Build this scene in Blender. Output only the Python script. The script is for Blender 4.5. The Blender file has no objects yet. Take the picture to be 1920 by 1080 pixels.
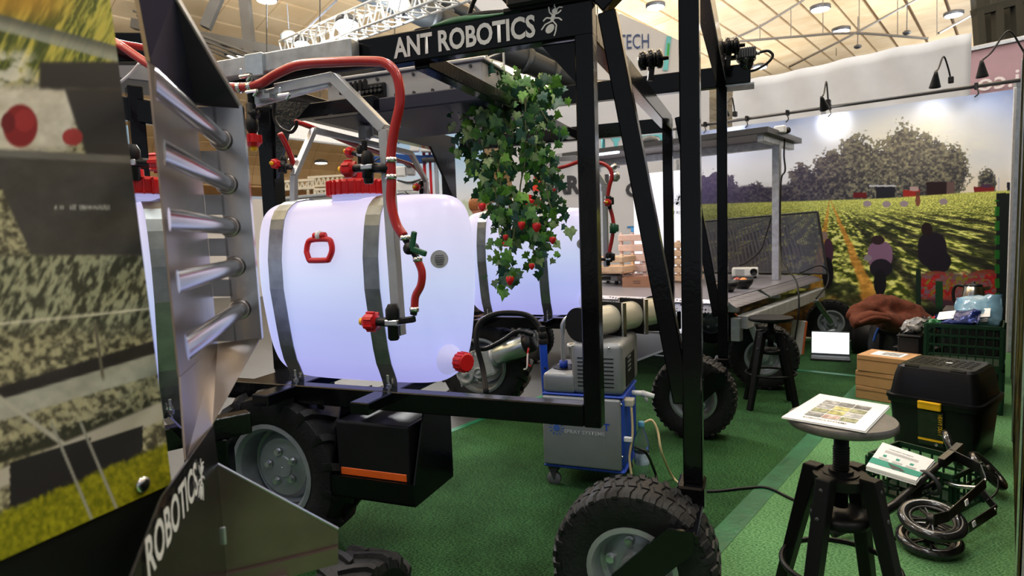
import bpy, bmesh, math, random
import numpy as np
from mathutils import Vector, Matrix
random.seed(7); RNG = np.random.default_rng(11)
scene = bpy.context.scene
COL = scene.collection
# ---------------------------------------------------------------- camera
F = 1165.5; PITCH = .0869; ROLL = -.0347; H = 1.3
c_, s_ = math.cos(ROLL), math.sin(ROLL)
FWD = Vector((0, math.cos(PITCH), -math.sin(PITCH)))
UP0 = Vector((0, math.sin(PITCH), math.cos(PITCH)))
RGT = c_ * Vector((1, 0, 0)) + s_ * UP0
UPV = c_ * UP0 - s_ * Vector((1, 0, 0))
CAM = Vector((0, 0, H))
cd = bpy.data.cameras.new('camera'); cam = bpy.data.objects.new('camera', cd); COL.objects.link(cam)
m4 = Matrix((RGT, UPV, -FWD)).transposed().to_4x4(); m4.translation = CAM
cam.matrix_world = m4
cd.sensor_width = 36; cd.lens = 36 * F / 1920; cd.clip_start = .05; cd.clip_end = 300
cd.dof.use_dof = True; cd.dof.focus_distance = 2.7; cd.dof.aperture_fstop = 4.5
scene.camera = cam
# ---------------------------------------------------------------- world, lights, exposure
scene.view_settings.view_transform = 'Standard'; scene.view_settings.look = 'None'
scene.view_settings.gamma = 1; scene.view_settings.exposure = 0.14
scene.view_settings.use_curve_mapping = False
scene.cycles.max_bounces = 8; scene.cycles.diffuse_bounces = 3; scene.cycles.glossy_bounces = 4
scene.cycles.transmission_bounces = 6; scene.cycles.transparent_max_bounces = 12
scene.cycles.sample_clamp_indirect = 4; scene.cycles.use_denoising = True
scene.cycles.caustics_reflective = False; scene.cycles.caustics_refractive = False
W = bpy.data.worlds.new('hall_air'); scene.world = W; W.use_nodes = True
W.node_tree.nodes['Background'].inputs[0].default_value = (.84, .92, 1, 1)
W.node_tree.nodes['Background'].inputs[1].default_value = .34
def area(name, loc, size, power, col=(1, 1, 1), target=None):
    l = bpy.data.lights.new(name, 'AREA'); l.shape = 'DISK'; l.size = size; l.energy = power; l.color = col
    o = bpy.data.objects.new(name, l); COL.objects.link(o); o.location = loc
    if target is not None:
        o.rotation_euler = (Vector(target) - Vector(loc)).to_track_quat('-Z', 'Y').to_euler()
    return o
# rows of hall luminaires under the roof: downlights, then unseen fill lights added to brighten the timber
for i, (x, y, p) in enumerate([(-5, 3, 150), (0, 1.0, 110), (2.4, 1.6, 130), (5, 6, 150), (0, 8, 170), (-5, 9, 200), (4, -4, 150), (-3, -4, 150)]):
    area('hall_luminaire', (x, y, 8.4), 1.0, p, (.95, .98, 1))
for i, (x, y) in enumerate([(-12, 8), (-4, 14), (6, 14), (10, 4), (-10, -2), (14, 16), (-18, 20), (2, 30), (9, 24), (17, 27), (13, 34), (24, 34)]):
    area('roof_fill_light', (x, y, 5.6), 1.5, 1900 if i < 8 else 380, (.9, .95, 1), (x, y, 12))
# ---------------------------------------------------------------- helpers: pixels of the photograph -> points on known planes
Z = Vector((0, 0, 1))
TH = 1.1975
AX = Vector((math.sin(TH), -math.cos(TH), 0)); AB = Vector((math.cos(TH), math.sin(TH), 0))   # robot axes: along its side (u), across (v)
YN = .6845
BN = Vector((math.sin(YN), math.cos(YN), 0)); BM = Vector((-math.cos(YN), math.sin(YN), 0))   # stand axes: n towards the picture wall, m to the left
def ray(x, y): return FWD + RGT * ((x - 960) / F) - UPV * ((y - 540) / F)
def hz(x, y, z):
    r = ray(x, y); return CAM + r * ((z - H) / r.z)
def hp(x, y, n, c):
    r = ray(x, y); return CAM + r * ((c - CAM.dot(n)) / r.dot(n))
def pt(x, y, d): return CAM + ray(x, y) * d
def Q(u, v, z): return AX * u + AB * v + Z * z
def hv(x, y, v): return hp(x, y, AB, v)
def hu(x, y, u): return hp(x, y, AX, u)
def S(n, m, z): return BN * n + BM * m + Z * z
def to_px(P):
    w = Vector(P) - CAM; d = w.dot(FWD)
    return 960 + F * w.dot(RGT) / d, 540 - F * w.dot(UPV) / d
# ---------------------------------------------------------------- helpers: scene objects
def setp(o, label=None, cat=None, group=None, kind=None):
    if label: o['label'] = label
    if cat: o['category'] = cat
    if group: o['group'] = group
    if kind: o['kind'] = kind
    return o
def thing(name, label, cat, loc, group=None):
    o = bpy.data.objects.new(name, None); COL.objects.link(o); o.location = loc; o.empty_display_size = .1
    o['wo'] = list(loc)
    return setp(o, label, cat, group)
def origin(p):
    return Vector(p['wo'])
def obj(name, bm, mat, parent=None, smooth=False, loc=None, label=None):
    """bm is in world coordinates; the object's origin is its parent's base (or loc, or its own base)."""
    if parent is not None: o0 = origin(parent)
    elif loc is not None: o0 = Vector(loc)
    else:
        vs = [v.co for v in bm.verts]
        o0 = Vector((sum(v.x for v in vs) / len(vs), sum(v.y for v in vs) / len(vs), min(v.z for v in vs)))
    bmesh.ops.translate(bm, verts=bm.verts, vec=-o0)
    me = bpy.data.meshes.new(name); bm.to_mesh(me); bm.free()
    for p in me.polygons: p.use_smooth = smooth
    return link(name, me, mat, parent, o0, label)
def link(name, me, mat, parent, o0, label=None):
    o = bpy.data.objects.new(name, me); COL.objects.link(o)
    o['wo'] = list(o0)
    if parent is not None: o.parent = parent
    else: o.location = o0
    if mat is not None and not me.materials: me.materials.append(mat)
    if label: o['label'] = label
    return o
def autosmooth(o, ang=40):
    me = o.data
    me.shade_smooth() if hasattr(me, 'shade_smooth') else None
    try: me.set_sharp_from_angle(angle=math.radians(ang))
    except Exception: pass
    return o
def BMN(): return bmesh.new()
def frame_of(d, up=Z):
    d = Vector(d).normalized(); up = Vector(up)
    if abs(d.dot(up)) > .98: up = Vector((0, 1, 0)) if abs(d.y) < .9 else Vector((1, 0, 0))
    s = d.cross(up).normalized(); u = s.cross(d).normalized()
    return d, s, u
def box(bm, c, ax, ay, az, sx, sy, sz, bev=0, seg=1):
    """box centred at c with full sizes along three unit axes"""
    M = Matrix((Vector(ax) * sx, Vector(ay) * sy, Vector(az) * sz)).transposed().to_4x4(); M.translation = Vector(c)
    r = bmesh.ops.create_cube(bm, size=1, matrix=M)
    vs = r['verts']
    fs = list({f for v in vs for f in v.link_faces})
    if M.determinant() < 0: bmesh.ops.reverse_faces(bm, faces=fs)
    if bev > 0:
        es = list({e for v in vs for e in v.link_edges})
        bmesh.ops.bevel(bm, geom=es, offset=bev, segments=seg, affect='EDGES', profile=.5, clamp_overlap=True)
    return bm
def beam(bm, p0, p1, w, h, up=Z, bev=.004, seg=1):
    p0, p1 = Vector(p0), Vector(p1); d, s, u = frame_of(p1 - p0, up)
    return box(bm, (p0 + p1) / 2, d, s, u, (p1 - p0).length, w, h, bev, seg)
def beamo(p0, p1, w, h, up=Z, bev=.004): return beam(BMN(), p0, p1, w, h, up, bev)
def ring(c, s, u, r, n, a0=0): return [c + s * (r * math.cos(a0 + 2 * math.pi * i / n)) + u * (r * math.sin(a0 + 2 * math.pi * i / n)) for i in range(n)]
def skin(bm, rings, closed=True, cap=True, loop=False):
    R = [[bm.verts.new(p) for p in r] for r in rings]; n = len(R[0])
    K = len(R)
    for k in range(K if loop else K - 1):
        a, b = R[k], R[(k + 1) % K]
        for i in range(n if closed else n - 1):
            j = (i + 1) % n
            bm.faces.new((a[i], a[j], b[j], b[i]))
    if cap and not loop and closed:
        bm.faces.new(list(reversed(R[0]))); bm.faces.new(R[-1])
    return R
def cyl(bm, p0, p1, r0, r1=None, n=16):
    p0, p1 = Vector(p0), Vector(p1); d, s, u = frame_of(p1 - p0); r1 = r0 if r1 is None else r1
    skin(bm, [ring(p0, u, s, r0, n), ring(p1, u, s, r1, n)])
    return bm
def lathe(bm, c, axis, prof, n=24, cap=True):
    """prof: (radius, offset along axis)"""
    d, s, u = frame_of(axis)
    skin(bm, [ring(Vector(c) + d * o, u, s, max(r, 1e-4), n) for r, o in prof], cap=cap)
    return bm
def smoothpath(pts, k=6):
    P = [Vector(p) for p in pts]
    if len(P) < 3: return P
    P = [P[0] * 2 - P[1]] + P + [P[-1] * 2 - P[-2]]; out = []
    for i in range(1, len(P) - 2):
        a, b, c, d = P[i - 1:i + 3]
        for j in range(k):
            t = j / k
            out.append(.5 * ((2 * b) + (c - a) * t + (2 * a - 5 * b + 4 * c - d) * t * t + (3 * b - a - 3 * c + d) * t ** 3))
    out.append(P[-2]); return out
def tube(bm, pts, r, n=8, k=6, smooth=True, loop=False):
    P = smoothpath(pts, k) if smooth else [Vector(p) for p in pts]
    rr = r if isinstance(r, (list, tuple)) else None
    d0 = (P[1] - P[0]).normalized(); _, s, u = frame_of(d0)
    rings = []
    for i, p in enumerate(P):
        a = P[max(i - 1, 0)]; b = P[min(i + 1, len(P) - 1)]
        if loop: a = P[i - 1]; b = P[(i + 1) % len(P)]
        d = (b - a).normalized()
        u = (u - d * u.dot(d)); u = u.normalized() if u.length > 1e-6 else frame_of(d)[2]
        s = d.cross(u)
        rad = r if rr is None else rr[0] + (rr[1] - rr[0]) * i / (len(P) - 1)
        rings.append(ring(p, s, u, rad, n))
    skin(bm, rings, loop=loop)
    return bm
def torus(bm, c, axis, R, r, n=32, k=8):
    d, s, u = frame_of(axis)
    rings = []
    for i in range(n):
        a = 2 * math.pi * i / n; q = s * math.cos(a) + u * math.sin(a)
        rings.append(ring(Vector(c) + q * R, q, d, r, k))
    skin(bm, rings, loop=True); return bm
def plate(bm, pts, nrm, t):
    """planar polygon pts thickened by t along nrm"""
    nrm = Vector(nrm).normalized() * t
    a = [bm.verts.new(Vector(p)) for p in pts]; b = [bm.verts.new(Vector(p) + nrm) for p in pts]
    f1 = bm.faces.new(a); f2 = bm.faces.new(list(reversed(b)))
    for i in range(len(a)):
        j = (i + 1) % len(a); bm.faces.new((a[j], a[i], b[i], b[j]))
    bmesh.ops.recalc_face_normals(bm, faces=bm.faces[:])
    return bm
def ellipsoid(bm, c, ax, ay, az, rx, ry, rz, n=16, m=10):
    M = Matrix((Vector(ax) * rx, Vector(ay) * ry, Vector(az) * rz)).transposed().to_4x4(); M.translation = Vector(c)
    bmesh.ops.create_uvsphere(bm, u_segments=n, v_segments=m, radius=1, matrix=M); return bm
def superring(c, s, u, a, b, e, n):
    out = []
    for i in range(n):
        t = 2 * math.pi * i / n; ct, st = math.cos(t), math.sin(t)
        out.append(c + s * (a * math.copysign(abs(ct) ** (2 / e), ct)) + u * (b * math.copysign(abs(st) ** (2 / e), st)))
    return out
# ---------------------------------------------------------------- materials
def srgb(r, g, b):
    f = lambda c: (c / 255 / 12.92) if c / 255 <= .04045 else ((c / 255 + .055) / 1.055) ** 2.4
    return (f(r), f(g), f(b))
MATS = {}
def mat(name, col, rough=.5, metal=0, var=.08, scale=30, bump=0, bscale=80, emit=0, ecol=None, coat=0, spec=.5, trans=0, alpha=1, ior=1.45, sheen=0):
    if name in MATS: return MATS[name]
    m = bpy.data.materials.new(name); m.use_nodes = True; nt = m.node_tree; b = nt.nodes['Principled BSDF']
    b.inputs['Roughness'].default_value = rough; b.inputs['Metallic'].default_value = metal
    b.inputs['Specular IOR Level'].default_value = spec; b.inputs['IOR'].default_value = ior
    b.inputs['Coat Weight'].default_value = coat; b.inputs['Coat Roughness'].default_value = .06
    b.inputs['Transmission Weight'].default_value = trans; b.inputs['Alpha'].default_value = alpha
    if sheen: b.inputs['Sheen Weight'].default_value = sheen
    tc = nt.nodes.new('ShaderNodeTexCoord')
    if var:
        n = nt.nodes.new('ShaderNodeTexNoise'); n.inputs['Scale'].default_value = scale; n.inputs['Detail'].default_value = 3
        nt.links.new(tc.outputs['Object'], n.inputs['Vector'])
        r = nt.nodes.new('ShaderNodeValToRGB'); r.color_ramp.elements[0].position = .3; r.color_ramp.elements[1].position = .7
        r.color_ramp.elements[0].color = (*[c * (1 - var) for c in col], 1); r.color_ramp.elements[1].color = (*[min(1, c * (1 + var)) for c in col], 1)
        nt.links.new(n.outputs['Fac'], r.inputs['Fac']); nt.links.new(r.outputs['Color'], b.inputs['Base Color'])
    else: b.inputs['Base Color'].default_value = (*col, 1)
    if bump:
        n2 = nt.nodes.new('ShaderNodeTexNoise'); n2.inputs['Scale'].default_value = bscale; n2.inputs['Detail'].default_value = 3
        nt.links.new(tc.outputs['Object'], n2.inputs['Vector'])
        bp = nt.nodes.new('ShaderNodeBump'); bp.inputs['Strength'].default_value = bump; bp.inputs['Distance'].default_value = .01
        nt.links.new(n2.outputs['Fac'], bp.inputs['Height']); nt.links.new(bp.outputs['Normal'], b.inputs['Normal'])
    if emit:
        b.inputs['Emission Color'].default_value = (*(ecol or col), 1); b.inputs['Emission Strength'].default_value = emit
    MATS[name] = m; return m
BLACK = mat('black_gloss_paint', (.0025, .0025, .0035), .13, 0, .2, 12, .05, 60, coat=0, spec=.32)
BLACKM = mat('black_matt', (.007, .007, .008), .42, 0, .15, 25, spec=.3)
RUBBER = mat('tyre_rubber', (.008, .0083, .009), .55, 0, .3, 18, .25, 90, spec=.35)
GALV = mat('galvanised_steel', (.48, .5, .52), .38, .85, .18, 22, .03, 60)
ALU = mat('aluminium', (.6, .61, .63), .3, .9, .08, 30)
CHROME = mat('bright_steel', (.75, .75, .76), .18, 1, .05, 20)
RIMG = mat('rim_silver_paint', (.33, .36, .38), .38, .5, .1, 14)
RED = mat('red_plastic', srgb(196, 22, 28), .35, 0, .08, 12)
HOSE = mat('red_rubber_hose', srgb(168, 28, 26), .32, 0, .1, 14, coat=.3)
YEL = mat('yellow_plastic', srgb(232, 178, 20), .4, 0, .06)
WHITE = mat('white_plastic', (.75, .75, .75), .45, 0, .04)
LETTER = mat('white_lettering', (.62, .62, .63), .6, 0, .02)
DKGREY = mat('dark_grey_plastic', (.035, .036, .04), .5, 0, .15)
BRASS = mat('brass', (.6, .42, .16), .35, .9, .05)
BLUE = mat('blue_plastic', srgb(24, 74, 190), .4, 0, .06)
def text(name, s, o, right, up, h, mt, parent, bold=0.0, thick=.002, spacing=1.0, width=None):
    cu = bpy.data.curves.new(name, 'FONT'); cu.body = s; cu.size = 1; cu.offset = bold; cu.space_character = spacing; cu.extrude = 0; cu.resolution_u = 3
    t = bpy.data.objects.new(name, cu); COL.objects.link(t)
    dg = bpy.context.evaluated_depsgraph_get(); me = bpy.data.meshes.new_from_object(t.evaluated_get(dg))
    bpy.data.objects.remove(t)
    me.name = name
    vs = [v.co.copy() for v in me.vertices]
    x0 = min(v.x for v in vs); x1 = max(v.x for v in vs); y1 = max(v.y for v in vs)
    right = Vector(right).normalized(); up = Vector(up).normalized(); k = h / .73
    kx = k if width is None else width / (x1 - x0)
    o0 = origin(parent) if parent is not None else Vector(o)
    n = right.cross(up)
    for v, co in zip(me.vertices, vs):
        v.co = Vector(o) + right * ((co.x - x0) * kx) + up * (co.y * k) + n * thick - o0
    me.materials.clear(); me.materials.append(mt)
    return link(name, me, mt, parent, o0)
def noise2(x, y, seed=0):
    """smooth value noise on numpy arrays"""
    r = np.random.default_rng(seed).random((64, 64)); xi = np.floor(x).astype(int); yi = np.floor(y).astype(int)
    fx = x - xi; fy = y - yi; fx = fx * fx * (3 - 2 * fx); fy = fy * fy * (3 - 2 * fy)
    a = r[yi % 64, xi % 64]; b = r[yi % 64, (xi + 1) % 64]; c = r[(yi + 1) % 64, xi % 64]; d = r[(yi + 1) % 64, (xi + 1) % 64]
    return (a * (1 - fx) + b * fx) * (1 - fy) + (c * (1 - fx) + d * fx) * fy
def fbm(x, y, o=4, seed=0):
    s = 0; a = .5; t = 0
    for k in range(o):
        s = s + a * noise2(x * 2 ** k, y * 2 ** k, seed + k); t += a; a *= .55
    return s / t
def lin(a):
    a = np.clip(a, 0, 1); return np.where(a <= .04045, a / 12.92, ((a + .055) / 1.055) ** 2.4)
def print_mat(name, rough=.5, gain=1.0, spec=.3):
    m = bpy.data.materials.new(name); m.use_nodes = True; nt = m.node_tree; b = nt.nodes['Principled BSDF']
    a = nt.nodes.new('ShaderNodeVertexColor'); a.layer_name = 'print'
    nt.links.new(a.outputs['Color'], b.inputs['Base Color']); b.inputs['Roughness'].default_value = rough; b.inputs['Specular IOR Level'].default_value = spec
    return m
def printed(name, P00, P10, P01, nx, ny, paint, parent=None, rough=.5, wave=None, spec=.3, gain=1.0, P11=None):
    """flat print: grid over a parallelogram (or a quad), coloured by paint(px, py, u, v) in photograph pixels / sheet coordinates"""
    P00, P10, P01 = (np.array(p, float) for p in (P00, P10, P01))
    P11 = P10 + P01 - P00 if P11 is None else np.array(P11, float)
    u, v = np.meshgrid(np.linspace(0, 1, nx + 1), np.linspace(0, 1, ny + 1))
    u = u.ravel(); v = v.ravel()
    P = P00 * ((1 - u) * (1 - v))[:, None] + P10 * (u * (1 - v))[:, None] + P01 * ((1 - u) * v)[:, None] + P11 * (u * v)[:, None]
    w = P - np.array(CAM); d = w @ np.array(FWD)
    px = 960 + F * (w @ np.array(RGT)) / d; py = 540 - F * (w @ np.array(UPV)) / d
    col = lin(np.stack(paint(px, py, u, v), 1)) * gain
    n = np.cross(P10 - P00, P01 - P00); n /= np.linalg.norm(n)
    if wave is not None: P = P + n[None, :] * wave(u, v)[:, None]
    o0 = np.array(origin(parent)) if parent is not None else np.array(P00)
    P = P - o0
    i = np.arange((nx + 1) * (ny + 1)).reshape(ny + 1, nx + 1)
    q = np.stack([i[:-1, :-1], i[:-1, 1:], i[1:, 1:], i[1:, :-1]], -1).reshape(-1, 4)
    me = bpy.data.meshes.new(name); me.vertices.add(len(P)); me.vertices.foreach_set('co', P.ravel().astype(np.float32))
    me.loops.add(q.size); me.loops.foreach_set('vertex_index', q.ravel().astype(np.int32))
    me.polygons.add(len(q)); me.polygons.foreach_set('loop_start', np.arange(0, q.size, 4, dtype=np.int32)); me.polygons.foreach_set('loop_total', np.full(len(q), 4, np.int32))
    me.polygons.foreach_set('use_smooth', np.ones(len(q), bool)); me.update(calc_edges=True)
    ca = me.color_attributes.new('print', 'FLOAT_COLOR', 'POINT')
    ca.data.foreach_set('color', np.c_[col, np.ones(len(P))].ravel().astype(np.float32))
    return link(name, me, print_mat(name + '_print', rough, spec=spec), parent, Vector(o0))
def ss(a, b, x):
    t = np.clip((x - a) / (b - a), 0, 1); return t * t * (3 - 2 * t)
def mixc(c, d, t): return [a * (1 - t) + b * t for a, b in zip(c, d)]
# ================================================================ hall floor, carpets, walls, roof
def node_mat(name):
    m = bpy.data.materials.new(name); m.use_nodes = True; nt = m.node_tree
    return m, nt, nt.nodes['Principled BSDF']
def carpet_mat(name, dark, light, bigdark):
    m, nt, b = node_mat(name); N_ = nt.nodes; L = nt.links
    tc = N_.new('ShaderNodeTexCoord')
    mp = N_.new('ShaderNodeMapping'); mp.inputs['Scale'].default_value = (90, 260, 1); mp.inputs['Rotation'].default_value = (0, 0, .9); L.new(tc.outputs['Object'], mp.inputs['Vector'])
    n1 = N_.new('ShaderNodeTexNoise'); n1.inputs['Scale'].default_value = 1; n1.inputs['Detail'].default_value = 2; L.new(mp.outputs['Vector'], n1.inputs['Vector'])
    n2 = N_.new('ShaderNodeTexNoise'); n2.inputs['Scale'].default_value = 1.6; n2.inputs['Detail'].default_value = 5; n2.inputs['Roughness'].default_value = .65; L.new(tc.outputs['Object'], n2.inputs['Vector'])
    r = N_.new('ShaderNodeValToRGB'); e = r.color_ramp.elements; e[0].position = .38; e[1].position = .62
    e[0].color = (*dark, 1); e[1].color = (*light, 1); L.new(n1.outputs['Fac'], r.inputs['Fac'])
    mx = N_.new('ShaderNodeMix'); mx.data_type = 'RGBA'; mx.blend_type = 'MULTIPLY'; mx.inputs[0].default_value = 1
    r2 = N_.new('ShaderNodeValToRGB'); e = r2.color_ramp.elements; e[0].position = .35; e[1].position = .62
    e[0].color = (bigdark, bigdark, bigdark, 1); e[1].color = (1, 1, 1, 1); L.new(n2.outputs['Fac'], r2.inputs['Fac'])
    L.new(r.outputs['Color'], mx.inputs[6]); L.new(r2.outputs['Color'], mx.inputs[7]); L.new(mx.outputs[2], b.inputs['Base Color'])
    bp = N_.new('ShaderNodeBump'); bp.inputs['Strength'].default_value = .7; bp.inputs['Distance'].default_value = .006; L.new(n1.outputs['Fac'], bp.inputs['Height']); L.new(bp.outputs['Normal'], b.inputs['Normal'])
    b.inputs['Roughness'].default_value = .95; b.inputs['Specular IOR Level'].default_value = .1
    return m
FLOORM = None
def floor_mat():
    m, nt, b = node_mat('hall_floor_tiles'); N_ = nt.nodes; L = nt.links
    tc = N_.new('ShaderNodeTexCoord'); mp = N_.new('ShaderNodeMapping'); mp.inputs['Rotation'].default_value = (0, 0, YN); L.new(tc.outputs['Object'], mp.inputs['Vector'])
    br = N_.new('ShaderNodeTexBrick'); br.inputs['Scale'].default_value = 1; br.inputs['Mortar Size'].default_value = .006; br.inputs['Brick Width'].default_value = .6; br.inputs['Row Height'].default_value = .6
    br.offset = 0
    br.inputs['Color1'].default_value = (.034, .036, .04, 1); br.inputs['Color2'].default_value = (.044, .046, .05, 1); br.inputs['Mortar'].default_value = (.035, .035, .04, 1)
    L.new(mp.outputs['Vector'], br.inputs['Vector']); L.new(br.outputs['Color'], b.inputs['Base Color']); b.inputs['Roughness'].default_value = .55
    return m
bm = BMN(); plate(bm, [S(-12, -12, -.05), S(45, -12, -.05), S(45, 30, -.05), S(-12, 30, -.05)], Z, .05)
setp(obj('floor', bm, floor_mat()), 'grey tiled hall floor beyond the green carpet', kind='structure')
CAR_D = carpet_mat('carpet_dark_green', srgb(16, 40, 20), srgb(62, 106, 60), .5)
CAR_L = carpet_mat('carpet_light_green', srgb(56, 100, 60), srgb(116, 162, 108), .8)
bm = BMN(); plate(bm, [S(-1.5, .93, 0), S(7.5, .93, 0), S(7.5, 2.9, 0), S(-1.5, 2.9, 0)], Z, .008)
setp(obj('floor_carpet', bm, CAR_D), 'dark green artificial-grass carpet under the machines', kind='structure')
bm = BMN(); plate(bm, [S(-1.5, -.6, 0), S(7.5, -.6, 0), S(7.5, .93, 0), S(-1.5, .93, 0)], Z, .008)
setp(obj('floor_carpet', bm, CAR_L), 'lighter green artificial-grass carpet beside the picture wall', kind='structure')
TAPE = mat('green_floor_tape', srgb(28, 92, 58), .35, 0, .25, 9, .2, 30)
TAPEL = mat('teal_carpet_edge_tape', srgb(26, 104, 72), .4, 0, .15, 12)
bm = BMN(); plate(bm, [S(-1.5, .88, .009), S(7.5, .88, .009), S(7.5, .975, .009), S(-1.5, .975, .009)], Z, .001)
setp(obj('trim_1', bm, TAPE), 'green tape along the seam of the two carpets', kind='structure')
bm = BMN(); plate(bm, [S(-1.5, 2.87, .009), S(7.5, 2.87, .009), S(7.5, 2.92, .009), S(-1.5, 2.92, .009)], Z, .001)
setp(obj('trim_2', bm, TAPEL), 'teal tape along the outer carpet edge', kind='structure')
bm = BMN(); plate(bm, [S(5.76, .98, .0095), S(5.82, .98, .0095), S(5.82, 2.86, .0095), S(5.76, 2.86, .0095)], Z, .001)
setp(obj('trim_3', bm, TAPEL), 'thin tape across the dark carpet', kind='structure')
# ---------------------------------------------------------------- picture wall (printed banner)
NW = 7.5
def mural_paint(px, py, u, v):
    hor = 380 - .03 * (px - 1400) - 8 * ss(1600, 1900, px)          # field horizon of the print
    n1 = fbm(px / 60, py / 30, 4, 3); n2 = fbm(px / 4.5, py / 3.6, 3, 5); n3 = fbm(px / 22, py / 14, 4, 9)
    # sky
    t = np.clip((hor - py) / 230, 0, 1)
    c = mixc([.95, .95, .97], [.52, .61, .84], ss(.0, .95, t))
    sun = np.exp(-(((px - 1720) / 170) ** 2 + ((py - 265) / 75) ** 2)); c = mixc(c, [1, .985, .93], np.clip(sun * 1.15, 0, 1))
    c = mixc(c, [.85, .87, .93], .3 * ss(.45, .75, n1))
    warm = np.exp(-((px - 1730) / 200) ** 2) * ss(60, 0, hor - py); c = mixc(c, [1, .9, .72], warm * .6)
    # tree line
    crowns = [(1505, 345, 28, 40), (1560, 330, 42, 48), (1610, 312, 45, 62), (1655, 318, 40, 55), (1700, 300, 46, 68), (1745, 312, 40, 60), (1785, 322, 34, 50), (1852, 340, 18, 24), (1345, 350, 40, 30), (1395, 372, 26, 18), (1420, 362, 18, 20), (1475, 368, 30, 14), (1300, 352, 40, 34)]
    tm = np.zeros_like(px)
    for cx, cy, rx, ry in crowns:
        tm = np.maximum(tm, 1 - np.sqrt(((px - cx) / rx) ** 2 + ((py - cy) / ry) ** 2) + .75 * (n2 - .5) + .5 * (n3 - .5))
    tm = ss(0, .1, tm) * (py < hor + 2)
    low = ss(hor - 26 - 14 * n3, hor - 20 - 14 * n3, py) * (py < hor + 2) * (px < 1800); tm = np.maximum(tm, low)
    tc = mixc([.17, .17, .21], [.58, .57, .46], np.clip(n2 * 2.2 - .75, 0, 1)); tc = mixc(tc, [.36, .33, .5], .75 * ss(1470, 1320, px)); tc = mixc(tc, [.3, .26, .4], .4 * ss(1640, 1500, px))
    tc = mixc(tc, [.92, .86, .74], np.clip(sun * .28, 0, 1)); c = mixc(c, tc, tm)
    # machines on the horizon
    for x0, x1, y0, y1, col in [(1600, 1625, 361, 371, (.4, .08, .1)), (1642, 1678, 349, 378, (.12, .12, .16)), (1630, 1680, 347, 350, (.75, .76, .8)), (1693, 1725, 356, 369, (.62, .16, .14)), (1706, 1722, 350, 358, (.7, .6, .6)), (1737, 1790, 341, 366, (.16, .1, .12)), (1775, 1790, 341, 366, (.42, .33, .33)), (1826, 1864, 350, 362, (.5, .14, .16)), (1840, 1858, 345, 352, (.3, .2, .3)), (1888, 1910, 342, 361, (.14, .13, .2))]:
        c = mixc(c, col, ((px > x0) & (px < x1) & (py > y0) & (py < y1)) * 1.0)
    mast = (np.abs(px - 1872.5) < 1.2) & (py > 333) & (py < 356); c = mixc(c, [.8, .8, .85], mast * .8)
    # field with rows running to a vanishing point
    fld = ss(hor - 1.5, hor + 1.5, py)
    dy = np.maximum(py - hor + 4, 2); a = (px - 1556) / dy
    row = np.sin(a * 5.6 + .4); ld = np.log(dy); leaf = fbm(a * 13 + 40, ld * 24, 3, 21); big = fbm(a * 5 + 40, ld * 8, 3, 31)
    g = mixc([.17, .2, .07], [.86, .86, .46], np.clip((leaf - .37) * 2.7, 0, 1)); g = mixc(g, [.10, .12, .08], ss(.55, .35, big) * .8 * ss(10, 70, dy))
    g = mixc(g, [.62, .63, .34], .6 * ss(60, 8, dy))
    path = np.maximum(ss(.10, .05, np.abs(a - .40 - .1 * (big - .5))), ss(.11, .05, np.abs(a + .16)) * .9) * ss(330, 200, dy + 30 * n3); pc = mixc([.52, .36, .14], [.68, .48, .22], leaf)
    g = mixc(g, pc, path * .9)
    for ak in (.95, 1.45, 2.05, 2.75, 3.6, 4.7, -.85, -1.5, -2.3, -3.3):
        wd = .05 + .035 * abs(ak); g = mixc(g, [.09, .09, .08], ss(wd * 1.6, wd * .4, np.abs(a - ak + .12 * (big - .5))) * .8 * ss(14, 60, dy))
    g = [np.clip(q * 1.45, 0, 1) for q in g]
    g = mixc(g, [.36, .38, .33], .4 * ss(1440, 1330, px))
    c = mixc(c, g, fld)
    # dark soil and fruit at the bottom
    bot = ss(520, 600, py + 40 * (n3 - .5)) * ss(1640, 1560, px); c = mixc(c, mixc([.1, .08, .06], [.45, .25, .1], ss(.5, .7, n3)), bot * .75)
    # pickers
    def blob(cx, cy, rx, ry, col, k=1.0, p=2):
        nonlocal c
        w = ss(1.0, .88, (np.abs((px - cx) / rx) ** p + np.abs((py - cy) / ry) ** p) + .12 * (n2 - .5)); c = mixc(c, col, w * k)
    for cx, cy in [(1626, 382), (1662, 383), (1695, 382), (1769, 378)]: blob(cx, cy, 8, 6, (.62, .56, .6))
    blob(1721, 376, 5, 11, (.5, .3, .24)); blob(1721, 364, 4, 5, (.4, .24, .18))
    blob(1553, 472, 10, 26, (.30, .19, .26)); blob(1545, 442, 8, 8, (.6, .5, .45)); blob(1552, 512, 11, 30, (.10, .08, .10))
    blob(1650, 478, 24, 26, (.56, .42, .55), p=2.6); blob(1646, 450, 13, 9, (.2, .13, .15)); blob(1652, 503, 22, 18, (.12, .1, .15)); blob(1650, 530, 12, 26, (.08, .07, .1)); blob(1627, 484, 8, 6, (.6, .55, .6))
    blob(1748, 468, 28, 34, (.11, .08, .13), p=2.4); blob(1738, 430, 11, 13, (.13, .08, .08)); blob(1760, 490, 24, 24, (.10, .08, .13))
    # punnets of strawberries in green boxes
    for cx, cy, rx, ry in [(1755, 540, 34, 26), (1800, 560, 55, 28), (1850, 540, 45, 30)]:
        blob(cx, cy, rx, ry, (.26, .16, .22)); blob(cx, cy - 14, rx * .95, ry * .7, (.5, .2, .12))
    k = ss(.42, .52, fbm(px / 8, py / 7, 2, 77)) * ss(.25, .5, fbm(px / 30, py / 16, 2, 79)); z = ss(505, 520, py) * ss(566, 552, py) * ss(1716, 1730, px) * ss(1880, 1862, px)
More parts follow.
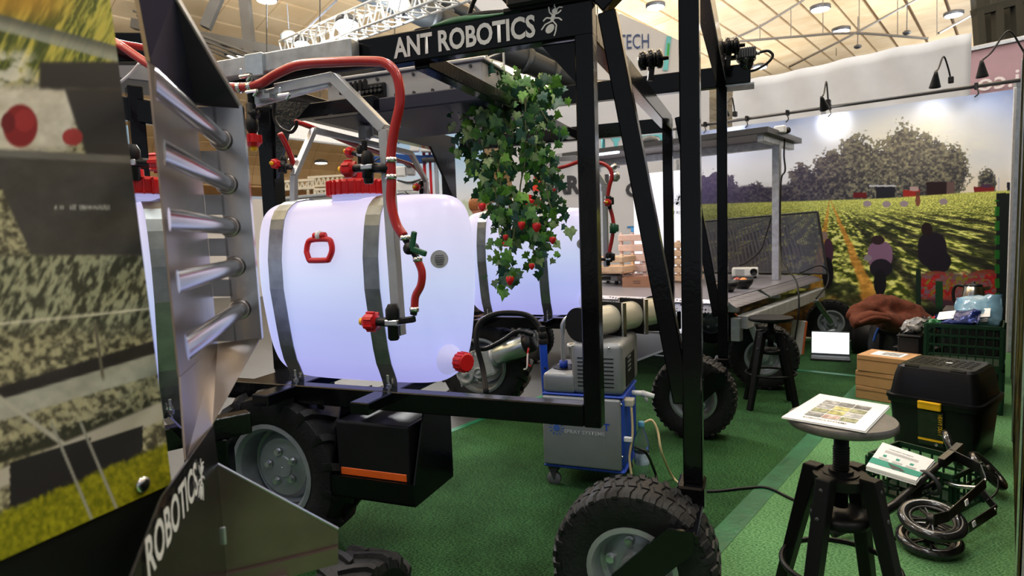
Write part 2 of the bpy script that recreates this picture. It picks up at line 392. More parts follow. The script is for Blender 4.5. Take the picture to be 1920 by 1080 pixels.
    c = mixc(c, [.5, .4, .46], z * .75); c = mixc(c, mixc([.45, .06, .08], [.86, .2, .2], n2), k * z)
    z = z * ss(.6, .72, fbm(px / 6, py / 5, 2, 78)); c = mixc(c, [.5, .45, .16], z)
    for x0, x1, y0, y1, col in [(1868, 1895, 362, 610, (.07, .1, .1)), (1717, 1727, 505, 640, (.09, .16, .12)), (1754, 1768, 527, 600, (.10, .24, .14))]:
        c = mixc(c, col, ((px > x0) & (px < x1) & (py > y0) & (py < y1)) * 1.0)
    st = ((px > 1865) & (px < 1874) & (py > 375) & (((py / 27) % 1) > .35)) * 1.0; c = mixc(c, [.12, .45, .13], st * .8)
    und = ss(570, 590, py) * ss(1700, 1720, px); c = mixc(c, [.05, .04, .06], und)
    return c
def mural_wave(u, v): return .012 * np.sin(u * 23 + 2 * v) * v + .012 * np.sin(u * 11 + v * 7) * ss(.5, 1, v)
mr = thing('mural_banner', 'large printed banner of strawberry pickers in a sunny field with trees', 'banner', S(NW, 1.6, 0))
printed('print', S(NW, 3.3, .02), S(NW, .06, .02), S(NW, 3.3, 2.47), 820, 480, mural_paint, mr, rough=.42, wave=mural_wave)
bm = BMN(); plate(bm, [S(NW + .03, 3.3, .02), S(NW + .03, .06, .02), S(NW + .03, .06, 2.47), S(NW + .03, 3.3, 2.47)], BN, .012)
obj('backing_sheet', bm, mat('white_tarpaulin', (.7, .7, .7), .6), mr)
bm = BMN(); beam(bm, S(NW - .015, .06, 0), S(NW - .015, .06, 2.48), .03, .012); obj('edge_batten', bm, mat('white_batten', (.7, .7, .72), .5), mr)
rp = thing('banner_rail', 'grey metal rail along the top of the picture banner', 'rail', S(NW + .02, 2, 2.5))
bm = BMN(); cyl(bm, S(NW + .02, -.1, 2.545), S(NW + .02, 3.5, 2.545), .018, n=12); obj('pipe', bm, mat('dark_rail_steel', (.09, .09, .095), .4, .6), rp, True)
for m_ in (.35, 1.62, 2.05, 2.5, 3.0):
    bm = BMN(); box(bm, S(NW + .01, m_, 2.545), BN, BM, Z, .06, .03, .06, .004); tube(bm, [S(NW - .02, m_, 2.53), S(NW - .03, m_ - .02, 2.47), S(NW - .02, m_ + .01, 2.44)], .006, 6); obj('clamp', bm, BLACKM, rp)
# posts that carry the rail
bm = BMN()
for m_ in (.05, 1.7, 3.4): obj('support_post', beamo(S(NW + .09, m_, 0), S(NW + .09, m_, 2.56), .04, .04), GALV, rp)
def clip_lamp(label, base, top, head, aim, power):
    base, top, head = hp(*base, BN, NW + .01), hp(*top, BN, NW - .12), hp(*head, BN, NW - .28)
    t = thing('clip_lamp', label, 'lamp', base, 'gooseneck clip lamps on the banner rail')
    bm = BMN(); box(bm, base, BN, BM, Z, .06, .045, .06, .006); obj('clip', bm, BLACKM, t)
    mid = (top + head) / 2 + Z * .05
    bm = BMN(); tube(bm, [base, base * .55 + top * .45 + Z * .03, top, head * .62 + top * .38 + Z * .02, head + Z * .07], .008, 8); obj('gooseneck', bm, BLACKM, t, True)
    d = (Vector(aim) - head).normalized() * .6 - Z * .4; d.normalize()
    bm = BMN(); lathe(bm, head - d * .07, d, [(.014, 0), (.02, .03), (.045, .13), (.05, .15), (.046, .15), (.018, .04)], 18); obj('shade', bm, BLACKM, t, True)
    bm = BMN(); lathe(bm, head + d * .055, d, [(.01, 0), (.038, .004), (.038, .012), (.01, .016)], 14); obj('bulb', bm, mat('lamp_glow', (1, .9, .75), .5, emit=25, ecol=(1, .93, .82)), t, True)
    l = bpy.data.lights.new('lamp_beam', 'SPOT'); l.energy = power; l.spot_size = 1.5; l.spot_blend = .9; l.color = (1, .95, .88); l.shadow_soft_size = .03
    o = bpy.data.objects.new('lamp_beam', l); COL.objects.link(o); o.parent = t; o.location = head + d * .085 - base
    o.rotation_euler = (Vector(aim) - (head + d * .085)).to_track_quat('-Z', 'Y').to_euler()
clip_lamp('black gooseneck clip lamp above the bright patch on the banner sky', (1553, 192), (1549, 153), (1543, 192), hp(1562, 225, BN, NW), 9)
clip_lamp('black gooseneck clip lamp on the rail in front of the white hanging cloth edge', (1783, 150), (1769, 106), (1754, 148), hp(1745, 230, BN, NW), 2.5)
clip_lamp('black gooseneck clip lamp in front of the pink banner', (1930, 118), (1890, 58), (1841, 128), hp(1850, 235, BN, NW), 2)
clip_lamp('black gooseneck clip lamp half hidden behind the robot post', (1378, 214), (1372, 183), (1358, 205), hp(1372, 250, BN, NW), 4)
# ---------------------------------------------------------------- side wall at the right with a dark plant print
def side_paint(px, py, u, v):
    n = fbm(u * 60, v * 14, 4, 41); n2 = fbm(u * 200, v * 40, 3, 43)
    c = mixc([.07, .065, .05], [.27, .27, .2], ss(.35, .75, n)); c = mixc(c, [.36, .38, .1], .75 * ss(.55, .75, n2) * ss(.75, .2, v)); c = mixc(c, [.33, .2, .08], .6 * ss(.6, .8, fbm(u * 30, v * 60, 3, 47)) * ss(.6, .1, v))
    return c
w = thing('wall_right', 'printed side wall with dark plant picture', None, S(4, .01, 0)); w['kind'] = 'structure'
wm = lambda n: .024 - .056 * (7.45 - n) / 5.1
printed('print', S(7.45, wm(7.45), 0), S(2.35, wm(2.35), 0), S(7.45, wm(7.45), 2.5), 240, 90, side_paint, w, rough=.95, spec=.0)
bm = BMN(); plate(bm, [S(7.5, wm(7.5) - .004, 0), S(2.35, wm(2.35) - .004, 0), S(2.35, wm(2.35) - .004, 2.5), S(7.5, wm(7.5) - .004, 2.5)], -BM, .03); obj('panel', bm, mat('wall_panel', (.3, .3, .3), .6), w)
for n_ in (2.55, 4.5, 6.3):
    bm = BMN(); beam(bm, S(n_, wm(n_), 0), S(n_, wm(n_), 2.5), .02, .008); obj('joint_strip', bm, ALU, w)
# ---------------------------------------------------------------- cloth banners behind the picture wall
CLOTH = mat('white_cloth', (.54, .55, .58), .85, 0, .05, 4, .25, 3)
def cloth(name, label, a, b, z0, z1a, z1b, mt, n=40, amp=.03):
    A, Bv = Vector(a), Vector(b); d = (Bv - A); nrm = d.cross(Z).normalized(); bm = BMN(); rows = []
    for k in range(9):
        r = []
        for i in range(n + 1):
            t = i / n; zt = z1a + (z1b - z1a) * t; z = z0 + (zt - z0) * k / 8
            r.append(bm.verts.new(A + d * t + Z * z + nrm * (amp * math.sin(t * 31 + k * .5) * (.3 + .7 * k / 8) + amp * math.sin(t * 9 + 2))))
        rows.append(r)
    for k in range(8):
        for i in range(n): bm.faces.new((rows[k][i], rows[k][i + 1], rows[k + 1][i + 1], rows[k + 1][i]))
    o = obj(name, bm, mt, None, True); md = o.modifiers.new('thickness', 'SOLIDIFY'); md.thickness = .004
    return setp(o, label, 'banner')
a = hp(1375, 160, BN, 8.6); b = hp(1822, 60, BN, 8.6)
cloth('hanging_cloth', 'plain white cloth hung above and behind the picture banner', (a.x, a.y, 0), (b.x, b.y, 0), 2.3, a.z + .03, b.z, CLOTH)
a = hp(1800, 100, BN, 9.6); b = hp(1990, 60, BN, 9.6)
PINK = mat('pink_cloth', srgb(168, 138, 148), .8, 0, .05, 5)
pk = thing('pink_banner', 'pale pink banner with white lettering beyond the picture wall', 'banner', (a.x, a.y, 2.4))
bm = BMN(); plate(bm, [(a.x, a.y, 2.5), (b.x, b.y, 2.5), (b.x, b.y, b.z), (a.x, a.y, a.z)], BN, .01); obj('cloth', bm, PINK, pk)
p0 = hp(1985, 150, BN, 9.57); text('lettering', 'bipi.co', p0, BM, Z, .21, mat('pink_lettering', (.75, .68, .7), .7), pk, .01)
bm = BMN(); beam(bm, (a.x, a.y, a.z + .02), (b.x, b.y, b.z + .02), .05, .05); obj('top_rail', bm, ALU, pk)
for q_ in (a, b): obj('stand_post', beamo(Vector((q_.x, q_.y, 0)) + BN * .04, Vector((q_.x, q_.y, q_.z)) + BN * .04, .05, .05, up=BM), ALU, pk)
# dark stand structure far right
bm = BMN()
for x0, y0, x1, y1 in [(1830, -20, 1838, 90), (1868, -20, 1872, 80), (1905, -20, 1908, 70), (1825, 25, 1960, -12)]:
    beam(bm, pt(x0, y0, 13), pt(x1, y1, 13), .16, .16)
plate(bm, [pt(1828, -60, 13.4), pt(2000, -60, 13.4), pt(2000, 60, 13.4), pt(1832, 82, 13.4)], FWD, .1)
setp(obj('stand_scaffold', bm, mat('dark_curtain', (.03, .032, .03), .8)), 'dark scaffold tower of a stand behind the pink banner', 'scaffold')
# ---------------------------------------------------------------- vaulted timber roof
def roof_z(m):
    if m < 6: return 10.6
    return 3.2 + 7.4 * math.sqrt(max(0, 1 - ((m - 6) / 20.5) ** 2))
def wood_mat():
    mt, nt, b = node_mat('roof_timber'); N_ = nt.nodes; L = nt.links
    tc = N_.new('ShaderNodeTexCoord'); info = N_.new('ShaderNodeObjectInfo')
    sx = N_.new('ShaderNodeSeparateXYZ'); mp = N_.new('ShaderNodeMapping'); mp.inputs['Rotation'].default_value = (0, 0, -(math.pi / 2 - YN)); L.new(tc.outputs['Object'], mp.inputs['Vector']); L.new(mp.outputs['Vector'], sx.inputs[0])
    md = N_.new('ShaderNodeMath'); md.operation = 'PINGPONG'; md.inputs[1].default_value = .7; L.new(sx.outputs[0], md.inputs[0])
    ls = N_.new('ShaderNodeMath'); ls.operation = 'GREATER_THAN'; ls.inputs[1].default_value = .012; L.new(md.outputs[0], ls.inputs[0])
    n1 = N_.new('ShaderNodeTexNoise'); n1.inputs['Scale'].default_value = .8; n1.inputs['Detail'].default_value = 4; L.new(tc.outputs['Object'], n1.inputs['Vector'])
    r = N_.new('ShaderNodeValToRGB'); e = r.color_ramp.elements; e[0].position = .3; e[1].position = .75; e[0].color = (*srgb(210, 176, 130), 1); e[1].color = (*srgb(232, 204, 162), 1); L.new(n1.outputs['Fac'], r.inputs['Fac'])
    mx = N_.new('ShaderNodeMix'); mx.data_type = 'RGBA'; L.new(ls.outputs[0], mx.inputs[0]); mx.inputs[6].default_value = (*srgb(178, 138, 90), 1); L.new(r.outputs['Color'], mx.inputs[7])
    hs = N_.new('ShaderNodeHueSaturation'); mr_ = N_.new('ShaderNodeMapRange'); mr_.inputs['To Min'].default_value = .86; mr_.inputs['To Max'].default_value = 1.06; L.new(info.outputs['Random'], mr_.inputs['Value']); L.new(mr_.outputs[0], hs.inputs['Value']); L.new(mx.outputs[2], hs.inputs['Color'])
    L.new(hs.outputs['Color'], b.inputs['Base Color']); b.inputs['Roughness'].default_value = .6
    return mt
WOODR = wood_mat()
ce = thing('ceiling', 'vaulted timber-clad hall roof', None, S(20, 5, 10.6)); ce['kind'] = 'structure'
bm = BMN(); ms = [-22, 6] + [6 + 20.5 * math.sin(k / 14 * math.pi / 2) for k in range(1, 15)]
ra = [bm.verts.new(S(-14, m_, roof_z(m_) + .16)) for m_ in ms]; rb = [bm.verts.new(S(64, m_, roof_z(m_) + .16)) for m_ in ms]
for i in range(len(ms) - 1): bm.faces.new((ra[i], rb[i], rb[i + 1], ra[i + 1]))
obj('roof_deck', bm, mat('roof_deck_brown', srgb(120, 88, 52), .7), ce)
mm = [-21 + k * 1.32 for k in range(21)]; arc = []; a_ = 0
while a_ < math.pi / 2 - .02:
    arc.append(6.4 + 20.1 * math.sin(a_)); a_ += .055
mm = [m_ for m_ in mm if m_ < 5.9] + arc
for k in range(len(mm) - 1):
    m0, m1 = mm[k], mm[k + 1] - (mm[k + 1] - mm[k]) * .1
    for n0, n1 in [(-13.9, 6), (6.05, 26), (26.05, 45), (45.05, 63.9)]:
        if m1 < -5 and n0 > 40 : continue
        bm = BMN(); z0, z1 = roof_z(m0), roof_z(m1)
        plate(bm, [S(n0, m0, z0), S(n1, m0, z0), S(n1, m1, z1), S(n0, m1, z1)], Z, .1); obj('plank', bm, WOODR, ce)
# steel roof frame, duct, downlights
STEEL = mat('grey_roof_steel', (.05, .047, .042), .5, .3, .1, 2)
def px_beam(name, label, cat, segs, d, w, mt, group=None):
    bm = BMN()
    for x0, y0, x1, y1 in segs: beam(bm, pt(x0, y0, d), pt(x1, y1, d), w, w, bev=0)
    return setp(obj(name, bm, mt), label, cat, group)
px_beam('roof_frame', 'grey steel roof frame with a vertical hanger left of the light truss', 'steel frame', [(250, 45, 600, 112), (600, 112, 845, 160), (455, -40, 470, 105), (385, 52, 412, -12), (470, 105, 495, 113), (930, 60, 938, 10)], 16, .24, STEEL)
bm = BMN()
for k in range(4): cyl(bm, pt(250 + k * 7, 20 + k * 9, 15), pt(478, 104 + k * 8, 15), .03, n=6)
setp(obj('cable_bundle', bm, STEEL), 'thin dark tension cables below the roof frame', 'cable')
bm = BMN(); cyl(bm, pt(610, -60, 15), pt(1085, 160, 19), .34, n=14); cyl(bm, pt(620, -90, 16), pt(1100, 130, 20), .2, n=10)
for k in range(9):
    t_ = k / 8; p_ = pt(610, -60, 15) * (1 - t_) + pt(1085, 160, 19) * t_; d_ = (pt(1085, 160, 19) - pt(610, -60, 15)).normalized(); cyl(bm, p_ - d_ * .1, p_ + d_ * .1, .38, n=14)
setp(obj('ventilation_duct', bm, mat('dark_duct', (.018, .021, .023), .5, .2), None, True), 'dark round ventilation duct under the timber roof', 'duct')
px_beam('hanging_cable', 'thin suspended cable line in front of the roof over the light truss', 'cable', [(632, 0, 548, 80)], 14, .03, BLACKM)
bm = BMN()
for p in [[(1350, 82), (1420, 52), (1507, 0)], [(1480, 125), (1600, 64), (1722, -3)], [(1380, 78), (1500, 68), (1600, 62), (1740, 72)], [(1760, 62), (1840, 18)]]: tube(bm, [pt(x, y, 17) for x, y in p], .035, 6)
for x, y0, y1 in [(1425, 45, 72), (1483, 14, 68), (1543, 0, 66), (1568, 90, 105), (1611, 0, 65), (1683, 0, 66), (1757, 0, 66)]: cyl(bm, pt(x, y0, 17), pt(x, y1, 17), .012, n=5)
setp(obj('hanging_cable', bm, mat('dark_cable', (.07, .06, .05), .6)), 'dark suspension cables with thin droppers under the right-hand roof', 'cable')
GLOW = mat('downlight_glow', (1, 1, 1), .5, var=0, emit=9, ecol=(1, .97, .92))
for i, (x, y, d) in enumerate([(1229, 14, 18), (1538, 18, 18), (1577, 59, 20), (1788, 29, 20), (833, 27, 17), (847, 37, 19), (1024, 96, 20), (1046, 99, 22), (500, 1, 16), (1425, 127, 24), (440, 108, 18), (602, 306, 26), (552, 298, 26)]):
    p = pt(x, y, d); t = thing('roof_downlight', 'small round white downlight under the timber roof', 'ceiling light', p, 'round downlights under the roof')
    bm = BMN(); lathe(bm, p, Z, [(.26, 0), (.28, .02), (.28, .1), (.1, .16)], 20); obj('housing', bm, DKGREY, t, True)
    bm = BMN(); lathe(bm, p - Z * .015, Z, [(.02, 0), (.24, .004), (.24, .014)], 20); obj('lens', bm, GLOW, t, True)
for x, y, d in [(543, 80, 15), (1700, 65, 17), (1608, 91, 18)]:
    p = pt(x, y, d); t = thing('roof_loudspeaker', 'round grey fitting hanging below the roof' if x < 600 else ('small dark fitting below the roof near the lit clip lamp cables' if x > 1650 else 'small dark lamp below the roof above the white cloth'), 'loudspeaker', p)
    bm = BMN(); lathe(bm, p, Z, [(.1, 0), (.2, .05), (.22, .16), (.12, .26)] if x < 600 else [(.05, 0), (.1, .03), (.1, .08), (.03, .12)], 18); obj('body', bm, mat('speaker_grey', (.16, .17, .16), .5) if x < 600 else DKGREY, t, True)
    bm = BMN(); cyl(bm, p + Z * (.25 if x < 600 else .11), p + Z * .9, .012, n=6); obj('hanger', bm, DKGREY, t)
# white lattice trusses with lamps
TW = mat('white_truss_paint', (.8, .82, .82), .4, .1, .03)
def truss(name, label, a, b, w, side, n, r=.02):
    a, b = Vector(a), Vector(b); d = (b - a).normalized(); s = Vector(side); s = (s - d * s.dot(d)).normalized(); u = d.cross(s)
    t = thing(name, label, 'truss', a); c = [(a + s * (w * i) + u * (w * j)) for i, j in ((-.5, -.5), (.5, -.5), (.5, .5), (-.5, .5))]
    L_ = (b - a)
    for p in c: bm = BMN(); cyl(bm, p, p + L_, r * 1.5, n=8); obj('chord', bm, TW, t, True)
    for f in range(4):
        p, q = c[f], c[(f + 1) % 4]; bm = BMN()
        for k in range(n):
            x0, x1 = k / n, (k + .5) / n; x2 = (k + 1) / n
            cyl(bm, p + L_ * x0, q + L_ * x1, r, n=6); cyl(bm, q + L_ * x1, p + L_ * x2, r, n=6)
        obj('lattice', bm, TW, t)
    return t
truss('light_truss', 'white lattice truss carrying bright lamps above the stand', pt(540, 97, 11), pt(860, -30, 7.2), .3, Z, 16, .012)
truss('light_truss', 'upright white lattice truss behind the lettered robot beam', pt(922, -40, 13), pt(930, 150, 13), .36, RGT, 8, .015)
TL = mat('flood_glow', (1, 1, 1), .5, var=0, emit=60, ecol=(.96, .98, 1))
for x, y, d, r in [(650, 48, 9.2, .17), (566, 84, 10.4, .12), (748, 6, 8.2, .14)]:
    p = pt(x, y, d); n_ = (CAM - p).normalized() * .3 - Z * .9; n_.normalize()
    t = thing('stage_lamp', 'bright white floodlight hanging on the lattice truss', 'lamp', p, 'floodlights on the lattice truss')
    bm = BMN(); lathe(bm, p - n_ * .16, n_, [(r * .5, 0), (r * .9, .06), (r, .16), (r * .9, .165)], 18); obj('housing', bm, DKGREY, t, True)
    bm = BMN(); ellipsoid(bm, p, Vector((1, 0, 0)), Vector((0, 1, 0)), Z, r * 1.0, r * 1.0, r * .6, 14, 8); obj('lens', bm, TL, t, True)
    l = bpy.data.lights.new('lamp_beam', 'SPOT'); l.energy = 500; l.spot_size = 1.6; l.spot_blend = .8; l.shadow_soft_size = .15
    o = bpy.data.objects.new('lamp_beam', l); COL.objects.link(o); o.parent = t; o.location = n_ * .15; o.rotation_euler = (Vector((.6, 2.6, 0)) - p).to_track_quat('-Z', 'Y').to_euler()
# ================================================================ spray robot
def tyre(bm, c, ax, R, w, kind, n=48):
    """tyre body and moulded tread, axle along ax"""
    d, s, u = frame_of(ax); h = w / 2; ri = R * (.5 if kind == 'block' else .57)
    prof = [(ri, -h * .72), (ri + .02, -h * .86), (R * .82, -h), (R * .93, -h * .93), (R * .965, -h * .7), (R * .975, 0), (R * .965, h * .7), (R * .93, h * .93), (R * .82, h), (ri + .02, h * .86), (ri, h * .72), (ri - .015, h * .6), (ri - .015, -h * .6)]
    rings = []
    for i in range(n):
        a = 2 * math.pi * i / n; q = s * math.cos(a) + u * math.sin(a)
        rings.append([Vector(c) + q * r + d * o for r, o in prof])
    skin(bm, rings, loop=True)
    def lug(pts, wid, hgt):
        # pts: (angle, offset along axle, radius)
        L_ = []; 
        for a, o, r in pts:
            rr = []
            for da, dr in ((-wid, 0), (-wid * .75, hgt), (wid * .75, hgt), (wid, 0)):
                q = s * math.cos(a + da) + u * math.sin(a + da); rr.append(Vector(c) + q * (r + dr) + d * o)
            L_.append(rr)
        skin(bm, L_)
    if kind == 'tractor':
        N_ = 17
        for k in range(N_):
            for sg in (-1, 1):
                a = 2 * math.pi * (k + (.5 if sg > 0 else 0)) / N_
                lug([(a - .10 * sg * 0 + .00, -sg * h * .08, R * .955), (a + .10, sg * h * .4, R * .96), (a + .17, sg * h * .8, R * .95), (a + .20, sg * h * .98, R * .9), (a + .215, sg * h * 1.03, R * .82)], .06, R * .08)
    else:
        N_ = 40
        for k in range(N_):
            a = 2 * math.pi * k / N_
            for sg in (-1, 1):
                b = a + (.5 * 2 * math.pi / N_ if sg > 0 else 0)
                lug([(b, sg * h * .42, R * .958), (b + .035, sg * h * .8, R * .952), (b + .035, sg * h * 1.0, R * .915), (b + .03, sg * h * 1.04, R * .85 + (.02 if k % 2 else 0))], .045, R * .03)
            lug([(a, -h * .3, R * .97), (a + .03, 0, R * .975), (a, h * .3, R * .97)], .058, R * .02)
    return bm
def wheel(parent, c, ax, R, w, kind, face=-1):
    """wheel part with tyre, rim, nuts as sub-parts; face = side (along ax) that shows"""
    c = Vector(c); ax = Vector(ax).normalized()
    t = obj('wheel', tyre(BMN(), c, ax, R, w, kind), RUBBER, parent, True); autosmooth(t, 35)
    f = ax * face; ri = R * (.5 if kind == 'block' else .57)
    bm = BMN()
    if kind == 'tractor':
        lathe(bm, c, f, [(ri + .012, w * .40), (ri + .014, w * .43), (ri - .004, w * .44), (ri - .02, w * .36), (ri - .026, w * .0), (ri - .045, -w * .04), (ri - .05, w * .06), (ri - .07, w * .12), (.05, w * .12), (.046, w * .14), (.004, w * .14)], 40, cap=False)
        lathe(bm, c, f, [(ri + .01, w * .36), (ri - .02, -w * .4), (ri + .012, -w * .43)], 40, cap=False)
    else:
        lathe(bm, c, f, [(ri + .012, w * .38), (ri + .012, w * .42), (ri - .004, w * .43), (ri - .014, w * .34), (ri - .02, w * .12), (ri - .035, w * .06), (.08, w * .1), (.066, w * .14), (.04, w * .14), (.038, w * .3), (.004, w * .31)], 36, cap=False)
        lathe(bm, c, f, [(ri + .01, w * .36), (ri - .02, -w * .36), (ri + .012, -w * .4)], 36, cap=False)
    r = obj('rim', bm, RIMG, t, True); autosmooth(r, 30)
    d, s, u = frame_of(ax); k = 5
    for i in range(k):
        a = 2 * math.pi * i / k + .5; rr = .068 if kind == 'tractor' else .075
        p = c + (s * math.cos(a) + u * math.sin(a)) * rr + f * (w * (.12 if kind == 'tractor' else .1))
        bm = BMN(); cyl(bm, p, p + f * .022, .013, n=6); cyl(bm, p + f * .003, p + f * .006, .017, n=10); obj('wheel_nut', bm, ALU, t)
    return t
# tank emission
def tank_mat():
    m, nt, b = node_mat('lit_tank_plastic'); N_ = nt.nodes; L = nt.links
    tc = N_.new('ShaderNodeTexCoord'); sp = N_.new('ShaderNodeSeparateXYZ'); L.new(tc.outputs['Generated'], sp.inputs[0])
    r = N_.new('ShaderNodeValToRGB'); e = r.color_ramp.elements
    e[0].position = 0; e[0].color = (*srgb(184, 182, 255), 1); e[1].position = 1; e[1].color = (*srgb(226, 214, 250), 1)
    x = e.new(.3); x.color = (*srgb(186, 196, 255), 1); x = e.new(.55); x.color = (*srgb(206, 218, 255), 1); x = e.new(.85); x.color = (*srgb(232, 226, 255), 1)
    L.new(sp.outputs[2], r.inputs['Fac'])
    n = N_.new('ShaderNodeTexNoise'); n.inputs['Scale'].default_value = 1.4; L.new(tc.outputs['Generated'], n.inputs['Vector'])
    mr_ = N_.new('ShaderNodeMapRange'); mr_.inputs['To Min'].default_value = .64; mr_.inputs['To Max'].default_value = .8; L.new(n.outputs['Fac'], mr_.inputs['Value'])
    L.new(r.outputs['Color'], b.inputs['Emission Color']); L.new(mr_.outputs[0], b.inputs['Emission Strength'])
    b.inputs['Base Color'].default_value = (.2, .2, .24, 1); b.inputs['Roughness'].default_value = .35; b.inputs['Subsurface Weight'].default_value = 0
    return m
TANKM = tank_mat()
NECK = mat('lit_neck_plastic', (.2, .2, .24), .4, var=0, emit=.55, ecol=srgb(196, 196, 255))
ZB = [(0.716, 0.3193, 0.065), (0.726, 0.3629, 0.0825), (0.755, 0.4064, 0.11), (0.8, 0.4354, 0.138), (0.88, 0.4567, 0.159), (0.99, 0.4693, 0.176), (1.11, 0.4761, 0.193), (1.23, 0.478, 0.193), (1.33, 0.4722, 0.178), (1.39, 0.4625, 0.16), (1.425, 0.447, 0.138), (1.448, 0.4238, 0.11), (1.462, 0.387, 0.08), (1.468, 0.3193, 0.05)]
UC, VC = -1.525, 2.2
def bprof(z):
    for (z0, a0, b0), (z1, a1, b1) in zip(ZB, ZB[1:]):
        if z0 <= z <= z1:
            t = (z - z0) / (z1 - z0); return b0 + (b1 - b0) * t
    return ZB[-1][2]
def tank(parent, T, cap=(-1.53, 2.2), drain=True):
    """T maps tank coordinates (u, v, z) to the world"""
    bm = BMN(); zs = []
    P = [Vector((z, a, b)) for z, a, b in ZB]; sm = smoothpath(P, 3); n = 72
    rings = []
    for z, a, b in sm:
        r = []
        for i in range(n):
            t = 2 * math.pi * i / n; ct, st = math.cos(t), math.sin(t); e = 3.0
            uu = a * math.copysign(abs(ct) ** (2 / e), ct); vv = b * math.copysign(abs(st) ** (2 / e), st)
            g = sum(math.exp(-((uu - c) / .05) ** 2) for c in (UC + 1.812 - 2 * UC - 1.812 + 0,)) * 0
            for c in (-1.355 - UC, -1.812 - UC): g += math.exp(-((uu - c) / .045) ** 2)
            k = 1 - .018 * g if abs(st) > .5 else 1
            # end faces bulge a little
            uu *= 1 + .02 * (1 - (vv / b) ** 2)
            r.append(T(UC + uu, VC + vv * k, z))
        rings.append(r)
    skin(bm, rings)
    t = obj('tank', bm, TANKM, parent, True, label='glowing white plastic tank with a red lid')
    # filler lid
    cu, cv = cap; up = T(0, 0, 1) - T(0, 0, 0); c = T(cu, cv, 1.455)
    bm = BMN(); lathe(bm, c, up, [(.114, 0), (.107, .012), (.107, .03)], 40); obj('filler_neck', bm, NECK, t, True)
    bm = BMN(); lathe(bm, c, up, [(.109, .026), (.122, .028), (.125, .04), (.122, .075), (.111, .086), (.05, .088), (.045, .09), (.044, .118), (.03, .122)], 48)
    d, s, u = frame_of(up)
    for k in range(26):
        a = 2 * math.pi * k / 26; q = s * math.cos(a) + u * math.sin(a); box(bm, c + q * .124 + up * .054, q, up.cross(q), up, .012, .008, .06, .003)
    autosmooth(obj('tank_lid', bm, RED, t, True), 35)
    # carrying handle
    hc = [(-.054, -.004), (-.05, .022), (-.034, .036), (.034, .036), (.05, .022), (.054, -.004), (.042, -.03), (.032, -.034), (-.032, -.034), (-.042, -.03)]
    vf = lambda z: VC - bprof(z) - .012
    bm = BMN(); pts = [T(-1.584 + x, vf(1.262 + y) - .006, 1.262 + y) for x, y in [(1.12 * a_, 1.15 * b_) for a_, b_ in hc]]; tube(bm, smoothpath(pts + pts[:1], 4)[:-1], .0115, 8, smooth=False, loop=True)
    autosmooth(obj('handle', bm, RED, t, True), 60)
    bm = BMN(); cyl(bm, T(-1.61, vf(1.32) - .006, 1.318), T(-1.558, vf(1.32) - .006, 1.318), .014, n=12); obj('handle_pivot', bm, RED, t, True)
    bm = BMN(); cyl(bm, T(-1.592, vf(1.32) - .008, 1.32), T(-1.576, vf(1.32) - .008, 1.32), .018, n=12); obj('pivot_clip', bm, WHITE, t, True)
    if drain:
        # drain
        bm = BMN(); lathe(bm, T(-1.085, 2.10, .828), T(.9, -.42, 0) - T(0, 0, 0), [(.06, -.01), (.045, .02), (.034, .045), (.03, .06)], 24, cap=False); obj('drain_neck', bm, NECK, t, True)
        bm = BMN(); lathe(bm, T(-1.085, 2.10, .828), T(.9, -.42, 0) - T(0, 0, 0), [(.03, .05), (.036, .055), (.036, .095), (.031, .1), (.005, .1)], 20)
        ax_ = (T(.9, -.42, 0) - T(0, 0, 0)).normalized(); d, s, u = frame_of(ax_)
        for k in range(14):
            a = 2 * math.pi * k / 14; q = s * math.cos(a) + u * math.sin(a); box(bm, T(-1.085, 2.10, .828) + ax_ * .075 + q * .036, ax_, q, ax_.cross(q), .036, .006, .006)
        obj('drain_cap', bm, RED, t)
    # round data label
    bm = BMN(); z0 = 1.215; lathe(bm, T(-1.097, 2.066, z0), T(.67, -.74, .05) - T(0, 0, 0), [(.002, .004), (.034, .004), (.034, .0), (.002, 0)], 24)
    obj('data_label', bm, mat('label_grey', (.42, .42, .46), .5, var=.05), t)
    rt = T(.74, .67, 0) - T(0, 0, 0); upz = T(0, 0, 1) - T(0, 0, 0)
    for k in range(5):
        bm = BMN(); w_ = .04 - .006 * abs(k - 1.5); box(bm, T(-1.097 + .005, 2.066 - .0055, z0 + .014 - .008 * k), rt, T(-.67, .74, 0) - T(0, 0, 0), upz, w_, .002, .002); obj('label_line', bm, DKGREY, t)
    return t
STRAPM = mat('dull_zinc_strap', (.26, .28, .285), .32, .85, .2, 16)
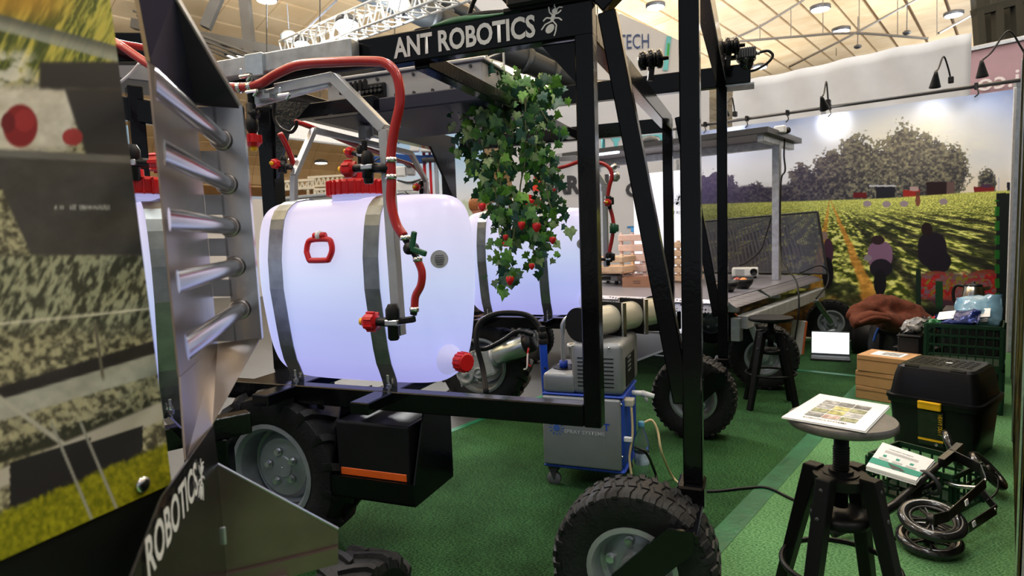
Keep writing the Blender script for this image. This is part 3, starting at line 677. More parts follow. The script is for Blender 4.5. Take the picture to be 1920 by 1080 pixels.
def strap(parent, T, u0):
    prof = [(2.1, .69), (2.097, .698), (2.088, .74)] + [(VC - bprof(z) - .004, z) for z in (.78, .81, .87, .93, .99, 1.05, 1.11, 1.17, 1.23, 1.29, 1.35, 1.39, 1.425, 1.45, 1.462)] + [(VC, 1.476)]
    prof += [(2 * VC - v, z) for v, z in reversed(prof[:-1])]
    bm = BMN(); w = .034; rings = []
    for i, (v, z) in enumerate(prof):
        v0, z0 = prof[max(i - 1, 0)]; v1, z1 = prof[min(i + 1, len(prof) - 1)]
        dv, dz = v1 - v0, z1 - z0; l = math.hypot(dv, dz); nv, nz = -dz / l, dv / l
        ww = w * (.5 if i in (0, len(prof) - 1) else .86 if i in (1, len(prof) - 2) else 1)
        rings.append([T(u0 - ww, v, z), T(u0 + ww, v, z), T(u0 + ww, v + nv * .004, z + nz * .004), T(u0 - ww, v + nv * .004, z + nz * .004)])
    skin(bm, rings); s = obj('strap', bm, STRAPM, parent, False, label='galvanised steel strap over the tank')
    for sgn in (-1, 1):
        bm = BMN(); cyl(bm, T(u0, VC - sgn * .118, .75), T(u0, VC - sgn * .118, .63), .006, n=8); box(bm, T(u0, VC - sgn * .121, .745), T(1, 0, 0) - T(0, 0, 0), T(0, 1, 0) - T(0, 0, 0), Z, .012, .012, .03, .002)
        cyl(bm, T(u0, VC - sgn * .118, .713), T(u0, VC - sgn * .118, .721), .013, n=6); obj('strap_bolt', bm, CHROME, s)
def support(parent, T, u0):
    bm = BMN(); beam(bm, T(u0 + .025, VC - .36, .69), T(u0 + .025, VC + .36, .69), .08, .045); obj('tank_support', bm, BLACK, parent)
def ant(parent, o, right, up, h, mt, thick=.001):
    """flat ant emblem, head up, height h, drawn around o"""
    r, u = Vector(right).normalized(), Vector(up).normalized(); n = r.cross(u); o = Vector(o); bm = BMN()
    def disc(x, y, a, b, rot=0, k=16):
        P = []
        for i in range(k):
            t = 2 * math.pi * i / k; X_, Y_ = a * math.cos(t), b * math.sin(t); P.append(o + (r * (x + X_ * math.cos(rot) - Y_ * math.sin(rot)) + u * (y + X_ * math.sin(rot) + Y_ * math.cos(rot))) * h)
        plate(bm, P, n, thick)
    def line(pts, w):
        for (x0, y0), (x1, y1) in zip(pts, pts[1:]):
            a, b = o + (r * x0 + u * y0) * h, o + (r * x1 + u * y1) * h; beam(bm, a + n * thick / 2, b + n * thick / 2, w * h, thick, up=n, bev=0)
    disc(.06, .27, .085, .075); disc(.0, .1, .06, .13, -.35); disc(-.1, -.2, .15, .11, .7)
    for k in (0, 1): disc(-.1 - .03 * k, -.2 - .16 * k * .5, .02, .02)
    line([(.09, .33), (.05, .42), (.08, .5)], .035); line([(.1, .3), (.2, .36), (.3, .34)], .035)
    for s_ in ([(.03, .18), (.16, .2), (.26, .27)], [(.03, .08), (.18, .06), (.27, -.02)], [(-.0, .0), (.1, -.12), (.07, -.3), (.02, -.42)], [(-.02, .18), (-.1, .26), (-.12, .42)], [(-.03, .08), (-.2, .12), (-.3, .04)], [(-.05, .0), (-.24, -.06), (-.36, -.2)]): line(s_, .04)
    return obj('ant_emblem', bm, mt, parent)
R1 = thing('spray_robot', 'black gantry spray robot with lettered top beam and two glowing tanks', 'robot', Q(-1.2, 3.0, 0))
idT = lambda u, v, z: Q(u, v, z)
W_ = 2.05
farT = lambda u, v, z: Q(u, v + W_, z)
PF = .06
def part_beam(name, p0, p1, w, h, parent=R1, mt=BLACK, up=Z, label=None): return obj(name, beamo(p0, p1, w, h, up), mt, parent, label=label)
for k, T in enumerate((idT, farT)):
    part_beam('post', T(-.509, 2.03, .637), T(-.509, 2.03, 1.93), PF, PF, up=AB)
    part_beam('post', T(-.184, 2.03, .48), T(-.184, 2.03, 2.15), PF, PF, up=AB)
    part_beam('post', T(-2.36, 2.63, .62), T(-2.36, 2.63, 2.0), .09, .08, up=AB)
    part_beam('lower_rail', T(-2.15, 2.03, .676), T(-.54, 2.03, .676), PF, .076)
    # diagonal brace between frame and castor post
    part_beam('brace', T(-.435, 2.03, 1.99), T(-.215, 2.03, .74), .058, .05, up=AB)
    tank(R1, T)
    for u0 in (-1.355, -1.812): strap(R1, T, u0); support(R1, T, u0)
    # castor fork
    bm = BMN(); box(bm, T(-.19, 2.03, .445), AX, AB, Z, .085, .12, .07, .006); obj('fork_head', bm, BLACK, R1)
    for sg in (-1, 1):
        bm = BMN(); o_ = 1.885 + sg * .12
        plate(bm, [T(-.16, o_, .44), T(-.235, o_, .44), T(-.40, o_, .27), T(-.41, o_, .2), T(-.35, o_, .19), T(-.16, o_, .38)], AB * sg, .012); obj('fork_arm', bm, BLACK, R1)
    bm = BMN(); box(bm, T(-.195, 1.91, .412), AX, AB, Z, .09, .29, .03, .004); obj('fork_bridge', bm, BLACK, R1)
    wheel(R1, T(-.35, 1.885, .258), AB, .258, .18, 'block')
    bm = BMN(); cyl(bm, T(-.35, 1.755, .25), T(-.35, 2.02, .25), .016, n=12); obj('axle', bm, ALU, R1)
    wheel(R1, T(-1.885, 2.075 if k == 0 else 2.16, .34), AB, .34, .24, 'tractor')
# top beams
part_beam('top_beam', Q(-2.3, 2.03, 1.977), Q(-.479, 2.03, 1.977), PF, .106, label='black beam with white lettering')
part_beam('top_beam', Q(-1.95, 4.08, 1.945), Q(-.479, 4.08, 1.945), PF, .09)
part_beam('top_beam', Q(-1.95, 4.08, 2.2), Q(-.10, 4.08, 2.2), PF, .12)
part_beam('cross_beam', Q(-2.36, 2.6, 2.05), Q(-2.36, 4.75, 2.05), .08, .13)
part_beam('cross_beam', Q(-.509, 2.06, 1.96), Q(-.509, 4.05, 1.96), PF, .09)
part_beam('cross_beam', Q(-.184, 1.97, 2.205), Q(-.184, 4.05, 2.205), PF, .11)
part_beam('cross_beam', Q(-1.12, 2.04, 1.935), Q(-1.12, 4.05, 1.935), PF, .06)
part_beam('rising_arm', Q(-.47, 2.03, 2.02), Q(-.2, 2.03, 2.24), .06, .08)
bm = BMN(); plate(bm, [Q(-.16, 4.04, 2.135), Q(-.0, 4.04, 2.135), Q(-.0, 4.2, 2.135), Q(-.16, 4.2, 2.135)], Z, .01); obj('end_plate', bm, GALV, R1)
bm = BMN(); box(bm, Q(-.12, 4.08, 2.2), AX, AB, Z, .2, .1, .11, .004); obj('sensor_box', bm, BLACK, R1)
# gusset plates at the top corners
GUS = mat('hammered_black', (.008, .01, .01), .3, 0, .3, 60, .7, 60, coat=.5)
bm = BMN(); plate(bm, [hv(515, 188, 2.6), hv(582, 194, 2.6), hv(540, 242, 2.6), hv(518, 335, 2.6)], AB, .02); obj('gusset', bm, GUS, R1)
part_beam('top_beam', Q(-2.4, 2.63, 1.95), Q(-1.7, 2.63, 1.95), .06, .07)
bm = BMN(); plate(bm, [Q(-.54, 2.03, 1.92), Q(-.66, 2.03, 1.92), Q(-.54, 2.03, 1.78)], AB, .012); obj('gusset', bm, BLACK, R1)
bm = BMN(); plate(bm, [Q(-2.33, 4.66, 1.99), Q(-2.33, 4.3, 1.99), Q(-2.33, 4.66, 1.6)], AX, .02); obj('gusset', bm, BLACK, R1)
# lettering on the near top beam
bl = hv(738, 108, 1.995); br = hv(1008, 62, 1.995)
text('lettering', 'ANT ROBOTICS', Q(bl.dot(AX), 1.9985, 1.944), AX, Z, .07, LETTER, R1, .03, width=(br - bl).length * .985)
an = hv(1037, 42, 1.998); ant(R1, Q(an.dot(AX), 1.9985, 1.982), AX, Z, .112, LETTER)
# control box on the cross beams
CB = mat('light_grey_sheet', (.36, .36, .38), .45, .2, .04, 5)
bm = BMN(); box(bm, Q(-1.66, 3.15, 2.065), AX, AB, Z, .9, .7, .13, .006); cb = obj('control_box', bm, CB, R1)
bm = BMN(); box(bm, Q(-1.66, 3.15, 2.137), AX, AB, Z, .93, .73, .016, .004); obj('lid', bm, CB, cb)
bm = BMN(); box(bm, Q(-1.66, 3.12, 1.962), AX, AB, Z, .98, .8, .07, .006); obj('tray', bm, mat('dark_tray_blue_reflection', (.008, .011, .03), .45), cb)  # blue in the tray's base colour stands in for a reflection
for k in range(9):
    for z in (2.02, 2.11):
        p = Q(-1.27 - .105 * k, 2.8, z); bm = BMN(); cyl(bm, p, p - AB * .008, .008, n=8); obj('screw', bm, DKGREY, cb)
for k in range(6):
    for z in (2.02, 2.11):
        p = Q(-1.21, 2.88 + .11 * k, z); bm = BMN(); cyl(bm, p, p + AX * .008, .008, n=8); obj('screw', bm, DKGREY, cb)
cp = hv(700, 172, 2.79)
bm = BMN(); box(bm, cp, AX, AB, Z, .15, .02, .08, .006); cn = obj('socket_panel', bm, BLACKM, cb)
for k in range(5):
    bm = BMN(); p = cp + AX * (-.05 + .025 * k); cyl(bm, p - AB * .01, p - AB * .022, .009, n=8); box(bm, p - AB * .014 + Z * .02, AX, AB, Z, .016, .012, .012, .002); obj('socket', bm, DKGREY, cn)
for k in range(6):
    bm = BMN(); p = hv(640 + 9 * k, 166 - 2 * k, 2.7); cyl(bm, p - Z * .03, p + Z * .012, .012, n=10); cyl(bm, p + Z * .012, p + Z * .02, .007, n=8); obj('cable_gland', bm, BLACKM, cb)
# sensor box and cable on top of the lettered beam
bm = BMN(); box(bm, Q(-.63, 2.03, 2.075), AX, AB, Z, .26, .12, .07, .008); box(bm, Q(-.63, 2.03, 2.04), AX, AB, Z, .3, .07, .014, .002); obj('sensor_box', bm, BLACKM, R1)
bm = BMN(); tube(bm, [Q(-.76, 2.03, 2.06), Q(-.8, 2.02, 2.10), Q(-.88, 2.03, 2.12), Q(-.92, 2.04, 2.07), Q(-.93, 2.05, 2.02)], .008, 8); obj('cable', bm, BLACKM, R1, True)
bm = BMN()
tube(bm, [Q(-.78, 2.05, 2.05), Q(-.9, 2.04, 2.055), Q(-1.0, 2.03, 2.035)], .014, 8); obj('cable', bm, BLACKM, R1, True)
# battery tray under the tank
bt = thing('battery_box', 'black battery box in a tray hanging below the near glowing tank', 'battery', Q(-1.37, 2.1, .31))
bm = BMN(); box(bm, Q(-1.385, 2.11, .452), AX, AB, Z, .33, .25, .27, .008, 2); obj('body', bm, BLACKM, bt)
bm = BMN(); box(bm, Q(-1.385, 1.986, .385), AX, AB, Z, .3, .006, .03, .002); obj('stripe', bm, mat('orange_stripe', srgb(214, 92, 24), .5), bt)
TX0, TX1, TV0, TV1 = -1.57, -1.19, 1.955, 2.27
bm = BMN(); plate(bm, [Q(TX0, TV0, .29), Q(TX1, TV0, .29), Q(TX1, TV1, .29), Q(TX0, TV1, .29)], Z, .008); obj('tray_floor', bm, BLACK, R1)
bm = BMN(); plate(bm, [Q(TX0, TV0, .29), Q(TX1, TV0, .29), Q(TX1, TV0, .375), Q(TX0, TV0, .375)], AB, .006); obj('tray_lip', bm, BLACK, R1)
for uu in (TX0, TX1):
    bm = BMN(); plate(bm, [Q(uu, TV0, .29), Q(uu, TV1, .29), Q(uu, TV1, .66), Q(uu, 2.06, .66), Q(uu, TV0, .375)], AX, .006); obj('tray_side', bm, BLACK, R1)
# drive gearboxes and motors
GB = mat('cast_grey', (.4, .42, .43), .45, .25, .12, 25, .1, 90)
def gear(T):
    ad = AX * .93 + Z * .36; ad.normalize(); sd = AB; ud = ad.cross(sd) * -1
    if ud.z < 0: ud = -ud
    c = T(-1.86, 1.95, .36)
    bm = BMN(); box(bm, c, ad, sd, ud, .30, .12, .2, .02, 2); g = obj('gearbox', bm, GB, R1)
    for k, (x, y, r) in enumerate([(-.07, -.02, .07), (.03, -.045, .04)]):
        p = c - sd * .06 + ad * x + ud * y; bm = BMN(); lathe(bm, p, -sd, [(r, 0), (r, .014), (r * .82, .02), (r * .7, .006), (r * .3, .008), (r * .28, .03), (.004, .03)], 22); obj('bearing_cover', bm, GB, g, True)
    for k in range(9):
        a = k * .7; p = c - sd * .06 + ad * (-.13 + .033 * k) + ud * (.085 if k % 2 else -.088); bm = BMN(); cyl(bm, p, p - sd * .014, .008, n=6); obj('bolt', bm, ALU, g)
    for k in range(5):
        bm = BMN(); p = c + ad * (-.1 + .045 * k) + ud * .1; box(bm, p, ad, sd, ud, .02, .13, .03, .004); obj('cooling_rib', bm, GB, g)
    m0 = c + ad * .15 + ud * .02
    bm = BMN(); lathe(bm, m0, ad, [(.07, 0), (.075, .01), (.062, .03)], 24); obj('motor_flange', bm, GB, R1, True)
    bm = BMN(); lathe(bm, m0, ad, [(.06, .02), (.07, .035), (.071, .26), (.068, .265)], 32); mo = obj('motor', bm, mat('motor_silver', (.42, .47, .46), .25, .8, .03), R1, True); autosmooth(mo, 40)
    bm = BMN(); lathe(bm, m0, ad, [(.068, .262), (.066, .3), (.06, .325), (.01, .33)], 28); obj('end_cap', bm, BLACKM, mo, True)
    bm = BMN(); p = m0 + ad * .31; tube(bm, [p, p - sd * .06 - Z * .03, p - sd * .09 - Z * .12, p - sd * .08 - Z * .15 + AX * .02], .007, 6); obj('red_lead', bm, RED, mo, True)
    bm = BMN(); tube(bm, [p + AX * .01, p - sd * .07 - Z * .05, p - sd * .1 - Z * .15, p - sd * .08 - Z * .17 - AX * .03], .006, 6); obj('white_lead', bm, WHITE, mo, True)
gear(farT)
# axle housing on the near side hidden behind tyre
bm = BMN(); box(bm, Q(-1.93, 2.27, .36), AX, AB, Z, .3, .16, .2, .02); obj('gearbox', bm, GB, R1)
bm = BMN(); box(bm, Q(-2.02, 2.3, .6), AX, AB, Z, .25, .3, .16, .01); obj('bracket', bm, BLACK, R1)
for T in (idT, farT):
    part_beam('lower_rail', T(-2.4, 2.62, .64), T(-1.42, 2.62, .64), PF, .07)
    for u0 in (-2.0, -1.46): part_beam('lower_tie', T(u0, 2.06, .645), T(u0, 2.53, .645), .05, .06)
    part_beam('axle_strut', T(-1.9, 2.3, .62), T(-1.9, 2.28, .36), .07, .05, up=AX)
# black hose loop to the blue lance
hp_ = [(905, 690, 3.6), (893, 640, 3.62), (900, 605, 3.65), (935, 588, 3.66), (985, 590, 3.62), (1010, 610, 3.6), (1018, 640, 3.55)]
bm = BMN(); tube(bm, [pt(x, y, d) for x, y, d in [(912, 738, 3.5)] + hp_], .016, 10); obj('hose', bm, BLACKM, R1, True, label='black hose looping below the far tank')
bm = BMN(); tube(bm, [pt(x, y, 3.75) for x, y in [(880, 640), (905, 655), (940, 640), (970, 622), (1000, 628)]], .014, 10); obj('hose', bm, BLACKM, R1, True)
# stub fittings near the castor posts (sensors on the cross beams)
for (x, y) in [(1222, 112), (1366, 88)]:
    p = hv(x, y, 3.5 if x < 1300 else 3.9); bm = BMN()
    lathe(bm, p, AX, [(.03, -.07), (.05, -.06), (.05, -.03), (.035, -.03), (.035, -.015), (.055, -.015), (.055, .01), (.04, .01), (.04, .03), (.05, .03), (.05, .05), (.03, .06), (.012, .06), (.01, .09)], 16); obj('knob_coupling', bm, BLACK, R1, True)
    bm = BMN(); beam(bm, p - Z * .02, p - Z * .11 - AX * .01, .03, .04); obj('coupling_bracket', bm, BLACKM, R1)
# dome camera at the end of the far upper beam
dc = hv(1399, 112, 4.05); R_ = dc
bm = BMN(); box(bm, R_ + Z * .03, AX, AB, Z, .11, .1, .06, .006)
dm = obj('dome_camera', bm, DKGREY, R1)
for k in range(8):
    bm = BMN(); box(bm, R_ + AX * (-.047 + .0135 * k) - AB * .055 + Z * .03, AX, AB, Z, .005, .016, .055); obj('fin', bm, mat('fin_grey', (.1, .1, .1), .4, .5), dm)
bm = BMN(); lathe(bm, R_ - Z * .0, -Z, [(.05, 0), (.048, .012), (.042, .014), (.041, .03), (.034, .05), (.02, .063), (.003, .067)], 24); obj('dome', bm, mat('smoked_dome', (.01, .012, .014), .08, coat=1), dm, True)
bm = BMN(); tube(bm, [R_ + AX * .06 + Z * .03, R_ + AX * .12 + Z * .035, R_ + AX * .145 - Z * .0, R_ + AX * .1 - Z * .045, R_ + AX * .02 - Z * .07, R_ - AX * .08 - Z * .06], .008, 8); obj('camera_cable', bm, BLACKM, R1, True)
bm = BMN(); cyl(bm, R_ + AX * .055 + Z * .03, R_ + AX * .075 + Z * .03, .012, n=10); obj('cable_gland', bm, ALU, dm, True)
bm = BMN(); box(bm, R_ - AX * .08 + Z * .02, AX, AB, Z, .06, .04, .02); obj('camera_arm', bm, BLACK, R1)
# ================================================================ spray booms of the robot: bent tubes, hoses, nozzles
GT = mat('galvanised_tube', (.5, .51, .53), .4, .7, .1, 14)
CLIP = ALU
def sqtube(pts, w, name='boom_tube', parent=R1, up=AB, mt=GT):
    bm = BMN()
    for a, b in zip(pts, pts[1:]): beam(bm, a, b, w, w, up=up, bev=.002)
    return obj(name, bm, mt, parent)
def nozzle(p, d, side, s=1.0, parent=R1):
    """nozzle body: black holder along d, red turret with yellow tip to side"""
    p = Vector(p); d = Vector(d).normalized(); sd = Vector(side).normalized()
    bm = BMN(); lathe(bm, p - d * .05 * s, d, [(.012 * s, 0), (.016 * s, .006 * s), (.016 * s, .05 * s), (.02 * s, .055 * s), (.02 * s, .085 * s), (.012 * s, .1 * s)], 12); cyl(bm, p, p + sd * .05 * s, .014 * s, .012 * s, 10); h = obj('nozzle_holder', bm, BLACKM, parent, True); autosmooth(h, 40)
    q = p + sd * .05 * s
    bm = BMN(); lathe(bm, q, sd, [(.012 * s, 0), (.024 * s, .006 * s), (.026 * s, .03 * s), (.018 * s, .042 * s)], 14); 
    f, a_, b_ = frame_of(sd)
    for k in range(7):
        t = 2 * math.pi * k / 7; w = a_ * math.cos(t) + b_ * math.sin(t); box(bm, q + w * .025 * s + sd * .018 * s, sd, w, sd.cross(w), .026 * s, .008 * s, .008 * s)
    obj('nozzle_turret', bm, RED, h)
    bm = BMN(); lathe(bm, q, sd, [(.011 * s, .04 * s), (.011 * s, .055 * s), (.004 * s, .058 * s)], 10); obj('nozzle_tip', bm, YEL, h, True)
    bm = BMN(); box(bm, p - sd * .004 * s, d, sd, d.cross(sd), .016 * s, .04 * s, .04 * s, .003); obj('clip', bm, CLIP, h)
def hose(pts, r, parent=R1, mt=HOSE, name='spray_hose'): return obj(name, tube(BMN(), pts, r, 10), mt, parent, True)
def hclip(p, d, r, parent=R1):
    d = Vector(d).normalized(); bm = BMN(); cyl(bm, Vector(p) - d * .008, Vector(p) + d * .008, r * 1.18, n=14); obj('hose_clip', bm, CHROME, parent, True)
V1 = 1.86
# heavy galvanised tube in front of the beam
g0 = hv(655, 84, 1.93); z_ = 1.985
part_beam('boom_carrier', Q(-2.25, 1.965, z_), Q(g0.dot(AX) + .0, 1.965, z_), .055, .07, mt=GALV, label='heavy galvanised box tube')
bm = BMN(); box(bm, hv(477, 122, 1.93) + AB * .035 , AX, AB, Z, .085, .085, .085, .003); obj('sleeve', bm, mat('bright_zinc', (.68, .72, .74), .25, .9, .08, 30), R1)
# near boom: bent square tube down in front of the tank
a0, a1, a2, a3 = hv(520, 168, V1), hv(627, 146, V1), hv(722, 243, V1), hv(749, 628, V1)
sqtube([a0, a1, a2, a3], .036)
bm = BMN(); beam(bm, hv(470, 190, V1), hv(618, 150, V1) , .05, .02, up=AB); obj('boom_rail', bm, GALV, R1)
VH = 1.82
near = [(215, 78), (330, 150), (430, 163), (480, 160), (520, 138), (560, 122), (620, 117), (690, 115), (725, 120), (745, 145), (750, 190), (740, 240), (733, 290), (734, 340), (733, 380), (743, 420), (757, 443)]
hose([hv(x, y, VH) for x, y in near], .0165)
hose([hv(x, y, VH) for x, y in [(783, 488), (791, 510), (789, 535), (779, 556), (777, 582)]], .0135)
for x, y in [(733, 300), (733, 332), (760, 446), (783, 486), (777, 580), (470, 163), (450, 165)]:
    hclip(hv(x, y, VH), Z if x > 500 else AX, .0165 if x < 765 else .0135)
# shut-off valve with green wing handle
vp = hv(771, 466, VH)
bm = BMN(); tube(bm, [hv(758, 446, VH), vp, hv(783, 486, VH)], .011, 10); cyl(bm, vp - AB * .02, vp + AB * .02, .02, n=14); vv = obj('shut_off_valve', bm, BLACKM, R1, True)
bm = BMN()
for dx, dz in ((.012, .055), (.05, -.018)):
    box(bm, vp + AX * (.018 + dx / 2) + Z * (dz / 2) - AB * .026, (AX * dx + Z * dz).normalized(), AB, (AX * dx + Z * dz).normalized().cross(AB), .06, .012, .02, .005, 2)
obj('valve_handle', bm, mat('green_handle', srgb(20, 78, 50), .4), vv)
# nozzles of the near boom
nozzle(hv(737, 604, VH), Z, -AX, 1.25); 
bm = BMN(); beam(bm, hv(742, 603, VH), hv(778, 598, VH), .02, .022); cyl(bm, hv(775, 590, VH), hv(778, 578, VH), .012, n=10); obj('nozzle_elbow', bm, BLACKM, R1)
bm = BMN(); cyl(bm, hv(732, 316, VH), hv(700, 315, VH), .016, n=12); cyl(bm, hv(690, 296, VH), hv(690, 334, VH), .02, n=12); obj('nozzle_arm', bm, BLACKM, R1, True)
nozzle(hv(690, 314, VH), Z, -AX, 1.1)
bm = BMN(); tube(bm, [hv(683, 262, VH + .15), hv(683, 285, VH + .15), hv(678, 292, VH + .15)], .011, 8); obj('nozzle_drop', bm, BLACKM, R1, True)
nozzle(hv(676, 291, VH + .15), Z, -AX + Z * .3, .7)
# top left nozzle with wing nuts
tp = hv(470, 195, VH)
bm = BMN(); cyl(bm, hv(467, 138, VH), hv(473, 215, VH), .012, n=10); cyl(bm, hv(470, 212, VH), hv(482, 214, VH), .018, n=10); obj('nozzle_drop', bm, BLACKM, R1, True)
nozzle(hv(472, 222, VH), -Z, -Z, 1.1)
for x, y in [(458, 143), (531, 178), (470, 172)]:
    p = hv(x, y, VH - .01); bm = BMN(); cyl(bm, p - AX * .02, p + AX * .03, .007, n=8)
    box(bm, p + Z * .012 - AX * .015, AX, AB, Z, .012, .006, .035, .003); box(bm, p - Z * .008 + AX * .02, (AX + Z).normalized(), AB, (AX - Z).normalized(), .03, .006, .012, .003); obj('wing_nut', bm, CHROME, R1)
for x, y in [(490, 175), (500, 182)]:
    bm = BMN(); p = hv(x, y, VH + .02); box(bm, p, AX, AB, Z, .05, .03, .02, .002); obj('bracket', bm, GALV, R1)
hose([hv(x, y, 2.0) for x, y in [(515, 190), (514, 220), (525, 240), (545, 248), (555, 238), (556, 226)]], .007, mt=BLACKM, name='cable')
# inner boom across the machine (runs front to back)
U3 = -2.0
b = [hu(551, 392, U3), hu(551, 330, U3), hu(588, 244, U3), hu(770, 287, U3), hu(799, 340, U3), hu(799, 385, U3)]
sqtube(b, .028, up=AX)
b[0].z -= .45; b[5].z -= .45
sqtube([b[0], hu(551, 390, U3)], .028, up=AX); sqtube([b[5], hu(799, 383, U3)], .028, up=AX)
hose([hu(x, y, U3 - .03) for x, y in [(525, 250), (538, 275), (549, 305), (551, 340), (549, 400), (549, 440)]], .013)
hose([hu(x, y, U3 - .03) for x, y in [(555, 228), (600, 245), (660, 270), (700, 283), (745, 300), (780, 315), (800, 350), (805, 390)]], .012)
bm = BMN(); beam(bm, hu(682, 235, U3), hu(684, 262, U3), .05, .05, up=AX); obj('boom_hanger', bm, GALV, R1)
bm = BMN(); cyl(bm, hu(546, 313, U3 - .02), hu(530, 313, U3 - .02), .013, n=10); cyl(bm, hu(528, 302, U3 - .02), hu(528, 323, U3 - .02), .017, n=10); obj('nozzle_arm', bm, BLACKM, R1, True)
nozzle(hu(532, 309, U3 - .03), Z, -AB, .8); nozzle(hu(790, 352, U3 - .03), Z, -AB, .9)
part_beam('boom_hanger', Q(-2.0, 3.0, 1.86), Q(-2.0, 3.0, 1.95), .05, .05, mt=GALV); part_beam('boom_hanger', Q(-2.02, 3.0, 1.945), Q(-1.8, 3.0, 1.92), .05, .04, mt=GALV)
# far boom seen right of the frame post
V4 = 3.84
sqtube([hv(1010, 302, V4), hv(1080, 296, V4), hv(1120, 325, V4), hv(1134, 348, V4), hv(1137, 500, V4)], .03)
part_beam('boom_hanger', hv(1018, 300, V4), hv(1018, 300, V4) + AB * .24 + Z * .03, .04, .04, mt=GALV)
hose([hv(x, y, V4 - .04) for x, y in [(1000, 312), (1030, 318), (1060, 312), (1090, 303), (1125, 305), (1143, 316), (1147, 332), (1142, 352), (1140, 375), (1148, 405), (1150, 425), (1147, 450), (1141, 478)]], .012)
for x, y in [(1140, 377), (1149, 428), (1142, 482)]:
    bm = BMN(); p = hv(x, y, V4 - .045); cyl(bm, p - Z * .03, p + Z * .03, .02, n=10); box(bm, p + AX * .02, AX, AB, Z, .03, .03, .045, .004); obj('valve_body', bm, BLACKM if x != 1149 else MATS['green_handle'], R1, True)
nozzle(hv(1143, 380, V4 - .06), Z, -AB, .8); nozzle(hv(1140, 486, V4 - .06), Z, -AX, .8); nozzle(hv(1034, 340, V4 - .05), Z, -Z, .9)
bm = BMN(); cyl(bm, hv(1033, 302, V4 - .03), hv(1034, 338, V4 - .03), .012, n=8); obj('nozzle_drop', bm, BLACKM, R1, True)
bm = BMN(); cyl(bm, hv(1146, 312, V4), hv(1152, 318, V4), .03, n=12); lathe(bm, hv(1152, 322, V4), -Z, [(.02, 0), (.035, .02), (.035, .04), (.02, .06)], 12); obj('spot_fitting', bm, ALU, R1, True)
# ================================================================ second spray robot at the left (its tank shows beside the steel feeder)
f3 = hz(320, 783, .69)
UA = Vector((.777, .629, 0)); VA = Vector((-.629, .777, 0))
T3 = lambda u, v, z: Vector((f3.x, f3.y, 0)) + UA * (u + 1.355) + VA * (v - 2.089) + Z * z
R2 = thing('spray_robot', 'second spray robot with glowing tank, half hidden behind the steel feeder', 'robot', T3(-1.48, 2.2, 0))
T3s = lambda u, v, z: T3(u - .2, v, z)
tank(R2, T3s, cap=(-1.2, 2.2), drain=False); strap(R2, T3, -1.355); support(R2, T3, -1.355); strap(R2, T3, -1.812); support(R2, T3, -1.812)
obj('lower_rail', beamo(T3(-2.0, 2.05, .63), T3(-1.1, 2.05, .63), .06, .08), BLACK, R2)
obj('lower_rail', beamo(T3(-2.0, 2.56, .63), T3(-1.1, 2.56, .63), .06, .08), BLACK, R2)
for u_ in (-1.95, -1.2):
    obj('lower_tie', beamo(T3(u_, 2.05, .6), T3(u_, 2.56, .6), .06, .06), BLACK, R2)
    for v_ in (2.05, 2.56): obj('leg', beamo(T3(u_, v_, 0), T3(u_, v_, .59), .06, .06, up=Vector((1, 0, 0))), BLACK, R2)
pp = [pt(258, y, 2.75) for y in (250, 760)]
obj('post', beamo(Vector((pp[0].x, pp[0].y, .6)), Vector((pp[0].x, pp[0].y, 2.0)), .07, .06, up=UA), BLACK, R2)
obj('top_beam', beamo(pt(60, 92, 2.6), pt(300, 92, 2.7), .07, .12), BLACK, R2)
obj('top_beam', beamo(pt(60, 175, 2.75), pt(300, 215, 2.75), .07, .1), BLACK, R2)
bm = BMN(); box(bm, pt(225, 135, 2.9), UA, VA, Z, .5, .3, .13, .006); obj('control_box', bm, CB, R2)
hose([pt(150, 60, 2.5), pt(220, 80, 2.5), pt(262, 88, 2.52), pt(330, 100, 2.55)], .014, R2)
bm = BMN(); tube(bm, [pt(225, 155, 2.6), pt(245, 138, 2.6), pt(262, 118, 2.6)], .006, 6); obj('cable', bm, WHITE, R2, True)
nozzle(pt(250, 305, 2.1), Z, RGT, 1.2, R2)
sqtube([pt(248, 320, 2.15), pt(252, 385, 2.15), pt(262, 560, 2.15)], .025, 'boom_tube', R2)
# ================================================================ stainless feeder with five tubes, very near at the left
TT = Vector((-.2656, .964, 0)); SS = Vector((.964, .2656, 0))
STEELP = mat('polished_stainless', (.52, .5, .5), .16, 1, .05, 6, .02, 8)
STEELB = mat('brushed_stainless', (.5, .46, .45), .36, 1, .08, 9, .03, 40)
DARKH = mat('dark_purple_sheet', (.06, .052, .1), .4, .3, .1, 5)
tp = TT.dot(pt(430, 425, 1.35))
FD = thing('steel_feeder', 'polished stainless feeder with five tubes, a dark hood and lettered skirt', 'machine', hz(430, 1500, 0))
def ht(x, y): return hp(x, y, TT, tp)
for x, y in [(415, 262), (425, 345), (430, 425), (440, 500), (450, 580)]:
    e = ht(x, y); bm = BMN(); ne = e - TT * .5; skin(bm, [ring(e + TT * .02, SS, Z, .0165, 20), [p - TT * (3.8 * (p - ne).dot(SS)) for p in ring(ne, SS, Z, .0165, 20)]]); bmesh.ops.recalc_face_normals(bm, faces=bm.faces[:]); tb = obj('tube', bm, STEELP, FD, True); autosmooth(tb, 40)
    bm = BMN(); torus(bm, e - TT * .006, TT, .0185, .004, 20, 6); obj('collar', bm, STEELB, tb, True)
r0, r1 = ht(367, 197), ht(408, 645); L0 = .34
bm = BMN(); plate(bm, [r0, r1, r1 - TT * L0, r0 - TT * L0], -SS, .003); obj('side_sheet', bm, STEELB, FD)
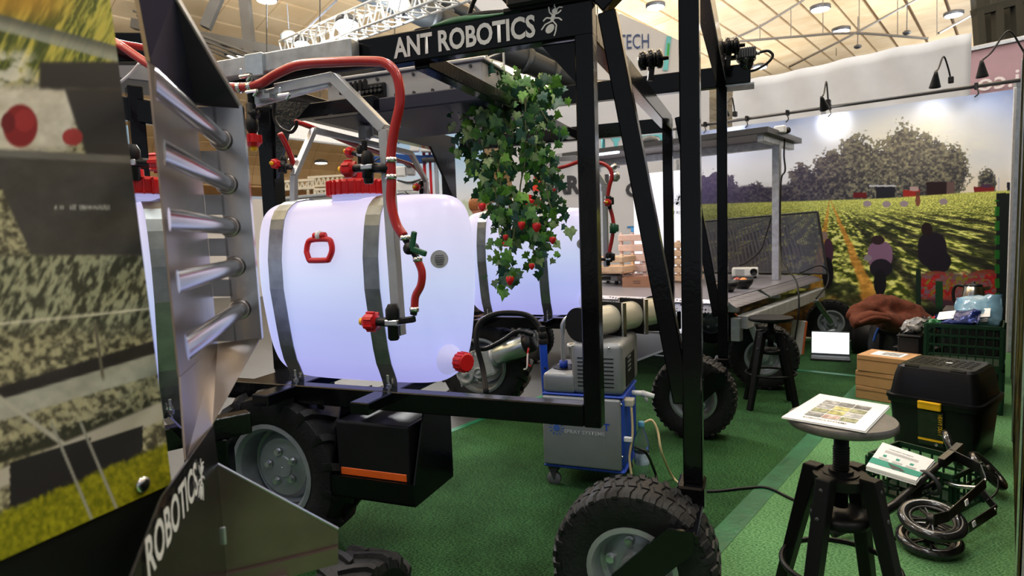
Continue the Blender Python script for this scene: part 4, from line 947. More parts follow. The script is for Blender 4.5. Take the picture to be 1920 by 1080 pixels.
# far end plate, one strip with slots left open between the tube holes
bm = BMN(); plate(bm, [ht(398, 200), ht(452, 203), ht(488, 634), ht(440, 640)], TT, .004); obj('end_plate', bm, STEELP, FD)
bm = BMN(); plate(bm, [ht(452, 203), ht(458, 203), ht(494, 632), ht(488, 634)], -TT, .03); obj('flange', bm, STEELP, FD)
ys = [(200, 238), (283, 322), (365, 403), (447, 480), (524, 556), (605, 640)]
for y0, y1 in ys:
    xa = 368 + (y0 - 200) * .09
    bm = BMN(); plate(bm, [ht(xa, y0), ht(xa + 36, y0), ht(xa + 36 + (y1 - y0) * .09, y1), ht(xa + (y1 - y0) * .09, y1)], TT, .004); obj('plate_finger', bm, STEELP, FD)
p0, p1, p2 = r0 - TT * L0, r0, ht(453, 202); p3 = pt(327, -12, 1.0); p4 = pt(252, -30, .93)
def tri_sheet(name, tris, mt, off):
    bm = BMN(); vs = {}
    def V_(p):
        k = tuple(round(c, 5) for c in p)
        if k not in vs: vs[k] = bm.verts.new(p)
        return vs[k]
    for t in tris: bm.faces.new([V_(p) for p in t])
    o = obj(name, bm, mt, FD); md = o.modifiers.new('thickness', 'SOLIDIFY'); md.thickness = off; md.offset = 0; return o
tri_sheet('hood', [(p0, p1, p3), (p0, p3, p4), (p1, p2, p3)], DARKH, .003)
obj('hood_edge', beamo(p2, p3, .004, .010, bev=0), ALU, FD); obj('hood_edge', beamo(p0, p4, .006, .012, bev=0), STEELP, FD)  # pale strip on the right edge stands in for its white highlight
# tray below the tubes and lettered skirt
c0, c1 = r1, ht(488, 634); c2 = pt(397, 797, 1.15); c3 = pt(347, 862, 1.0); c4 = r1 - TT * L0
tri_sheet('tray', [(c0, c1, c2), (c0, c2, c3), (c0, c3, c4)], STEELB, .003)
s1 = SS.dot(c2); far = c2
def hs(x, y): return hp(x, y, SS, s1)
SK = mat('stainless_dark_reflection', (.1, .095, .095), .2, .9, .1, 5, .03, 20)  # darkened base colour stands in for the black the sheet mirrors
bm = BMN(); plate(bm, [c2, hs(406, 870), hs(425, 1110), hs(180, 1240), hs(300, 932)], SS, .003); obj('skirt', bm, SK, FD)
o_ = hs(268, 1090); e_ = hs(366, 946)
wd = (e_ - o_).length
text('lettering', 'ROBOTICS', o_ + SS * .004, TT, Z, .052, LETTER, FD, .02, width=wd)
a_ = hs(370, 905); ant(FD, a_ + SS * .006, TT, Z, .075, LETTER)
tg = TT.dot(hs(406, 870)); hg = lambda x, y: hp(x, y, TT, tg)
bm = BMN(); plate(bm, [hg(403, 868), hg(634, 992), hg(634, 1028), hg(420, 1078)], -TT, .003); gs = obj('gusset', bm, mat('stainless_brown_reflection', (.22, .165, .14), .36, .85, .25, 7, .04, 30), FD)  # brown base colour stands in for the surroundings the steel reflects
bm = BMN(); plate(bm, [hg(634, 1022), hg(634, 1052), hg(420, 1108), hg(420, 1074)], -TT, .012); obj('bottom_flange', bm, MATS['stainless_brown_reflection'], gs)
bm = BMN(); beam(bm, hg(403, 868), hg(634, 992), .006, .004, bev=0); obj('folded_edge', bm, ALU, gs)
for x, y in [(404, 885), (419, 1003)]:
    bm = BMN(); p = hg(x, y) - TT * .004; box(bm, p, SS, TT, Z, .012, .006, .036, .003, 2); obj('weld_tab', bm, GALV, gs)
bm = BMN(); cyl(bm, Vector((o_.x, o_.y, 0)) + TT * .1, Vector((o_.x, o_.y, .5)) + TT * .1, .03, n=14); obj('leg', bm, STEELB, FD)
gq = hg(520, 1075); bm = BMN(); cyl(bm, Vector((gq.x, gq.y, 0)), gq - TT * .02, .02, n=14); obj('leg', bm, STEELB, FD)
# tyre tip showing below the feeder
tw = thing('feeder_wheel', 'black ribbed tyre on the carpet below the steel feeder', 'wheel', hz(690, 1300, 0))
wc = hz(665, 1085, .34) ; wc.z = .2
obj('tyre', tyre(BMN(), wc, Vector((.93, -.36, 0)), .2, .17, 'tractor'), RUBBER, tw, True); autosmooth(tw.children[0], 35)
bm = BMN(); lathe(bm, wc, Vector((.93, -.36, 0)), [(.125, -.06), (.11, 0), (.02, .01), (.02, .05), (.001, .05)], 24); obj('rim', bm, RIMG, tw, True)
# ================================================================ printed photo board
def board_paint(px, py, u, v):
    n = fbm(px / 26, py / 20, 4, 51); n2 = fbm(px / 7, py / 7, 3, 53); n3 = fbm((px + py * .5) / 9, (py - px * .6) / 60, 3, 55)
    c = mixc([.24, .23, .19], [.60, .58, .47], ss(.3, .7, fbm(px / 10, py / 8, 4, 57)))
    # leaves and grass at the top
    t1 = ss(170, 120, py); c = mixc(c, mixc([.24, .28, .12], [.66, .62, .28], ss(.35, .7, n3)), t1)
    c = mixc(c, [.62, .46, .16], ss(70, 0, py) * ss(190, 60, px) * .8)
    c = mixc(c, [.8, .78, .76], ss(80, 110, py) * ss(260, 180, py) * ss(90, 30, px) * ss(.4, .6, n) * .8)
    blades = np.abs(((px - .55 * (160 - py)) / 13 + 1.2 * n) % 1 - .5); c = mixc(c, [.66, .66, .3], ss(.16, .04, blades) * ss(165, 120, py) * ss(90, 140, px) * .8)
    yp = 42 + .27 * px; c = mixc(c, mixc([.30, .31, .30], [.52, .53, .5], ss(-14, 10, py - yp)), ss(17, 13, np.abs(py - yp)) * .9)
    # pale band behind the fruit
    z = ss(150, 175, py) * ss(300, 270, py) * ss(175, 150, px + .28 * (py - 160)); c = mixc(c, mixc([.6, .57, .52], [.8, .78, .74], n), z)
    dk = ss(70, 78, px) * ss(112, 120, py) * ss(175, 165, py + 6 * n); c = mixc(c, [.17, .165, .165], dk)
    side = ss(118, 126, px - .33 * (py - 170)) * ss(160, 170, py) * ss(310, 300, py); c = mixc(c, [.19, .18, .18], side)
    def blob(cx, cy, rx, ry, col, k=1.0):
        nonlocal c
        w = ss(1.05, .8, ((px - cx) / rx) ** 2 + ((py - cy) / ry) ** 2); c = mixc(c, col, w * k)
    blob(38, 236, 34, 42, (.44, .12, .13)); blob(46, 226, 20, 22, (.52, .16, .17)); blob(136, 257, 20, 17, (.55, .2, .2)); blob(15, 230, 14, 20, (.36, .1, .12))
    # big dark gutter with a line of print
    g = ss(280, 286, py - .05 * px) * ss(482, 476, py) * ss(-1, 3, px - (py - 350) * .45); c = mixc(c, mixc([.22, .21, .205], [.27, .26, .25], n), g)
    rim = ss(278, 282, py - .05 * px) * ss(296, 292, py - .05 * px); c = mixc(c, [.37, .36, .35], rim)
    tx = ss(384, 386, py) * ss(394, 392, py) * ((px > 103) & (px < 206)); k = ((px / 4.6) % 1 > .4) * (noise2(px / 5, py * 0 + 3, 9) > .25); c = mixc(c, [.68, .67, .66], tx * k * .85)
    # plants below
    p = ss(476, 484, py) * ss(640, 600, py); c = mixc(c, mixc(mixc([.15, .15, .12], [.60, .60, .50], ss(.38, .66, fbm((px + .5 * py) / 8, (py - .4 * px) / 20, 4, 61))), [.44, .45, .38], .25), p)
    # gutters with white hangers
    for y0, h, col in ((585, 6, (.68, .66, .6)), (665, 38, (.14, .13, .13)), (690, 42, (.50, .50, .47)), (775, 34, (.15, .15, .12))):
        yy = py + .30 * (px - 200) * (1 if y0 > 600 else .35); c = mixc(c, mixc(col, [q * 1.3 for q in col], n), ss(y0 - 2, y0 + 2, yy) * ss(y0 + h, y0 + h - 4, yy))
    lo = ss(640, 650, py) ; q = ss(.48, .62, fbm(px / 8, py / 7, 3, 63)) * ss(720, 740, py + .3 * (px - 200)) * ss(800, 780, py + .3 * (px - 200)); c = mixc(c, [.55, .54, .45], q * .8)
    yy = py + .42 * (px - 200)
    c = mixc(c, [.62, .6, .56], ss(792, 800, yy) * ss(836, 828, yy)); 
    c = mixc(c, [.60, .59, .55], ss(7, 4, np.abs(py - 790 + .0 * px - .72 * (px - 60))) * (px < 125) * (py > 715))
    for x0, y0, x1, y1 in ((18, 850, 170, 935), (158, 815, 268, 890)):
        w = ((px > x0) & (px < x1) & (py > y0 - .32 * (px - x0) + 18) & (py < y1 - .32 * (px - x0) + 18)) * 1.0; c = mixc(c, [.13, .125, .13], w)
    gr = ss(872, 884, yy + 12 * (n2 - .5)) ; c = mixc(c, mixc([.28, .30, .05], [.60, .58, .12], n2), gr * (1 - ((px > 18) & (px < 268) & (yy < 870))))
    for x0, x1 in ((95, 160), (150, 205)):
        xx = x0 + (py - 790) * .42; c = mixc(c, [.5, .5, .47], ss(4, 2, np.abs(px - xx)) * ss(785, 795, py) * ss(985, 970, py))
    c = mixc(c, [.36, .34, .3], ss(4, 2, np.abs(px - 180 - (py - 620) * .15)) * ss(600, 610, py) * ss(720, 700, py))
    # black footer
    c = mixc(c, [.03, .03, .03], ss(996, 1010, yy) ) if False else c
    return [np.clip(q * 1.22, 0, 1) for q in c]
hd = math.radians(17.4); DB = Vector((math.sin(hd), math.cos(hd), 0)); NB = Vector((math.cos(hd), -math.sin(hd), 0))
br_ = pt(322, 907, .95); cB = NB.dot(br_); hb = lambda x, y: hp(x, y, NB, cB)
bl_ = hb(-60, 1078); tr_ = hb(203, -30); tl_ = hb(-60, -30)
tl_ = bl_ + (tr_ - br_)
PB = thing('photo_board', 'large printed photo board of strawberry gutters beside the steel feeder', 'sign', Vector((br_.x, br_.y, 0)))
printed('print', bl_, br_, tl_, 190, 320, board_paint, PB, rough=.45, P11=tr_)
bm = BMN(); plate(bm, [bl_ - NB * .001, br_ - NB * .001, tr_ - NB * .001, tl_ - NB * .001], -NB, .008); obj('panel', bm, mat('board_core', srgb(190, 170, 140), .7), PB)
bm = BMN(); g0 = Vector((bl_.x, bl_.y, .01)); g1 = Vector((br_.x, br_.y, .01)); plate(bm, [g0 - NB * .003, g1 - NB * .003, br_ - NB * .003, bl_ - NB * .003], -NB, .008); obj('lower_panel', bm, mat('black_lower_board', (.008, .009, .008), .3), PB)
bm = BMN(); sc = hb(265, 912) ; sc = hb(262, 905); ellipsoid(bm, hb(266, 908) + NB * .002, DB, NB, Z, .012, .006, .012, 14, 8); obj('screw', bm, CHROME, PB, True)
bm = BMN(); q0 = bl_ * .4 + br_ * .6; beam(bm, Vector((q0.x, q0.y, 0)) - NB * .03, Vector((q0.x, q0.y, 1.6)) - NB * .03, .03, .03); obj('stand_post', bm, BLACKM, PB)
bm = BMN(); q0 = bl_ * .4 + br_ * .6; box(bm, Vector((q0.x, q0.y, .01)) - NB * .03, NB, DB, Z, .4, .3, .02, .004); obj('stand_foot', bm, BLACKM, PB)
# ================================================================ fogger cabinet between the robot sides
SHG = mat('grey_cabinet_paint', (.25, .26, .27), .38, .35, .05, 8)
FB = mat('cabinet_blue', srgb(28, 66, 170), .4, 0, .05)
FG = thing('fogger_cabinet', 'grey and blue spray cabinet on castors with a cream barrel on top', 'machine', Q(-.8, 3.1, 0))
u0, u1, v0, v1 = -1.0, -.592, 2.93, 3.3; um = (u0 + u1) / 2; vm = (v0 + v1) / 2
bm = BMN(); box(bm, Q(um, vm, .305), AX, AB, Z, u1 - u0, v1 - v0, .36, .03, 3); autosmooth(obj('lower_body', bm, FB, FG, True), 30)
bm = BMN(); box(bm, Q(um - .006, v0 - .002, .305), AX, AB, Z, u1 - u0 - .01, .03, .355, .012, 3); autosmooth(obj('front_panel', bm, SHG, FG, True), 30)
bm = BMN(); box(bm, Q(um, vm, .118), AX, AB, Z, u1 - u0 + .01, v1 - v0 + .01, .016, .007); obj('base_rim', bm, FB, FG)
bm = BMN(); box(bm, Q(um, vm, .49), AX, AB, Z, u1 - u0 + .006, v1 - v0 + .006, .012, .005); obj('middle_rim', bm, FB, FG)
ul = -.85
bm = BMN(); box(bm, Q((ul + u1) / 2, vm + .03, .625), AX, AB, Z, u1 - ul, v1 - v0 + .06, .26, .03, 3); up_ = obj('upper_body', bm, SHG, FG, True); autosmooth(up_, 30)
bm = BMN(); box(bm, Q((u0 + ul) / 2 + .01, vm, .545), AX, AB, Z, ul - u0 + .02, v1 - v0, .1, .02, 3); autosmooth(obj('lower_shelf', bm, SHG, FG, True), 30)
bm = BMN(); lathe(bm, Q(-.92, 3.08, .597), Z, [(.07, 0), (.07, .002), (.001, .002)], 24); obj('well', bm, BLACKM, FG)
for k in range(8):
    for uu in (-.79, -.66):
        bm = BMN(); box(bm, Q(uu, v0 - .0005, .54 + .02 * k), AX, AB, Z, .05, .003, .005); obj('vent_slot', bm, BLACKM, up_)
bm = BMN(); box(bm, Q(u1 + .002, 3.12, .60), AX, AB, Z, .004, .22, .15, .001); obj('side_opening', bm, BLACKM, up_)
for k in range(4):
    bm = BMN(); box(bm, Q(u1 + .006, 3.08, .60 + .022 * k), AX, AB, Z, .003, .07, .008); obj('side_vent', bm, SHG, up_)
for p in [(-.835, .74), (-.655, .735), (-.60, .2), (-.6, .46)]:
    bm = BMN(); cyl(bm, Q(p[0], v0 - .003, p[1]), Q(p[0], v0 - .008, p[1]), .006, n=10); obj('screw', bm, CHROME, FG, True)
# lettering
tz = hv(1060, 808, v0 - .018).z
lt = hv(1058, 806, v0 - .018)
text('lettering', 'SPRAY SYSTEMS', Q(lt.dot(AX), v0 - .0175, lt.z - .014), AX, Z, .019, mat('pale_lettering', (.45, .47, .48), .6, var=0), FG, .01, width=.205)
p_ = hv(1136, 806, v0 - .018); text('lettering', 'T', Q(p_.dot(AX) - .012, v0 - .0175, p_.z - .004), AX, Z, .036, FB, FG, .02)
gc = Q(lt.dot(AX) - .04, v0 - .0175, lt.z + .008)
bm = BMN(); lathe(bm, gc, -AB, [(.018, 0), (.018, .001), (.001, .001)], 16)
for k in range(12):
    a = 2 * math.pi * k / 12; q = AX * math.cos(a) + Z * math.sin(a); box(bm, gc + q * .032, q, AB, q.cross(AB), .014, .002, .005)
obj('gear_emblem', bm, mat('emblem_blue', srgb(60, 92, 160), .5), FG)
# castors
for uu, vv in [(-.96, 2.97), (-.64, 2.97), (-.96, 3.25), (-.64, 3.25)]:
    bm = BMN(); box(bm, Q(uu, vv, .095), AX, AB, Z, .05, .045, .03, .006); plate(bm, [Q(uu - .03, vv - .022, .1), Q(uu + .02, vv - .022, .1), Q(uu - .0, vv - .022, .03)], AB, .004); plate(bm, [Q(uu - .03, vv + .018, .1), Q(uu + .02, vv + .018, .1), Q(uu - .0, vv + .018, .03)], AB, .004); ca = obj('castor', bm, DKGREY, FG)
    bm = BMN(); lathe(bm, Q(uu - .005, vv - .013, .036), AB, [(.012, 0), (.036, .002), (.036, .024), (.012, .026)], 20); obj('castor_wheel', bm, mat('castor_grey', (.14, .14, .15), .5), ca, True)
# barrel with square clamps
CRM = mat('cream_enamel', srgb(196, 190, 172), .3, 0, .04, 4, coat=.4)
b0, b1 = Q(-.80, 2.98, .84), Q(-.52, 3.55, .84); bd = (b1 - b0).normalized()
bm = BMN(); cyl(bm, b0, b1, .075, n=32); autosmooth(obj('barrel', bm, CRM, FG, True), 40)
for q, r in ((b0, .085), (b1, .085)):
    bm = BMN(); cyl(bm, q - bd * .03, q + bd * .03, r, n=28); autosmooth(obj('barrel_cap', bm, BLACKM, FG, True), 40)
sd_ = bd.cross(Z).normalized()
for t in (.36, .66):
    q = b0.lerp(b1, t); bm = BMN(); box(bm, q - Z * .005, bd, sd_, Z, .012, .17, .19, .002); cl = obj('clamp_plate', bm, BLACKM, FG)
    for sg in (-1, 1):
        bm = BMN(); box(bm, q + sd_ * (.085 * sg) - Z * .005, bd, sd_, Z, .03, .012, .19, .002); obj('clamp_bar', bm, CHROME, cl)
# bent handle pipe
bm = BMN(); tube(bm, [Q(-.925, 3.06, .60), Q(-.925, 3.06, .78), Q(-.92, 3.06, .83), Q(-.89, 3.06, .862), Q(-.84, 3.06, .87), Q(-.78, 3.06, .87)], .013, 12, 5); obj('handle_pipe', bm, ALU, FG, True)
bm = BMN(); cyl(bm, Q(-.925, 3.06, .595), Q(-.925, 3.06, .635), .022, n=16); obj('pipe_socket', bm, FB, FG, True)
bm = BMN(); cyl(bm, Q(-.84, 3.06, .87), Q(-.74, 3.06, .87), .018, n=14); obj('handle_grip', bm, BLACKM, FG, True)
# blue lance hanging on the cabinet side
bl0, bl1 = pt(1026, 720, 3.45), pt(1018, 645, 3.45)
ln = thing('spray_lance', 'blue spray lance with black hose leaning behind the fogger cabinet', 'lance', bl0)
bm = BMN(); cyl(bm, bl0 - Z * .25, bl1, .022, n=20); autosmooth(obj('barrel', bm, BLUE, ln, True), 40)
bm = BMN(); lathe(bm, bl1, Z, [(.024, 0), (.026, .02), (.02, .03), (.026, .04), (.024, .06), (.016, .07), (.02, .085), (.016, .1)], 16); autosmooth(obj('coupling', bm, BLACKM, ln, True), 40)
bm = BMN(); box(bm, pt(1022, 690, 3.43) - FWD * .01, RGT, FWD, Z, .012, .006, .012, .002); obj('button', bm, BLACKM, ln)
# paper tub behind pipe
tb = thing('paper_tub', 'small cream paper tub standing on the cabinet shelf', 'tub', Q(-.89, 3.2, .597))
bm = BMN(); lathe(bm, Q(-.89, 3.21, .597), Z, [(.035, 0), (.05, .09), (.053, .09), (.052, .1), (.048, .098), (.045, .08), (.033, .004)], 24); obj('cup', bm, CRM, tb, True)
bm = BMN(); lathe(bm, Q(-.89, 3.21, .597), Z, [(.0515, .086), (.056, .088), (.056, .1), (.05, .1)], 24, cap=False); obj('rim', bm, WHITE, tb, True)
# tap and cable box on the side
bm = BMN(); q = Q(u1 + .01, 3.12, .47); cyl(bm, q, q + AX * .05, .014, n=12); cyl(bm, q + AX * .05, q + AX * .11 - Z * .012, .017, .012, 12); cyl(bm, q + AX * .065, q + AX * .075 - Z * .04, .01, n=10); obj('tap', bm, WHITE, FG, True)
bm = BMN(); box(bm, Q(u1 + .015, 3.0, .455), AX, AB, Z, .05, .06, .035, .006, 2); obj('plug_box', bm, CRM, FG)
CREAMC = mat('cream_cable', srgb(206, 184, 140), .5, 0, .04)
bm = BMN(); tube(bm, [Q(u1 + .03, 2.98, .44), Q(u1 + .035, 2.97, .3), Q(u1 + .02, 2.96, .18), Q(u1 + .04, 2.95, .05), Q(u1 + .05, 2.93, .02)], .006, 8); obj('cable', bm, CREAMC, FG, True)
bm = BMN(); box(bm, Q(u1 + .015, 2.955, .28), AX, AB, Z, .04, .02, .025, .004); obj('socket', bm, WHITE, FG)
# water bottle
PET = mat('clear_pet', (.8, .9, .95), .06, 0, 0, trans=.93, ior=1.2)
bb = hz(1204, 898, .009); bo = thing('water_bottle', 'clear plastic water bottle with light blue cap beside the fogger cabinet', 'bottle', bb)
bm = BMN(); lathe(bm, bb, Z, [(.025, .002), (.038, .006), (.04, .02), (.037, .03), (.04, .045), (.037, .075), (.038, .08), (.038, .15), (.036, .155), (.04, .17), (.037, .2), (.03, .23), (.016, .262), (.013, .28), (.013, .29)], 24); obj('body', bm, PET, bo, True)
bm = BMN(); lathe(bm, bb, Z, [(.0155, .28), (.0165, .284), (.0165, .302), (.014, .305), (.001, .305)], 18); obj('cap', bm, mat('light_blue_cap', srgb(110, 176, 214), .4), bo, True)
bm = BMN(); lathe(bm, bb, Z, [(.0385, .085), (.0387, .09), (.0387, .14), (.0385, .145)], 24, cap=False); obj('label', bm, mat('bottle_label', srgb(170, 186, 200), .4, 0, .4, 30), bo, True)
# cables on the floor
bm = BMN(); tube(bm, [pt(1208, 792, 3.05), pt(1222, 788, 3.05), pt(1233, 808, 3.04), pt(1241, 850, 3.03), hz(1262, 895, .02), hz(1285, 915, .014), hz(1310, 935, .014)], .006, 8)
setp(obj('cream_cable', bm, CREAMC, None, True), 'cream cable arching from the bottle cap to the carpet', 'cable')
bm = BMN(); tube(bm, [pt(1190, 838, 3.0), pt(1212, 850, 2.98), hz(1228, 885, .06), hz(1240, 916, .014), hz(1290, 919, .014), hz(1340, 921, .014), hz(1400, 915, .014), hz(1440, 915, .014), hz(1490, 938, .014), hz(1560, 962, .014), hz(1620, 985, .014), hz(1680, 1010, .014)], .007, 8)
setp(obj('black_cable', bm, BLACKM, None, True), 'black cable running over the carpet past the near bar stool', 'cable')
# ================================================================ harvest trolley with perforated deck
def perf_mat(name, col, scale, thr, transp=False):
    m, nt, b = node_mat(name); N_ = nt.nodes; L = nt.links
    tc = N_.new('ShaderNodeTexCoord'); mp = N_.new('ShaderNodeMapping'); mp.inputs['Rotation'].default_value = (0, 0, -YN); mp.inputs['Scale'].default_value = (scale, scale, scale); L.new(tc.outputs['Object'], mp.inputs['Vector'])
    vo = N_.new('ShaderNodeTexVoronoi'); vo.inputs['Randomness'].default_value = 0; vo.inputs['Scale'].default_value = 1; L.new(mp.outputs['Vector'], vo.inputs['Vector'])
    gt = N_.new('ShaderNodeMath'); gt.operation = 'LESS_THAN'; gt.inputs[1].default_value = thr; L.new(vo.outputs['Distance'], gt.inputs[0])
    b.inputs['Base Color'].default_value = (*col, 1); b.inputs['Metallic'].default_value = .7; b.inputs['Roughness'].default_value = .35
    if transp:
        tr = N_.new('ShaderNodeBsdfTransparent'); mx = N_.new('ShaderNodeMixShader'); L.new(gt.outputs[0], mx.inputs[0]); L.new(b.outputs[0], mx.inputs[1]); L.new(tr.outputs[0], mx.inputs[2]); L.new(mx.outputs[0], nt.nodes['Material Output'].inputs[0])
    else:
        mx = N_.new('ShaderNodeMix'); mx.data_type = 'RGBA'; L.new(gt.outputs[0], mx.inputs[0]); mx.inputs[6].default_value = (*col, 1); mx.inputs[7].default_value = (.02, .02, .025, 1); L.new(mx.outputs[2], b.inputs['Base Color'])
    return m
DECKM = perf_mat('perforated_deck', (.30, .29, .33), 34, .3); MESHM = perf_mat('perforated_screen', (.16, .16, .19), 120, .47, True)
TR = thing('harvest_trolley', 'harvest trolley with perforated deck, mesh screen and flat roof before the picture wall', 'trolley', S(5.8, 2.8, 0))
N0, N1, M0, M1, DZ = 4.58, 7.12, 1.72, 4.05, .75
def tb_(name, a, b, w, h, mt=GALV, parent=TR, up=Z): return obj(name, beamo(a, b, w, h, up), mt, parent)
bm = BMN(); plate(bm, [S(N0, M0, DZ), S(N1, M0, DZ), S(N1, M1, DZ), S(N0, M1, DZ)], -Z, .006); obj('deck', bm, DECKM, TR)
bm = BMN(); plate(bm, [S(N0, M0, DZ), S(N0, M1, DZ), S(N0 - .03, M1, DZ - .025), S(N0 - .03, M0, DZ - .025)], -Z, .004); dl = obj('deck_lip', bm, DECKM, TR)
bm = BMN(); plate(bm, [S(N0 - .01, M0, DZ - .04), S(N0 - .01, M1, DZ - .04), S(N0 - .03, M1, DZ - .10), S(N0 - .03, M0, DZ - .10)], BN, .004); obj('front_valance', bm, perf_mat('perforated_valance', (.55, .55, .58), 40, .34), TR)
for n0, n1 in ((4.62, 5.35), (5.45, 7.2)):
    bm = BMN(); plate(bm, [S(n0, M0 - .02, DZ), S(n1, M0 - .02, DZ), S(n1, M0 - .12, DZ - .05), S(n0 - .06, M0 - .12, DZ - .05)], -Z, .004); obj('side_tread', bm, DECKM, TR)
for m_ in (M0 - .1, M0 + .9, M1 - .1): tb_('deck_beam', S(4.75, m_, .565), S(7.2, m_, .565), .08, .1, mt=mat('bright_galvanised', (.42, .44, .46), .45, .35, .2, 12))
for n_ in (4.9, 6.0, 7.05): tb_('deck_beam', S(n_, M0 - .02, .655), S(n_, M1, .655), .06, .07)
tb_('stub_axle', S(4.75, M0 - .06, .60), S(4.75, M0 - .06, .42), .07, .07, up=BN)
w1 = hz(1432, 733, .0); wheel(TR, Vector((w1.x, w1.y, .265)) + AB * .08, AB, .265, .17, 'block')
w2 = hz(1557, 603, .245); wheel(TR, w2, AB, .24, .15, 'block')
w3 = hz(1334, 600, .3); wheel(TR, w3, AB, .25, .17, 'block')
w4 = S(4.9, 3.8, .25); wheel(TR, w4, AB, .25, .17, 'block')
obj('wheel_leg', beamo(w4 + Z * .3, w4 + Z * .4, .06, .06), GALV, TR); obj('wheel_leg', beamo(w3 + Z * .26, w3 + Z * .36, .06, .06), GALV, TR)
for sg in (-1, 1): obj('wheel_fork', beamo(pt(1528, 562, 6.45) + AB * .1 * sg, w2 + AB * .1 * sg - AX * 0, .05, .02, up=AB), GALV, TR)
bm = BMN(); q = Vector((w1.x, w1.y, 0)) + AB * .08; box(bm, q + Z * .57 - AX * .1, AX, AB, Z, .12, .2, .07, .004); obj('fork_head', bm, GALV, TR)
for sg in (-1, 1): obj('wheel_fork', beamo(q + Z * .55 - AX * .1 + AB * .11 * sg, q + Z * .265 + AB * .11 * sg, .05, .014, up=AB), GALV, TR)
# roof on posts
bm = BMN(); plate(bm, [S(5.87, 1.77, 2.13), S(7.0, 1.77, 2.13), S(7.0, 4.0, 2.13), S(5.87, 4.0, 2.13)], Z, .05); rf = obj('roof', bm, mat('dark_roof_panel', (.06, .06, .065), .4, .3), TR)
bm = BMN(); plate(bm, [S(5.92, 1.82, 2.126), S(6.95, 1.82, 2.126), S(6.95, 3.95, 2.126), S(5.92, 3.95, 2.126)], Z, .004); obj('roof_lining', bm, mat('pale_lilac_lining', (.42, .41, .47), .5), rf)
for m_ in (1.86, 3.9):
    tb_('roof_post', S(6.45, m_, DZ), S(6.45, m_, 2.08), .07, .07, up=BN); tb_('roof_rail', S(5.95, m_, 2.095), S(6.95, m_, 2.095), .06, .06)
tb_('roof_rail', S(6.45, 1.86, 2.085), S(6.45, 3.9, 2.085), .06, .08)
bm = BMN(); box(bm, hz(1463, 243, 2.19) , BN, BM, Z, .07, .1, .07, .01); cm = obj('roof_camera', bm, WHITE, TR)
bm = BMN(); cyl(bm, hz(1470, 246, 2.19), hz(1478, 244, 2.19), .03, n=12); obj('lens', bm, BLACKM, cm, True)
bm = BMN(); lathe(bm, S(6.1, 3.05, 2.18), Z, [(.1, 0), (.1, .05), (.06, .09), (.001, .09)], 16); obj('roof_lamp', bm, DKGREY, TR, True)
bm = BMN(); box(bm, S(5.9, 3.45, 2.13), BN, BM, Z, .05, .3, .04, .005); obj('lamp_bar', bm, mat('lamp_bar_glow', (.9, .9, 1), .4, emit=3), TR)
# mesh screen at the back
NS = 7.2
q = [hp(1320, 413, BN, NS), hp(1533, 397, BN, NS), hp(1551, 513, BN, NS - .04), hp(1325, 548, BN, NS - .04)]
q[0] = hp(1285, 418, BN, NS); q[3] = Vector((q[0].x, q[0].y, q[2].z)) - BN * .02
bm = BMN(); plate(bm, q, BN, .003); sc_ = obj('mesh_screen', bm, MESHM, TR)
for a, b in zip(q, q[1:] + q[:1]): obj('screen_edge', beamo(a, b, .02, .02), mat('screen_frame', (.05, .05, .055), .4, .5), sc_)
def cablep(name, pts, r, parent=TR, mt=BLACKM): return obj(name, tube(BMN(), pts, r, 6), mt, parent, True)
cablep('cable', [pt(1472, 250, 6.1), pt(1470, 290, 6.05), pt(1472, 320, 6.05), pt(1464, 345, 6.05), pt(1464, 470, 6.05), pt(1478, 505, 5.9), pt(1494, 530, 5.7), pt(1498, 580, 5.6), pt(1490, 640, 5.6)], .008)
cablep('cable', [pt(1446, 408, 6.2), pt(1436, 440, 6.2), pt(1425, 470, 6.2), pt(1400, 492, 6.2), pt(1385, 498, 6.2)], .008)
cablep('cable', [pt(1500, 512, 6.3), pt(1535, 498, 6.3), pt(1552, 510, 6.3), pt(1550, 535, 6.2), pt(1530, 560, 6.0)], .008)
# ---------------------------------------------------------------- things on the deck
PINEW = mat('pale_pine', srgb(214, 184, 156), .65, 0, .15, 8); PINEP = mat('pinkish_pine', srgb(222, 192, 184), .65, 0, .12, 8)
def wood_crate(label, c, ax, L, Wd, Hh, rows, mt, group=None):
    ax = Vector(ax).normalized(); ay = Z.cross(ax); t = thing('wooden_crate', label, 'crate', c, group); c = Vector(c)
    for i in (-1, 1):
        for j in (-1, 1): obj('corner_post', beamo(c + ax * (i * (L / 2 - .02)) + ay * (j * (Wd / 2 - .02)), c + ax * (i * (L / 2 - .02)) + ay * (j * (Wd / 2 - .02)) + Z * Hh, .03, .03, up=ax), mt, t)
    h = Hh / rows
    for k in range(rows):
        z = c + Z * (h * (k + .5))
        for j in (-1, 1): obj('slat', beamo(z - ax * L / 2 + ay * (j * (Wd / 2)), z + ax * L / 2 + ay * (j * (Wd / 2)), .012, h * .62), mt, t)
        for i in (-1, 1): obj('slat', beamo(z + ax * (i * L / 2) - ay * Wd / 2, z + ax * (i * L / 2) + ay * Wd / 2, .012, h * .62), mt, t)
    bm = BMN(); box(bm, c + Z * .008, ax, ay, Z, L - .02, Wd - .02, .012); obj('bottom', bm, mt, t); return t
wood_crate('low pale wooden crate beside the kitchen scale on the trolley deck', hz(1152, 512, DZ + .12), BM, .34, .26, .19, 2, PINEW)
wood_crate('tall pinkish slatted wooden crate behind the brown carton', hz(1198, 530, DZ), BM, .30, .28, .52, 5, PINEP)
wood_crate('narrow slatted wooden crate beside the white ant panel', hz(1283, 528, DZ), BM, .28, .3, .42, 5, PINEW)
cs = hz(1148, 530, DZ); t = thing('kitchen_scale', 'white and black bench scale under the low crate', 'scale', cs)
